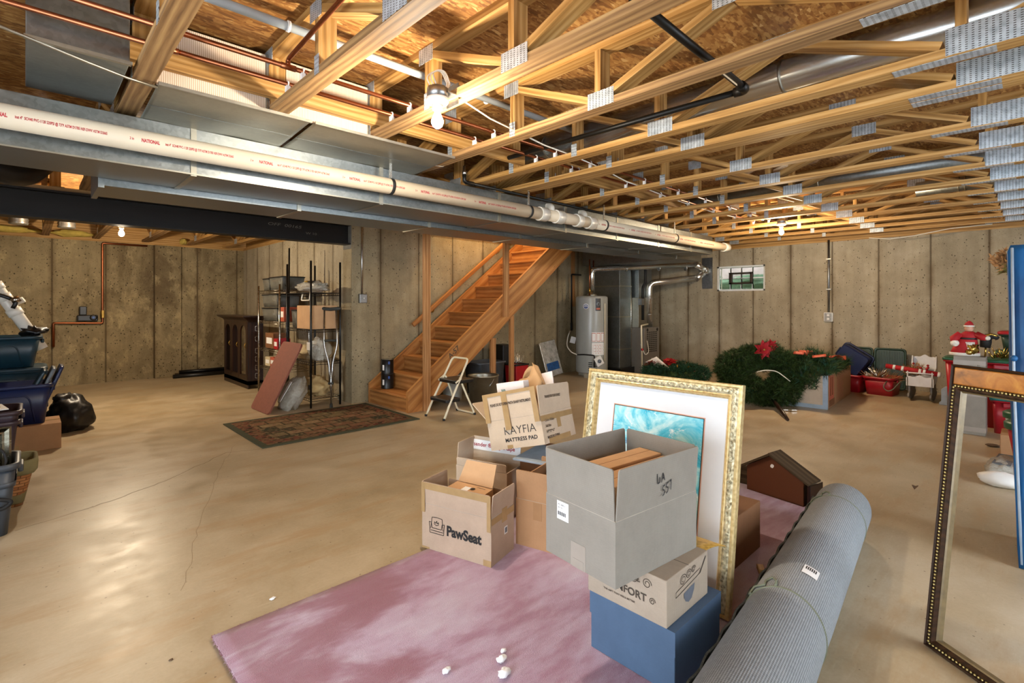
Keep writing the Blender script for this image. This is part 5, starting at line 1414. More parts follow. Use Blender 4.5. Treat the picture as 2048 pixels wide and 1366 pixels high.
# birdhouse
bl, br_ = gz(1494, 977.6, CZ), gz(1606.6, 1014, CZ)
MBH = box_frame(bl, br_ - bl, V((1, .18, 0)))
bh = thing('birdhouse', 'brown plywood birdhouse with a rough pitched roof at the far end of the carpet', 'birdhouse', MBH)
bwid = (br_ - bl).length
hz_, az_ = .165, .272
for y in (0, .085): MB().prism([(0, 0), (bwid, 0), (bwid, hz_), (bwid * .45, az_), (0, hz_)], .012, frame((0, y + .012, 0), (1, 0, 0), (0, 0, 1), (0, -1, 0))).build('gable_wall', walnut, bh)
MB().box(0, .01, .012, .085, 0, hz_).build('side_wall', walnut, bh); MB().box(bwid - .01, bwid, .012, .085, 0, hz_).build('side_wall', dark_wood, bh)
MB().box(0, bwid, .0, .097, -.0, .008).build('base_board', walnut, bh)
ap = V((bwid * .45, 0, az_ + .004))
for sx, ov in ((-1, .045), (1, .06)):
    e_ = V((0 if sx < 0 else bwid, 0, hz_ + .004)); dr = (e_ - ap).normalized(); L = (e_ - ap).length + ov
    st_ = ap - dr * (.012 if sx > 0 else 0)
    MB().box(0, L, -.03, .125, 0, .014, frame(st_, dr, (0, 1, 0), dr.cross(V((0, 1, 0))) * (-1 if sx < 0 else 1) if False else (dr.cross(V((0, 1, 0))) if dr.cross(V((0, 1, 0))).z > 0 else -dr.cross(V((0, 1, 0)))))).build('roof_board', roof_wood, bh, bev=.002)
m_ = MB(); m_.f([m_.v((bwid * .47 + .012 * math.cos(a) * (1 + .2 * math.sin(2 * a)), -.0008, .205 + .013 * math.sin(a))) for a in [2 * PI * i / 14 for i in range(14)]]); m_.build('white_sticker', paper, bh)
tag(MB(MBH @ tr(.40, .0, .0)).box(0, .02, -.0, .16, .0, .14).build('dark_board', dark_wood, bev=.002), 'dark board standing against the birdhouse, by the end of the grey roll', 'board')
tag(MB(MBH @ tr(-.16, .05, .0) @ rot('Z', 12)).box(0, .14, 0, .03, 0, .13).build('wood_offcut', roof_wood, bev=.003), 'short grey wooden offcut left of the birdhouse', 'board')
# ---------------------------------------------------------------- rolled rug
AX0, AX1 = V((.75, .508, .138)), V((3.37, .762, .138)); RR = .135
dr = (AX1 - AX0).normalized(); sd = V((-dr.y, dr.x, 0)); LN = (AX1 - AX0).length
MR = frame((AX0.x, AX0.y, 0), dr, sd, (0, 0, 1))
rr = thing('rolled_rug', 'large rolled grey rug lying on the floor at the right, tied with string', 'rolled rug', MR)
m_ = MB(); n_ = 56; loops = []
def ring(x, k=1.0):
    return [V((x, RR * k * math.cos(2 * PI * j / n_), .138 + RR * k * math.sin(2 * PI * j / n_))) for j in range(n_)]
xs = [0, .02] + [LN * i / 26 for i in range(1, 26)] + [LN - .02, LN]
for i, x in enumerate(xs):
    near = min(abs(x - 1.20), abs(x - 2.35)); k = 1 - .012 * math.exp(-(near / .04) ** 2)
    loops.append(ring(x, .985 if x in (0, LN) else k))
m_.loft(loops, False, False)
# layered ends
for x, s_ in ((LN, 1), (0, -1)):
    pr = [(1, 0), (.97, .004), (.93, -.012), (.86, .003), (.80, -.014), (.72, .0), (.64, -.016), (.55, -.004), (.45, -.02), (.34, -.008), (.2, -.04), (.05, -.05)]
    lp = [ring(x + s_ * dz, k * .985) for k, dz in pr]
    m_.loft(lp if s_ > 0 else lp, False, True)
m_.build('rug_roll', roll_m, rr)
# loose outer end of the rug lying along its left side
def flapf(u, v):
    x = .35 + (LN - .42) * u; a = math.radians(160 + 58 * v)
    r_ = RR + .008 + .05 * v * v + .004 * math.sin(x * 40)
    return (x, -r_ * math.cos(a) if True else 0, max(.138 - r_ * math.sin(a - PI) if False else .138 + r_ * math.sin(a) , .004))
MB().sheet(flapf, 60, 10, .006).build('loose_edge', rug_edge, rr)
for x, lb in ((1.20, 0), (2.35, 1)):
    MB().tube([V((x + .03 * math.sin(2 * PI * j / 48), (RR * .992) * math.cos(2 * PI * j / 48), .138 + (RR * .992) * math.sin(2 * PI * j / 48))) for j in range(48)], .0035, 6, closed=True).build('string_tie', string_m, rr)
    tp = lambda a, dx=0, k=1.03: V((x + .03 * math.sin(a) + dx, RR * k * math.cos(a), .138 + RR * k * math.sin(a)))
    MB().tube([tp(1.35), tp(1.30, .04), tp(1.15, .07), tp(1.0, .05), tp(1.05, .01), tp(.8, .03), tp(.6, .06), tp(.45, .03), tp(.62, 0)], .0045, 6).build('string_bow', string_m, rr)
m_ = MB(); lx = 1.40
m_.sheet(lambda u, v: (lx + .07 * u, (RR + .0022) * math.cos(1.72 + .40 * v), .138 + (RR + .0022) * math.sin(1.72 + .40 * v)), 3, 6); m_.build('sticker', paper, rr)
m_ = MB()
for k in range(6): m_.sheet(lambda u, v: (lx + .036 + .026 * u, (RR + .003) * math.cos(1.77 + .05 * k + .028 * v), .138 + (RR + .003) * math.sin(1.77 + .05 * k + .028 * v)), 1, 2)
m_.build('barcode', ink, rr)
# wood scrap by it, crumbs and specks on the carpet and floor
p = gz(1522, 1143, CZ)
tag(MB(tr(p.x, p.y, CZ) @ rot('Z', 30)).box(-.03, .03, -.015, .015, 0, .022).build('wood_scrap', pine, bev=.003), 'small pale wood scrap on the carpet by the grey roll', 'scrap')
for k, (px, py, s_, lb) in enumerate(((893, 1343, .016, 'white foam crumb on the carpet, leftmost of the four crumbs'), (1003, 1321, .02, 'white foam crumb on the carpet, second nearest the camera on the right'), (1008, 1349, .024, 'white foam crumb on the carpet, biggest and nearest of the four'), (1007, 1303, .012, 'tiny white foam crumb on the carpet, furthest of the four'))):
    p = gz(px, py, CZ + .006); tag(MB().blob(p + V((0, 0, s_ * .3)), (s_, s_ * .7, s_ * .5), .5, k, 14, 8).build('foam_crumb', foam_white), lb, 'crumb')
for k, (px, py, s_, lb) in enumerate(((545, 1199, .012, 'pale chip on the bare concrete left of the carpet'), (497, 1252, .011, 'pale chip lying near the left edge of the carpet'), (342, 1321, .007, 'dark speck on the concrete in the lower left'))):
    p = gz(px, py); tag(MB().blob(p + V((0, 0, s_ * .4)), (s_, s_ * .7, s_ * .4), .5, k + 9, 12, 7).build('floor_chip', foam_white if k < 2 else leaf_m), lb, 'chip')
p = gz(1829, 981)
tag(MB().sheet(lambda u, v: (p.x + .07 * u * (1 - .3 * v), p.y + .035 * (v - .5) * math.sin(PI * min(1, u + .05)), .006 + .018 * math.sin(PI * u) + .012 * abs(v - .5)), 8, 6, .0012).build('dead_leaf', leaf_m), 'curled dead leaf on the bare floor between the grey roll and the empty frame', 'leaf')
# ---------------------------------------------------------------- empty ornate frame
lip_m = plain('worn lip', '6b5a3a', .4, .2, .2, 30)
B0 = V((2.475, .287, .003)); dB = V((-.595, -.804, 0)).normalized()
lean = V((.105, -.070, 1.065)); up = lean.normalized(); nz = dB.cross(up)
ME = frame(B0, dB, up, nz)
ef = thing('empty_frame', 'tall empty frame with gold beading and a burl top panel, at the right', 'picture frame', ME)
EW, EH = .62, lean.length
frame_sides('outer_moulding', EW, EH, [(0, -.02), (0, .014), (.004, .018), (.009, .014), (.010, -.02)], frame_brown, ef)
MB().box(.010, EW - .010, EH - .076, EH - .010, -.018, .011).build('burl_panel', burl, ef, bev=.004)
def inner(name, q, prof, mt):
    m_ = MB(); lo = []
    for d_, z in prof: lo.append([V((.010 + d_, .010 + d_, z)), V((EW - .010 - d_, .010 + d_, z)), V((EW - .010 - d_, EH - .076 - d_, z)), V((.010 + d_, EH - .076 - d_, z))])
    m_.loft(lo + [lo[0]], False, False, False); return m_.build(name, mt, ef)
inner('bead_channel', 0, [(0, -.02), (0, .010), (.009, .006), (.010, -.02)], frame_brown)
inner('inner_slope', 0, [(.010, -.02), (.010, .010), (.015, .012), (.022, .002), (.023, -.022)], frame_brown)
inner('inner_lip', 0, [(.023, -.022), (.023, .0), (.028, -.004), (.029, -.022)], lip_m)
bd = MB(); q = .0155
def bead_run(x0, y0, x1, y1):
    L = math.hypot(x1 - x0, y1 - y0); n_ = int(L / .0125)
    for k in range(n_):
        t_ = (k + .5) / n_; bd.sphere((x0 + (x1 - x0) * t_, y0 + (y1 - y0) * t_, .0115), .0046, 8, 6)
bead_run(q, q, q, EH - .0815); bead_run(EW - q, q, EW - q, EH - .0815); bead_run(q, EH - .0815, EW - q, EH - .0815); bead_run(q, q, EW - q, q)
bd.build('beading', bead_gold, ef)
# ---------------------------------------------------------------- totes and lids
def tote(label, M, w, d, h, mt, taper=.86, lid=None, group=None, name='storage_tote', handles=True, rim=True, wall=.006, deco=True):
    t = thing(name, label, 'tote', M, group)
    r = min(w, d) * .14
    lo, hi = rrect(w * taper, d * taper, r * .8, 0), rrect(w, d, r, h)
    il, ih = rrect(w * taper - 2 * wall, d * taper - 2 * wall, r * .7, .01), rrect(w - 2 * wall, d - 2 * wall, r * .9, h)
    MB().loft([lo, hi, ih, il], True, True, True).build('tote_body', mt, t)
    if rim:
        MB().loft([rrect(w, d, r, h - .03), rrect(w + .03, d + .03, r + .01, h - .03), rrect(w + .034, d + .034, r + .01, h + .002), rrect(w - .004, d - .004, r, h + .002)], False, False, True).build('rim', mt, t)
    if deco:
        # the arched ridge moulded into each long side
        for s_ in (-1, 1):
            m_ = MB(); P = []
            for (x, f) in ((-.30, .05), (-.24, .62), (-.19, .74), (.19, .74), (.24, .62), (.30, .05)):
                yy = (d / 2) * (taper + (1 - taper) * f) + .0015
                P.append(V((x * w, s_ * yy, f * h)))
            m_.tube(bend(P, .04), .006, 6); m_.build('moulded_ridge', mt, t)
    if handles:
        for s_ in (-1, 1): MB().box(s_ * (w / 2 + .004), s_ * (w / 2 + .028), -d * .2, d * .2, h - .075, h - .03).build('handle', mt, t, bev=.008)
    if lid:
        MB().loft([rrect(w + .03, d + .03, r, h - .012), rrect(w + .045, d + .045, r, h - .012), rrect(w + .045, d + .045, r, h + .012), rrect(w + .01, d + .01, r, h + .022), rrect(w - .05, d - .05, r * .8, h + .014)], True, True, True).build('lid', lid, t)
    return t
def lid_thing(label, M, w, d, mt, group=None, ribs=True):
    t = thing('tote_lid', label, 'tote lid', M, group)
    r = min(w, d) * .12
    MB().loft([rrect(w, d, r, 0), rrect(w, d, r, .026), rrect(w - .03, d - .03, r * .9, .026), rrect(w - .06, d - .06, r * .8, .012), rrect(w - .06, d - .06, r * .8, .006)], True, True, True).build('lid_panel', mt, t)
    if ribs:
        m_ = MB(); n_ = 16
        for k in range(n_):
            x = -w / 2 + .05 + (w - .1) * k / (n_ - 1); m_.box(x - .003, x + .003, -d / 2 + .05, d / 2 - .05, .012, .017)
        m_.build('moulded_ribs', mt, t)
    return t
# ---------------------------------------------------------------- the pile at the left
closed_box('packed_box', 'brown taped carton on the floor under the navy tote at the left', tr(-.40, 6.12, .0005), .635, .40, .228, kraft_brown)
m_ = MB(); m_.box(-.11, -.04, 6.1185, 6.1195, .0, .07).box(-.04, .06, 6.1186, 6.1196, .0, .02); tp = m_.build('tape_strip', tape_m, bpy.data.objects[[o.name for o in COL.objects if o.name.startswith('packed_box')][-1]], True)
tote('navy blue open tote stuffed with lids, on the brown carton at the left', tr(-.10, 6.36, .231), .54, .40, .35, navy_bin, .84)
for k, (x, a, mt, lb) in enumerate(((-.02, 24, teal_tote, 'dark teal lid poking out of the navy tote, left one'), (.05, 22, stone_grey, 'grey lid poking out of the navy tote, between the other two'), (.11, 20, navy_bin, 'navy lid poking out of the navy tote, right one'))):
    lid_thing(lb, frame((x + .06, 6.38, .53 + .01 * k), V((.0, 1, 0)), V((math.sin(math.radians(a)), 0, math.cos(math.radians(a)))), V((1, 0, 0)).lerp(V((1, 0, 0)), 1) * math.cos(math.radians(a)) - V((0, 0, math.sin(math.radians(a))))), .30, .38, mt, ribs=False)
tote('dark teal tote at the bottom of the far left stack', tr(-.19, 7.02, .0), .66, .46, .335, teal_tote, .88, teal_tote)
tote('dark teal lidded tote in the middle of the far left stack', tr(-.19, 7.02, .36), .66, .46, .30, teal_tote, .88, teal_tote)
tote('dark teal open tote on top of the far left stack, holding the white pipe', tr(-.21, 7.02, .684), .64, .45, .30, teal_tote, .84)
t = thing('pvc_fitting', 'white plastic pipe assembly leaning out of the top teal tote at the left', 'pipe', (-.2, 7.0, .75))
a, b_ = onY(52, 655, 7.0), onY(-40, 530, 7.0)
d_ = (b_ - a).normalized(); a = a - d_ * .25
MB().tube([a, b_], .052, 24).build('pipe', pvc_white, t, True)
for q in (.34, .50, .62): p = a + d_ * (q + .05); MB().tube([p, p + d_ * .07], .062, 24).build('coupling', pvc_white, t, True)
p = a + d_ * .5; MB().tube([p, p + V((.10, -.02, .06))], .028, 14).build('branch_stub', pvc_white, t, True)
t = thing('chrome_bracket', 'black and chrome clamp lying at the top of the white pipe at the left', 'clamp', onY(12, 600, 6.9))
c_ = onY(8, 592, 6.92)
MB().tube(bend([c_ + V((-.2, 0, .06)), c_, c_ + V((.09, -.02, -.05)), c_ + V((.06, -.02, -.12))], .04), .018, 10).build('arm', black_plastic, t, True)
MB().tube([c_ + V((.05, -.02, -.05)), c_ + V((.11, -.02, -.02))], .03, 14).build('chrome_jaw', chrome, t, True)
tag(MB().blob(onY(66, 665, 6.95) + V((0, 0, .01)), (.09, .09, .05), .7, 3, 18, 10).build('black_cloth', black_bag_m), 'scrap of black plastic sheet on the rim of the top teal tote', 'cloth')
bb = thing('trash_bag', 'bulging black plastic bag on the floor behind the brown carton', 'bag', (.33, 6.96, 0))
MB().blob((.335, 6.96, .14), (.185, .27, .22), .2, 5, 36, 22, -.138).build('bag_body', black_bag_m, bb, True)
MB().blob((.27, 6.92, .335), (.075, .10, .05), .3, 7, 18, 10).build('bag_neck', black_bag_m, bb, True)
# plum totes with papers
tote('plum brown tote at the left edge, under the papers', tr(-.32, 5.52, .0), .56, .42, .42, plum_tote, .86)
tote('shallow plum brown tote nested on the other plum tote', tr(-.32, 5.52, .395), .58, .43, .10, plum_tote, .95, deco=False)
for k, (dx, dz, mt, lb) in enumerate(((.0, .0, paper, 'pale folded paper lying on the nested plum tote'), (-.06, .012, linen_m, 'tan paper lying on top of the pale one in the plum tote'))):
    tag(MB(tr(-.26 + dx, 5.50, .502 + dz) @ rot('Z', 12 + 20 * k) @ rot('X', 3)).box(-.15, .15, -.11, .11, 0, .008).build('paper_stack', mt, bev=.001), lb, 'paper')
tag(MB(tr(-.24, 5.42, .5235)).tube([(0, -.02, .0), (-.12, .12, .02)], .022, 14).build('brown_roll', walnut), 'little brown roll lying on the papers in the plum tote', 'roll')
# slate tote in front, with frame, folders and cord
gt = tote('slate grey open tote at the left edge in front, full of papers and cords', tr(-.265, 4.16, .0), .46, .36, .40, grey_tote, .84, deco=False)
MB().loft([rrect(.43, .335, .05, .27), rrect(.452, .357, .05, .27), rrect(.46, .365, .05, .30), rrect(.455, .36, .05, .30)], False, False).build('moulded_band', grey_tote, gt)
pcf = thing('silver_frame', 'silver and black picture frame standing in the slate tote', 'picture frame', frame((-.36, 4.27, .20), V((1, .05, 0)).normalized(), V((0, .12, 1)).normalized(), V((1, .05, 0)).normalized().cross(V((0, .12, 1)).normalized())))
frame_sides('moulding', .30, .36, [(0, 0), (0, .02), (.01, .026), (.03, .014), (.04, .018), (.05, .006), (.05, 0)], silver_frame, pcf)
MB().box(.045, .255, .045, .315, .001, .006).build('backing', black_plastic, pcf)
for k, (x, a, mt, h_, lb) in enumerate(((-.24, 10, orange_card, .33, 'orange folder standing in the slate tote'), (-.25, 14, green_card, .29, 'green folder standing behind the orange one in the slate tote'), (-.28, 4, paper, .33, 'white booklet standing in the slate tote'))):
    tag(MB(tr(x, 4.12 - .05 * (k == 2) + .04 * (k == 1), .12) @ rot('Z', -8) @ rot('Y', a)).box(-.13, .05, 0, .008, 0, h_).build('folder' if k < 2 else 'booklet', mt, bev=.002), lb, 'folder')
tag(MB().tube(bend([(-.24, 3.99, .38), (-.20, 4.02, .50), (-.10, 4.05, .50), (-.07, 4.05, .40), (-.12, 4.0, .36), (-.20, 3.98, .40), (-.14, 3.99, .43), (-.09, 4.02, .38)], .06), .0065, 8).build('power_cord', black_rubber), 'black cord looped out of the top of the slate tote', 'cord')
tag(MB().tube(bend([(-.30, 3.98, .33), (-.20, 3.955, .16), (-.08, 3.955, .17), (-.05, 3.965, .20), (-.12, 3.955, .23), (-.35, 3.955, .22)], .07), .011, 10).build('cord_handle', black_rubber), 'thick black cord hanging in a loop on the front of the slate tote', 'cord')
# wicker basket
bk = thing('wicker_basket', 'wicker basket with an olive cloth lining behind the slate tote', 'basket', (-.13, 4.62, 0))
lo, hi = rrect(.24, .18, .04, 0), rrect(.36, .27, .06, .28)
MB().loft([lo, rrect(.27, .20, .045, .07), rrect(.30, .225, .05, .14), rrect(.33, .25, .055, .21), hi, rrect(.345, .255, .055, .28), rrect(.23, .17, .035, .01)], True, True).build('woven_body', wicker, bk)
MB().loft([rrect(.352, .262, .06, .205), rrect(.378, .288, .065, .225), rrect(.386, .296, .07, .275), rrect(.376, .286, .07, .30), rrect(.345, .255, .06, .295), rrect(.30, .215, .05, .14), rrect(.25, .19, .04, .02)], False, True).build('cloth_lining', lining, bk)
tag(MB(tr(-.16, 4.64, .06)).box(-.07, .06, -.05, .05, 0, .26).build('slate_carton', stone_grey, bev=.006), 'small slate blue carton standing in the wicker basket', 'box')
# ---------------------------------------------------------------- wire shelves by the return wall
def wire_shelf(mb, x0, x1, y0, y1, z, n=9, lip=.03):
    for zz in (z, z - lip):
        mb.tube([(x0, y0, zz), (x1, y0, zz), (x1, y1, zz), (x0, y1, zz)], .0035, 6, closed=True)
    for k in range(n + 1):
        x = x0 + (x1 - x0) * k / n; mb.tube([(x, y0, z + .003), (x, y1, z + .003)], .002, 5, False)
    m = int((y1 - y0) / .06)
    for k in range(m + 1):
        y = y0 + (y1 - y0) * k / m
        for x in (x0, x1): mb.tube([(x, y, z), (x, min(y + .03, y1), z - lip)], .002, 5, False)
def shelf_unit(label, x0, x1, y0, y1, hz, zs, mt, mp, rails=()):
    t = thing('wire_shelf', label, 'shelf', ((x0 + x1) / 2, (y0 + y1) / 2, 0))
    for x in (x0, x1):
        for y in (y0, y1):
            MB().tube([(x, y, 0), (x, y, hz)], .0125, 12).build('shelf_post', mp, t, True)
    for z in zs:
        m_ = MB(); wire_shelf(m_, x0, x1, y0, y1, z); m_.build('shelf', mt, t, True)
    return t
SA = (2.56, 2.94, 6.26, 7.05)
shelf_unit('black wire shelving unit with tall posts in front of the return wall', *SA, 1.84, (.11, .565, .975, 1.44), black_metal, black_metal)
SBu = (2.50, 2.90, 7.16, 8.02)
su = shelf_unit('bronze wire shelving unit beside the dark cabinet', *SBu, 1.57, (.12, .385, .65, 1.05, 1.49), chrome, chrome)
for z in (.2, .32, .45, .57, .75, .9): MB().tube(bend([(2.50, 8.02, z), (2.46, 8.04, z), (2.46, 8.04, z + .07), (2.50, 8.02, z + .07)], .01), .003, 6).build('side_hook', chrome, su, True)
MB().tube([(2.97, 7.10, .0), (2.97, 7.10, 2.32)], .012, 12)
tag(MB().tube([(2.60, 7.12, .02), (2.62, 7.14, 2.07)], .011, 12).build('black_rod', black_metal), 'tall black rod standing between the two wire shelving units', 'rod')
def clear_tote(label, x0, x1, y0, y1, z, h, lidm=black_plastic, fill=paper):
    t = thing('clear_bin', label, 'bin', ((x0 + x1) / 2, (y0 + y1) / 2, z + .006))
    w, d = x1 - x0, y1 - y0
    MB().loft([rrect(w * .9, d * .9, .02, 0), rrect(w, d, .02, h), rrect(w - .006, d - .006, .02, h), rrect(w * .9 - .006, d * .9 - .006, .02, .004)], True, True).build('bin_body', clear_bin, t)
    MB().loft([rrect(w + .012, d + .012, .02, h), rrect(w + .016, d + .016, .02, h + .012), rrect(w - .01, d - .01, .02, h + .018)], True, True).build('lid', lidm, t)
    MB().box(-w * .40, w * .40, -d * .40, d * .40, .006, h * .62).build('contents', fill, t, bev=.01)
    return t
clear_tote('small clear bin with black lid on the top bronze shelf, far end', 2.54, 2.84, 7.74, 7.98, 1.493, .16)
clear_tote('long clear bin with black lid on the top bronze shelf', 2.54, 2.86, 7.20, 7.70, 1.493, .17, fill=linen_m)
clear_tote('clear bin on the middle bronze shelf, lower of two', 2.53, 2.86, 7.36, 7.98, 1.053, .17, fill=linen_m)
clear_tote('clear bin stacked on another on the middle bronze shelf', 2.53, 2.86, 7.36, 7.98, 1.25, .17, fill=stone_grey)
clear_tote('clear bin with grey contents in the middle black shelf', 2.60, 2.86, 6.84, 7.02, .98, .22, fill=stone_grey)
for k, (y0, y1, z, h, mt, lb) in enumerate(((7.20, 7.34, 1.056, .20, label_red, 'small red and white box on the middle bronze shelf beside the clear bins'), (7.62, 7.95, .654, .22, kraft_dark, 'brown carton on the lower bronze shelf'), (7.45, 7.60, .654, .15, red_bin, 'small red box next to the brown carton on the lower bronze shelf'), (7.76, 7.96, .389, .13, linen_m, 'pale can shaped packet on the second lowest bronze shelf'), (7.58, 7.74, .389, .14, label_red, 'red packet on the second lowest bronze shelf'))):
    t = thing('small_box', lb, 'box', (2.66, (y0 + y1) / 2, z))
    MB().box(-.09, .09, -(y1 - y0) / 2, (y1 - y0) / 2, 0, h).build('box_body', mt, t, bev=.004)
    MB().box(-.0915, -.0898, -(y1 - y0) * .35, (y1 - y0) * .35, h * .3, h * .7).build('printed_label', paper, t)
closed_box('carton_box', 'orange brown carton on the middle shelf of the black wire unit', tr(2.58, 6.30, .981), .34, .46, .30, kraft_orange)
t = thing('plastic_bag', 'clear bag of pellets with a yellow and black label on the top black shelf', 'bag', (2.72, 6.62, 1.446))
MB().blob((0, 0, .07), (.15, .36, .075), .35, 8, 30, 16, -.066).build('bag_body', plastic_wrap, t)
MB().sheet(lambda u, v: (-.10 + .14 * v, -.20 + .34 * u, .118 + .03 * math.sin(PI * v) + .012 * math.sin(PI * u)), 8, 6, .002).build('black_label', sticker_dark, t)
MB().sheet(lambda u, v: (-.115 + .05 * v, -.06 + .14 * u, .118 + .03 * v + .012 * math.sin(PI * u)), 4, 3, .002).build('yellow_label', plain('yellow label', 'c9a524', .5), t)
MB().tube(bend([(-.16, -.10, -.02), (-.17, -.08, -.10), (-.17, -.34, -.10), (-.16, -.35, .02)], .03), .009, 8).build('white_strap', white_cable, t)
for k, (y, z, s_, mt, lb) in enumerate(((6.80, .571, (.15, .22, .10), linen_m, 'folded linen heaped on the third black shelf'), (6.42, .571, (.13, .14, .16), plastic_wrap, 'clear wrapped bedding bag hanging at the front of the third black shelf'), (6.52, .116, (.16, .22, .13), pillow_m, 'yellowed pillow on the bottom black shelf'))):
    t = thing('bedding', lb, 'bedding', (2.74, y, z))
    MB().blob((0, 0, s_[2] * .8), s_, .3, 20 + k, 30, 18, -s_[2] * .78).build('bundle', mt, t)
    if k == 1: MB().box(-.145, -.135, -.05, .06, .14, .24).build('paper_label', paper, t)
    if k == 2: MB().box(-.165, -.155, -.17, -.13, .10, .16).build('black_tag', sticker_dark, t)
t = thing('bedding_bag', 'clear bag of bedding with a paper strip, on the floor behind the leaning board', 'bag', (2.42, 6.42, 0))
MB(tr(2.40, 6.42, .18) @ rot('Y', 32)).blob((0, 0, 0), (.11, .22, .24), .3, 31, 34, 20).build('bag_body', plastic_wrap, t, True)
MB(tr(2.29, 6.36, .22) @ rot('Y', 32)).box(-.012, -.006, -.03, .03, -.13, .14).build('paper_strip', paper, t, True)
# leaning brown board
lbp = thing('table_leaf', 'reddish brown textured board leaning against the black wire shelves', 'board', frame((2.03, 6.80, .001), V((.04, -1, 0)).normalized(), V((.40, .0, .80)).normalized(), V((.04, -1, 0)).normalized().cross(V((.40, .0, .80)).normalized())))
MB().loft([rrect(.58, .905, .05, z, 4, .29, .4525) for z in (-.012, .012)], True, True, False).build('board', leaf_board, lbp, bev=.004)
# crutches
cr = thing('crutch', 'aluminium underarm crutch leaning against the black wire shelves', 'crutch', (2.77, 6.14, 0))
f0 = V((2.765, 6.135, 0)); up = V((.03, .09, 1)).normalized(); sx = V((.72, -.69, 0)).normalized()
P = lambda a, z: f0 + up * z + sx * a
for s_ in (-1, 1):
    MB().tube(bend([P(.018 * s_, .30), P(.020 * s_, .55), P(.085 * s_, .78), P(.075 * s_, 1.235)], .08), .0105, 10).build('upright', aluminium, cr, True)
MB().tube([P(0, .04), P(0, .62)], .0115, 12).build('lower_leg', aluminium, cr, True)
MB().tube([P(0, 0), P(0, .05)], [.022, .016], 14).build('rubber_tip', grey_grip, cr, True)
MB().tube([P(-.13, 1.235), P(-.12, 1.25), P(0, 1.238), P(.12, 1.25), P(.13, 1.235)], [.018, .022, .022, .022, .018], 12).build('arm_pad', grey_grip, cr, True)
MB().tube([P(-.075, .84), P(.08, .84)], .016, 12).build('hand_grip', grey_grip, cr, True)
MB().tube([P(-.03, .30), P(.03, .30)], .016, 10).build('leg_clamp', grey_grip, cr, True)
for k in range(6): MB().tube([P(.0, .36 + .03 * k) - V((.012, .012, 0)), P(0, .36 + .03 * k) - V((.010, .010, 0))], .004, 6).build('adjust_hole', black_plastic, cr, True)
# ---------------------------------------------------------------- greenery
def sprigs(mb, base_fn, n, L=.055, w=.0035, k=6, spread=.7, seed=1):
    r = random.Random(seed)
    for _ in range(n):
        p, d = base_fn(r)
        for i in range(k):
            v = (d + V((r.gauss(0, spread), r.gauss(0, spread), r.gauss(0, spread)))).normalized() * L * r.uniform(.6, 1.2)
            s_ = v.cross(V((r.gauss(0, 1), r.gauss(0, 1), r.gauss(0, 1)))).normalized() * w
            mb.f([mb.v(p - s_), mb.v(p + s_), mb.v(p + v)])
def torus_fn(M, R, r0, squash=1.0, lump=.15):
    def f(rr):
        a = rr.uniform(0, 2 * PI); b = rr.uniform(0, 2 * PI)
        q = r0 * math.sqrt(rr.uniform(.15, 1)) * (1 + lump * math.sin(5 * a + 1.3) + lump * .6 * math.sin(11 * a))
        c = V((math.cos(a), math.sin(a), 0)); o = c * math.cos(b) + V((0, 0, squash)) * math.sin(b)
        return M @ (c * R + o * q), (M.to_3x3() @ o).normalized()
    return f
def poinsettia(name, M, s_, parent, world=True, mt=None):
    fl = None
    m_ = MB(M)
    for ring, (n_, L, lift) in enumerate(((7, 1.0, .15), (6, .75, .45), (4, .45, .8))):
        for k in range(n_):
            a = 2 * PI * k / n_ + ring * .4 + RND.uniform(-.15, .15); d = V((math.cos(a), math.sin(a), 0)); sd_ = V((-d.y, d.x, 0))
            def pt(u, v):
                w_ = .26 * math.sin(PI * min(1, u * .95 + .06)) * (1 - .25 * u)
                return (d * u * L + sd_ * (v - .5) * 2 * w_ + V((0, 0, lift * u * (1 - .55 * u) + .12 * abs(v - .5)))) * s_
            m_.sheet(pt, 6, 4)
    f = m_.build(name, mt or red_cloth, parent, world)
    m_ = MB(M)
    for k in range(6): m_.sphere(V((.06 * math.cos(k), .06 * math.sin(k), .25)) * s_, .05 * s_, 8, 6)
    m_.build('flower_centre', gold_leaf, f, world)
    return f
# big wreath
wc = V((6.86, 2.44, .39)); nz = V((-.68, -.66, .40)).normalized(); wx = V((.70, -.72, 0)).normalized(); wy_ = nz.cross(wx)
MWr = frame(wc, wx, wy_, nz)
wr = thing('wreath', 'big artificial pine wreath with a red flower, leaning on the long carton', 'wreath', (wc.x, wc.y, 0))
sq = Matrix.Diagonal((1, .66, 1, 1))
m_ = MB(); sprigs(m_, torus_fn(MWr @ sq, .385, .225, .8), 6200, .075, .0042, 6, .75, 3); m_.build('needles', pine_needles, wr, True)
MB().tube([MWr @ sq @ V((.41 * math.cos(a), .41 * math.sin(a), 0)) for a in [2 * PI * i / 40 for i in range(40)]], .05, 8, closed=True).build('wire_ring', spruce_needles, wr, True)
poinsettia('red_poinsettia', MWr @ tr(-.03, .275, .19) @ rot('X', 20), .13, wr)
poinsettia('red_poinsettia', MWr @ tr(.08, .33, .17) @ rot('X', 30), .10, wr)
MB().tube(bend([MWr @ V(p) for p in ((-.16, -.02, .19), (-.06, .0, .21), (.08, -.01, .20), (.16, -.07, .19), (.23, -.14, .19))], .05), .006, 8).build('light_cord', white_cable, wr, True)
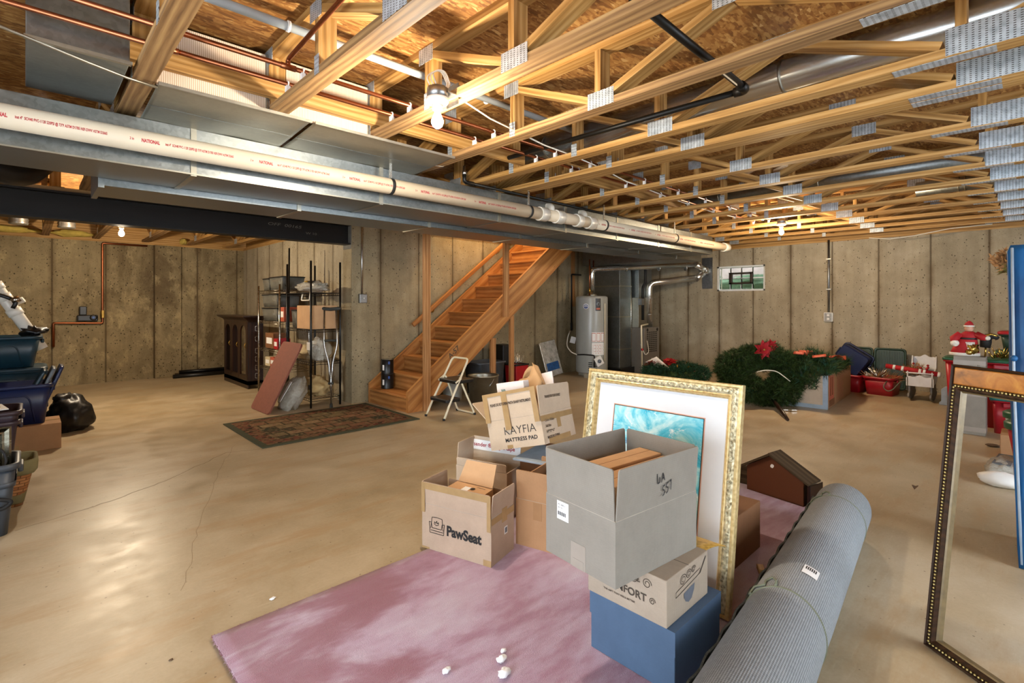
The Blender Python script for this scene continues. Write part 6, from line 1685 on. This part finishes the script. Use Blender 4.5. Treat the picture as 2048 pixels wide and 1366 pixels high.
# long carton with greenery on it
cA, cB = gz(1657, 820), gz(1699, 786)
MBx = box_frame((7.09, 1.77, .0005), (1, .055, 0), (-.055, 1, 0))
t = thing('tree_carton', 'long printed carton with white edged end, greenery heaped on top, by the window wall', 'box', MBx)
MB().box(0, 1.52, 0, .52, 0, .42).build('box_body', kraft_brown, t, bev=.004)
m_ = MB(); m_.box(-.003, .002, 0, .52, 0, .05).box(-.003, .002, 0, .05, .05, .42).box(-.003, .002, .47, .52, .05, .42).box(0, .03, -.003, .002, .0, .42); m_.build('white_border', pale_blue, t)
MB().box(-.0025, .001, .05, .47, .05, .42).build('end_print', kraft_pale, t)
m_ = MB(); m_.box(.10, .36, -.0025, .001, .10, .40); m_.build('picture_print', label_red, t)
m_ = MB(); m_.box(.10, .40, -.003, .001, .02, .10); m_.build('dark_print', kraft_dark, t)
m_ = MB(); m_.prism([(.14, .15), (.18, .15), (.20, .38), (.16, .38)], .002, frame((0, -.003, 0), (1, 0, 0), (0, 0, 1), (0, -1, 0))); m_.prism([(.25, .15), (.29, .15), (.31, .38), (.27, .38)], .002, frame((0, -.003, 0), (1, 0, 0), (0, 0, 1), (0, -1, 0))); m_.build('tree_drawing', kraft_dark, t)
m_ = MB()
for k in range(11):
    m_.text('LIGHTED TREE' if k % 3 == 0 else ('PRE-LIT BRANCHES' if k % 3 == 1 else 'INDOOR USE ONLY'), .030, lambda x, z: V((.55 + x, -.0035, .36 - k * .031 + z)), 0, 1.6)
m_.build('printed_text', label_red, t)
ga = thing('pine_garland', 'pine garland with a rust red ribbon heaped on top of the long carton', 'garland', MBx @ tr(.3, .2, .42))
def gfn(rr):
    u = rr.uniform(-.14, 1.2); v = rr.uniform(-.03, .50)
    h = .09 + .06 * math.sin(5 * u + 1) * math.sin(9 * v + u * 3) + .05 * math.sin(13 * u)
    z = max(.01, h * rr.random() * (1.3 if u < .7 else .8))
    if u < .06 and v > .08: z -= rr.uniform(0, .22)
    return MBx @ V((u, v, .43 + z)), V((rr.gauss(0, .8), rr.gauss(0, .8), .5)).normalized()
m_ = MB(); sprigs(m_, gfn, 1700, .12, .0042, 6, .7, 9); m_.build('needles', pine_needles, ga, True)
m_ = MB(); sprigs(m_, gfn, 700, .11, .0042, 6, .7, 10); m_.build('bluish_needles', spruce_needles, ga, True)
m_ = MB(); m_.sheet(lambda u, v: MBx @ V((-.05 + 1.3 * u, .0 + .15 * v + .05 * math.sin(7 * u), .66 - .12 * u + .03 * math.sin(16 * u) - .03 * v)), 30, 4, .002); m_.sheet(lambda u, v: MBx @ V((.0 + .5 * u, .26 + .12 * v, .66 + .03 * math.sin(13 * u))), 16, 4, .002); m_.build('ribbon', orange_ribbon, ga, True)
pc = gz(1567, 838); pd = MB()
pd.tube([gz(1545, 815) + V((0, 0, .10)), gz(1560, 826) + V((0, 0, .05)), gz(1576, 842) + V((0, 0, .015))], [.02, .028, .014], 10)
tag(pd.build('dark_branch_tip', dark_wood), 'dark bare branch tip lying under the big wreath', 'branch')
sp = gz(1578, 822); m_ = MB(tr(sp.x, sp.y, .012)); m_.prism([((.085 if k % 2 == 0 else .035) * math.cos(PI * k / 5), (.085 if k % 2 == 0 else .035) * math.sin(PI * k / 5)) for k in range(10)], .01, Matrix.Identity(4))
tag(m_.build('star_ornament', silver_leaf), 'silver star ornament on the floor at the corner of the long carton', 'ornament')
# lying wreath pile with paper
pcn = V((7.70, 4.12, .16))
pl = thing('wreath', 'flat pile of decorated wreaths with poinsettias on the floor in front of the furnace', 'wreath', (pcn.x, pcn.y, 0))
m_ = MB(); sprigs(m_, torus_fn(tr(*pcn), .34, .20, .7), 3400, .07, .004, 6, .7, 5); m_.build('needles', spruce_needles, pl, True)
MB().tube([pcn + V((.34 * math.cos(a), .34 * math.sin(a), -.03)) for a in [2 * PI * i / 36 for i in range(36)]], .10, 8, closed=True).build('wire_ring', pine_needles, pl, True)
for (x, y, z, s_) in ((-.22, .30, .20, .15), (.02, .12, .22, .15), (.20, .25, .16, .12), (.30, -.22, .14, .07), (-.08, -.34, .1, .07)): poinsettia('red_poinsettia', tr(pcn.x + x, pcn.y + y, pcn.z + z - .06) @ rot('Z', x * 300) @ rot('Y', -20), s_, pl)
m_ = MB()
for k in range(40):
    a = RND.uniform(0, 6.28); p = pcn + V((.36 * math.cos(a), .36 * math.sin(a), .13)); d = V((RND.gauss(0, 1), RND.gauss(0, 1), .8)).normalized() * .07; s_ = d.cross(V((0, 0, 1))).normalized() * .014
    m_.quad(p, p + d * .5 + s_, p + d, p + d * .5 - s_)
m_.build('gilded_leaf_spray', gold_leaf, pl, True)
pa, pb, pc_, pe = [onX(*q) for q in ((1290, 724, 7.46), (1313, 713, 7.5), (1347, 743, 7.6), (1338, 744, 7.52))]
t = thing('paper_sheet', 'printed white paper sheet standing up in the pile of wreaths', 'paper', pa)
def psh(u, v): return (pa.lerp(pb, v)).lerp(pe.lerp(pc_, v), u) + V((-.01, -.01, 0)) * math.sin(PI * u)
MB().sheet(psh, 10, 4, .002).build('sheet', paper, t, True)
m_ = MB()
for k in range(5): m_.sheet(lambda u, v: psh(.2 + .45 * u, .18 + .14 * k + .03 * v) + V((-.004, -.004, .001)), 4, 1)
m_.build('printed_line', label_red, t, True)
# ---------------------------------------------------------------- totes by the window wall
tote('open red tote full of silver and dried sprays, on the floor by the window wall', tr(8.93, 1.53, 0) @ rot('Z', 84), .36, .42, .255, dark_red, .86, deco=False)
tr1 = thing('tinsel_spray', 'silver and tan dried sprays heaped in the open red tote', 'decoration', (8.93, 1.53, .16))
m_ = MB()
for k in range(150):
    a = RND.uniform(0, 6.28); r_ = RND.uniform(0, .14); p = V((8.93 + r_ * math.cos(a), 1.53 + r_ * math.sin(a), .17))
    d = V((math.cos(a) * RND.uniform(.2, 1), math.sin(a) * RND.uniform(.2, 1), RND.uniform(.25, .9))).normalized()
    m_.tube([p, p + d * .08, p + d * RND.uniform(.14, .26) + V((0, 0, -.02))], [.004, .003, .001], 4)
m_.build('dried_stem', dried, tr1, True)
m_ = MB()
for k in range(22):
    a = RND.uniform(0, 6.28); p = V((8.90, 1.58, .22)); d = V((math.cos(a) * .7, math.sin(a) * .7, RND.uniform(.2, 1))).normalized()
    m_.tube([p, p + d * .12, p + d * .2], [.004, .011, .001], 5)
m_.build('silver_frond', silver_leaf, tr1, True)
tag(MB().tube(bend([V((8.74, 1.40, .26)), V((8.71, 1.46, .20)), V((8.70, 1.49, .12)), V((8.70, 1.43, .07)), V((8.70, 1.37, .11)), V((8.72, 1.30, .22)), V((8.9, 1.2, .26))], .04), .007, 8).build('green_cord', string_m), 'dull green cord looped over the front of the open red tote', 'cord')
tote('red tote with a navy lid leaning over it, next to the long carton', tr(8.98, 1.90, 0) @ rot('Z', 84), .30, .40, .25, dark_red, .88, deco=False)
MB
tote('navy blue tote tipped on its side on the red tote beside the long carton', frame((8.90, 1.93, .455), V((0, -.84, -.54)), V((0, .54, -.84)), V((1, 0, 0))), .42, .34, .24, navy_bin, .9, deco=False)
for y, lb in ((1.94, 'green ribbed lid leaning on the window wall, behind the navy lid'), (1.53, 'green ribbed lid leaning on the window wall, behind the open red tote')):
    lid_thing(lb, frame((9.44, y, .318), V((0, -1, 0)), V((.12, 0, .99)).normalized(), V((-.99, 0, .12)).normalized()), .40, .62, green_dark)
# doll cradle
rocker_m = plain('shaded white rocker', '6a6660', .5)  # white wood too; the shade on the rockers is put into this grey
dc = thing('doll_cradle', 'white wooden doll cradle on rockers coloured grey for shade, by the window wall', 'cradle', (8.82, 1.06, 0))
Y0, Y1 = .93, 1.20
def scallop(x, z0, z1, ht, nm, w0=Y0, w1=Y1):
    pts = [(w0, z0), (w1, z0), (w1, z1)]
    for k in range(13):
        u = k / 12; pts.append((w1 + (w0 - w1) * u, z1 + ht * math.sin(PI * u) + .012 * math.sin(5 * PI * u)))
    MB().prism(pts, .016, frame((x, 0, 0), (0, 1, 0), (0, 0, 1), (1, 0, 0))).build(nm, white_wood, dc, True, bev=.003)
scallop(8.56, .20, .31, .03, 'footboard', .92, 1.21); scallop(9.02, .26, .54, .045, 'headboard')
for y in (Y0, Y1 - .014):
    MB().prism([(8.56, .20), (9.03, .24), (9.03, .56), (8.96, .58), (8.90, .42), (8.60, .36), (8.56, .40)], .014, frame((0, y + .014, 0), (1, 0, 0), (0, 0, 1), (0, -1, 0))).build('side_panel', white_wood, dc, True, bev=.003)
MB().box(8.57, 9.02, Y0 + .014, Y1 - .014, .20, .215).build('base_board', white_wood, dc, True)
MB().box(8.95, 9.0, Y0 + .01, Y1 - .01, .40, .415).build('cross_rail', white_wood, dc, True)
MB().tube([(8.575, .92, .375), (8.575, 1.21, .375)], .010, 10).build('end_bar', white_wood, dc, True)
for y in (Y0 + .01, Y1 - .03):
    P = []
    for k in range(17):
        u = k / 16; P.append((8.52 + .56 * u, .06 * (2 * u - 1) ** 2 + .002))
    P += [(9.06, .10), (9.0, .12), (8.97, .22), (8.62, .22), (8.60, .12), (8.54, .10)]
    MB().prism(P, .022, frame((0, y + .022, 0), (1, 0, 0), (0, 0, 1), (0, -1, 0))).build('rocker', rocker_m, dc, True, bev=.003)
t = thing('gift_roll', 'red and white striped wrapping tube lying across the doll cradle', 'wrapping tube', (8.7, 1.1, .42))
g0, g1 = V((8.62, 1.44, .44)), V((8.60, .86, .375)); gd = (g1 - g0)
MB().tube([g0, g1], .032, 16).build('tube', red_cloth, t, True)
for u in (.14, .30, .62, .70, .96): MB().tube([g0 + gd * u, g0 + gd * (u + .05 if u < .9 else 1.01)], .0335, 16).build('white_stripe', paper, t, True)
t = thing('red_decoration', 'clump of red berries and bronze leaves behind the striped tube in the doll cradle', 'decoration', (8.8, 1.12, .3))
m_ = MB(); sprigs(m_, lambda rr: (V((8.80 + rr.gauss(0, .05), 1.15 + rr.gauss(0, .05), .38 + rr.gauss(0, .03))), V((0, 0, 1))), 120, .06, .006, 5, .8, 4); m_.build('bronze_leaf_spray', dried, t, True)
m_ = MB()
for k in range(26): m_.sphere((8.78 + RND.gauss(0, .06), 1.14 + RND.gauss(0, .07), .40 + RND.gauss(0, .025)), .016, 8, 6)
m_.build('red_berry', red_cloth, t, True)
tag(MB().box(8.62, 9.1, .74, .80, .0, .20).prism([(.78, 0), (.86, 0), (.86, .03), (.84, .05), (.84, .20), (.80, .24), (.78, .24)], .02, frame((8.50, 0, 0), (0, 1, 0), (0, 0, 1), (1, 0, 0))).build('blue_stand', pale_blue, bev=.004), 'pale blue wooden piece standing beside the doll cradle', 'stand')
# tall taped carton with the doll on it
t = thing('tall_carton', 'tall grey carton wrapped in clear tape seen through the empty frame', 'box', (6.9, .45, 0))
MB().box(6.78, 7.02, .335, .575, 0, .775).build('box_body', kraft_grey, t, True, bev=.003)
for z in (.03, .38, .69): MB().box(6.7785, 7.0215, .3335, .5765, z, z + .045).build('tape_band', tape_clear, t, True)
m_ = MB(); m_.text('THIS SIDE UP', .03, lambda x, y: V((6.7765, .375 + y * 1, .70 - x)), 0, 1); m_.build('printed_text', ink_brown, t, True)
bz = .7765
dl = thing('doll_figure', 'dressed doll figure in a red coat and cap standing on the tall taped carton', 'figure', (6.9, .47, bz))
fc = V((6.90, .47, bz)); fdir = V((-.75, -.0, 0))
def ringd(c, rx, ry, n_=18): return [c + V((rx * math.cos(2 * PI * j / n_), ry * math.sin(2 * PI * j / n_), 0)) for j in range(n_)]
m_ = MB()
m_.loft([ringd(fc + V((0, .03, .02)), .085, .115), ringd(fc + V((0, .02, .08)), .075, .10), ringd(fc + V((0, .0, .17)), .055, .068), ringd(fc + V((0, -.005, .215)), .05, .075), ringd(fc + V((0, -.005, .245)), .03, .035)])
m_.tube([fc + V((-.01, .06, .215)), fc + V((-.03, .11, .17)), fc + V((-.05, .10, .13))], [.035, .036, .032], 12)
m_.tube([fc + V((-.01, -.06, .215)), fc + V((-.03, -.11, .19)), fc + V((-.05, -.14, .185))], [.035, .034, .028], 12)
m_.build('red_coat', red_cloth, dl, True)
m_ = MB(); m_.loft([ringd(fc + V((0, .03, .0)), .088, .12), ringd(fc + V((0, .03, .03)), .090, .120)]); m_.sphere(fc + V((-.052, .10, .125)), .036, 12, 8); m_.sphere(fc + V((-.055, -.145, .185)), .022, 12, 8)
m_.build('coat_trim', white_fur, dl, True)
MB().sphere(fc + V((-.005, -.005, .275)), .036, 16, 12).build('head', skin_doll, dl, True)
m_ = MB(); m_.loft([ringd(fc + V((0, -.005, .292)), .043, .043), ringd(fc + V((0, -.005, .308)), .043, .043)]); m_.build('cap_band', white_fur, dl, True)
m_ = MB(); m_.loft([ringd(fc + V((0, -.005, .305)), .040, .040), ringd(fc + V((.004, -.005, .335)), .026, .026), ringd(fc + V((.01, -.008, .352)), .006, .006)]); m_.build('cap', red_cloth, dl, True)
m_ = MB(); m_.loft([ringd(fc + V((-.03, -.01, .02)), .05, .05), ringd(fc + V((-.035, -.01, .14)), .035, .042)]); m_.build('white_apron', white_fur, dl, True)
m_ = MB(); m_.loft([ringd(fc + V((0, 0, .165)), .058, .071), ringd(fc + V((0, 0, .183)), .056, .072)]); m_.build('belt', sticker_dark, dl, True)
tag(MB().blob((6.86, .44, bz + .075), (.05, .05, .05), .6, 2, 18, 10).sphere((6.83, .46, bz + .04), .032, 10, 8).build('gold_bundle', gold_leaf), 'crumpled gold foil bundle at the foot of the doll on the tall carton', 'decoration')
hr = thing('toy_horse', 'dark toy horse head on a gold stand beside the doll on the tall carton', 'toy', (6.9, .30, bz))
MB().tube([(6.89, .345, bz), (6.89, .34, bz + .10)], .008, 8).build('stand', gold_leaf, hr, True)
MB().tube([(6.89, .345, bz + .09), (6.89, .34, bz + .15), (6.88, .32, bz + .20), (6.87, .28, bz + .205), (6.86, .25, bz + .185)], [.04, .045, .036, .026, .018], 12).build('horse_head', black_rubber, hr, True)
MB().tube([(6.855, .355, bz + .20), (6.855, .30, bz + .225), (6.855, .255, bz + .205)], .012, 8).build('gilt_bridle', gold_leaf, hr, True)
# more totes along the right
def round_bin(label, x, y, r, h, mt, lidm, tp=.8, z=0.0, open_=False):
    t = thing('round_bin', label, 'bin', (x, y, z))
    MB().lathe([(r * tp, 0), (r, h), (r * .96, h), (r * tp * .95, .01)], (0, 0, 0), None, 28).build('bin_body', mt, t)
    if lidm: MB().lathe([(r * .98, h - .03), (r * 1.09, h - .03), (r * 1.10, h + .012), (r * .9, h + .03), (.01, h + .032)], (0, 0, 0), None, 28).build('lid', lidm, t)
    return t
tote('tall red tote with green lid left of the tall taped carton', tr(7.52, .565, 0), .27, .27, .69, red_bin, .72, green_bin, deco=False)
tote('red tote with green lid behind the tall taped carton', tr(7.42, .24, 0), .34, .30, .70, dark_red, .78, green_bin, deco=False)
tote('deep red tote with a teal lid on the floor right of the tall taped carton', tr(7.16, .17, 0) , .30, .26, .345, dark_red, .9, teal_bin, deco=False)
tb_ = thing('tinsel_reindeer', 'gold wire ornaments sticking up behind the tall taped carton', 'ornament', (7.3, .2, .74))
m_ = MB()
for k in range(16):
    a = RND.uniform(0, 6.28); p = V((7.36 + RND.gauss(0, .05), .24 + RND.gauss(0, .05), .735)); m_.tube([p, p + V((.03 * math.cos(a), .06 * math.sin(a), RND.uniform(.04, .14)))], [.010, .002], 5)
m_.build('gold_stem', gold_leaf, tb_, True)
tote('red tote with green lid in the right hand stack, under the green tote', tr(8.0, .14, .55), .36, .32, .20, dark_red, .9, green_bin, deco=False)
tote('clear pinkish tote at the bottom of the right hand stack', tr(8.0, .14, 0), .42, .36, .52, mauve, .92, None, deco=False)
tote('green tote with a red lid on top of the right hand stack', tr(7.98, .13, .775), .32, .28, .20, green_dark, .8, red_bin, deco=False)
round_bin('white tub with green lid behind the lowest red bin at the right', 5.95, .06, .12, .16, white_plastic, green_bin, .8, .22)
tag(MB().box(5.80, 6.12, -.06, .20, 0, .22).build('wood_crate', kraft_brown, bev=.004), 'brown carton under the white tub with a green lid at the right', 'box')
round_bin('tapered red bin with a green rim standing at the right, partly behind the blue cover', 5.28, .005, .145, .41, red_bin, green_bin, .55)
# bag on the floor
pbg = thing('wrapped_pillow', 'clear plastic bag with white end lying on the floor, seen through the empty frame', 'bag', (5.05, .15, 0))
MB(tr(5.27, .155, .070) @ rot('Z', -4)).blob((0, 0, 0), (.30, .105, .075), .22, 12, 34, 16, -.067).build('bag_body', plastic_wrap, pbg, True)
MB(tr(4.99, .165, .050) @ rot('Z', -4)).blob((0, 0, 0), (.07, .125, .055), .1, 13, 26, 14, -.047).build('white_end', white_plastic, pbg, True)
MB(tr(5.27, .16, .128) @ rot('Z', -4)).box(-.16, .20, -.05, .05, 0, .006).build('dark_contents', stone_grey, pbg, True)
p = gz(1985, 893); tag(MB(tr(p.x, p.y, 0)).blob((0, 0, .012), (.04, .05, .012), .4, 6, 12, 8).build('dead_leaf', leaf_m), 'flat dead leaf on the floor in front of the tall taped carton', 'leaf')
# blue covered rack
br_ = thing('blue_cover', 'tall blue nylon cover draped over a rack at the right edge', 'cover', (3.60, -.02, 0))
fold = lambda x, z, k: .012 * math.sin(x * 38 + k) + .008 * math.sin(z * 5 + x * 20)
lps = []
for z, ins in ((0.0, .0), (.10, .0), (.45, .012), (.9, .03), (1.3, .045), (1.58, .055), (1.615, .07)):
    lp = []
    for j in range(56):
        u = j / 56 * 4; s_ = int(u); f = u - s_
        c = [(0, 0), (1, 0), (1, 1), (0, 1)]; a_, b2 = c[s_], c[(s_ + 1) % 4]
        x = (a_[0] + (b2[0] - a_[0]) * f); y = (a_[1] + (b2[1] - a_[1]) * f)
        X = 3.515 + ins + x * (.46 - 2 * ins); Y = -.85 + (y * (.905 - ins * .9))
        n_ = fold(u * .3, z, s_) * .7 * min(1, z + .3); X += n_ if s_ in (1, 3) else 0; Y += n_ if s_ in (0, 2) else 0
        lp.append(V((X + .155 * z, Y + .062 * z, z + .003)))
    lps.append(lp)
MB().loft(lps, True, True).build('cover_fabric', blue_fabric, br_, True)
MB().tube([(3.52, .045, .02), (3.66, .055 + .02, .9), (3.80, .085, 1.60)], .006, 8).build('piped_edge', pale_blue, br_, True)
MB().sphere((3.67, .075, 1.02), .016, 10, 8).build('snap_knob', blue_fabric, br_, True)
hd = MB().tube(bend([(3.95, .0, 1.60), (3.95, .0, 1.76), (3.95, -.22, 1.76), (3.95, -.22, 1.60)], .05), .024, 14).build('carry_handle', white_plastic, br_, True)
MB().tube(bend([(3.945, .028, 1.60), (3.945, .028, 1.785), (3.945, -.25, 1.785), (3.945, -.25, 1.60)], .05), .010, 10).build('navy_edge', navy_bin, hd, True)
fl = thing('dried_bouquet', 'bunch of dried flowers tucked against the back of the blue cover', 'flowers', (4.1, .1, 1.5))
fc = V((4.13, .125, 1.55))
m_ = MB(); sprigs(m_, lambda rr: (fc + V((rr.gauss(0, .016), rr.gauss(0, .020), rr.gauss(0, .022))), V((-.2, .8, .5))), 110, .032, .009, 5, .8, 8); m_.build('flower_head', dried, fl, True)
m_ = MB(); sprigs(m_, lambda rr: (fc + V((rr.gauss(0, .015), rr.gauss(.0, .015) - .03, rr.gauss(-.04, .015))), V((0, .3, -.2))), 60, .03, .009, 5, .8, 12); m_.build('leaf_spray', dried_green, fl, True)
MB().tube([fc, fc + V((-.02, -.12, -.10))], .006, 6).build('stem', dried_green, fl, True)
LAMP1, LAMP2, LAMP3, LAMP4, SKY, EXPO = 93, 165, 120, 120, 13.5, 0.0
# ---------------------------------------------------------------- lamps, daylight, camera
lamp((1.512, 2.115, 2.325), 'bare lit bulb in a white porcelain holder nearest the camera, on the pale truss', LAMP1)
lamp((7.20, 2.33, 2.345), 'bare lit bulb near the window wall, low between the far trusses', LAMP3, box=True, wires=False, col=(1.0, .78, .52))
lamp((.84, 7.70, 2.25), 'bare lit bulb beyond the steel beam, above the copper pipe wall', LAMP2, wires=False, col=(1.0, .83, .60))
lamp((5.0, 5.62, 3.7), 'bulb in the stairwell above the top of the stairs', LAMP4, box=False, wires=False, col=(1.0, .80, .50))
W = bpy.data.worlds.new('sky'); SC.world = W; W.use_nodes = True
bg = W.node_tree.nodes['Background']; bg.inputs[0].default_value = (.78, .88, 1.0, 1); bg.inputs[1].default_value = SKY
cam = bpy.data.cameras.new('camera'); co = bpy.data.objects.new('camera', cam); COL.objects.link(co)
co.location = (0, 0, EYE); co.rotation_euler = (PI / 2, 0, math.atan2(CS, CF) - PI / 2)
cam.sensor_width = 36; cam.sensor_fit = 'HORIZONTAL'; cam.lens = FP / 2048 * 36; cam.shift_y = (HY - 683) / 2048
cam.clip_start = .02; cam.clip_end = 100
SC.camera = co
SC.view_settings.view_transform = 'Standard'; SC.view_settings.look = 'None'; SC.view_settings.gamma = 1; SC.view_settings.use_curve_mapping = False
SC.view_settings.exposure = EXPO
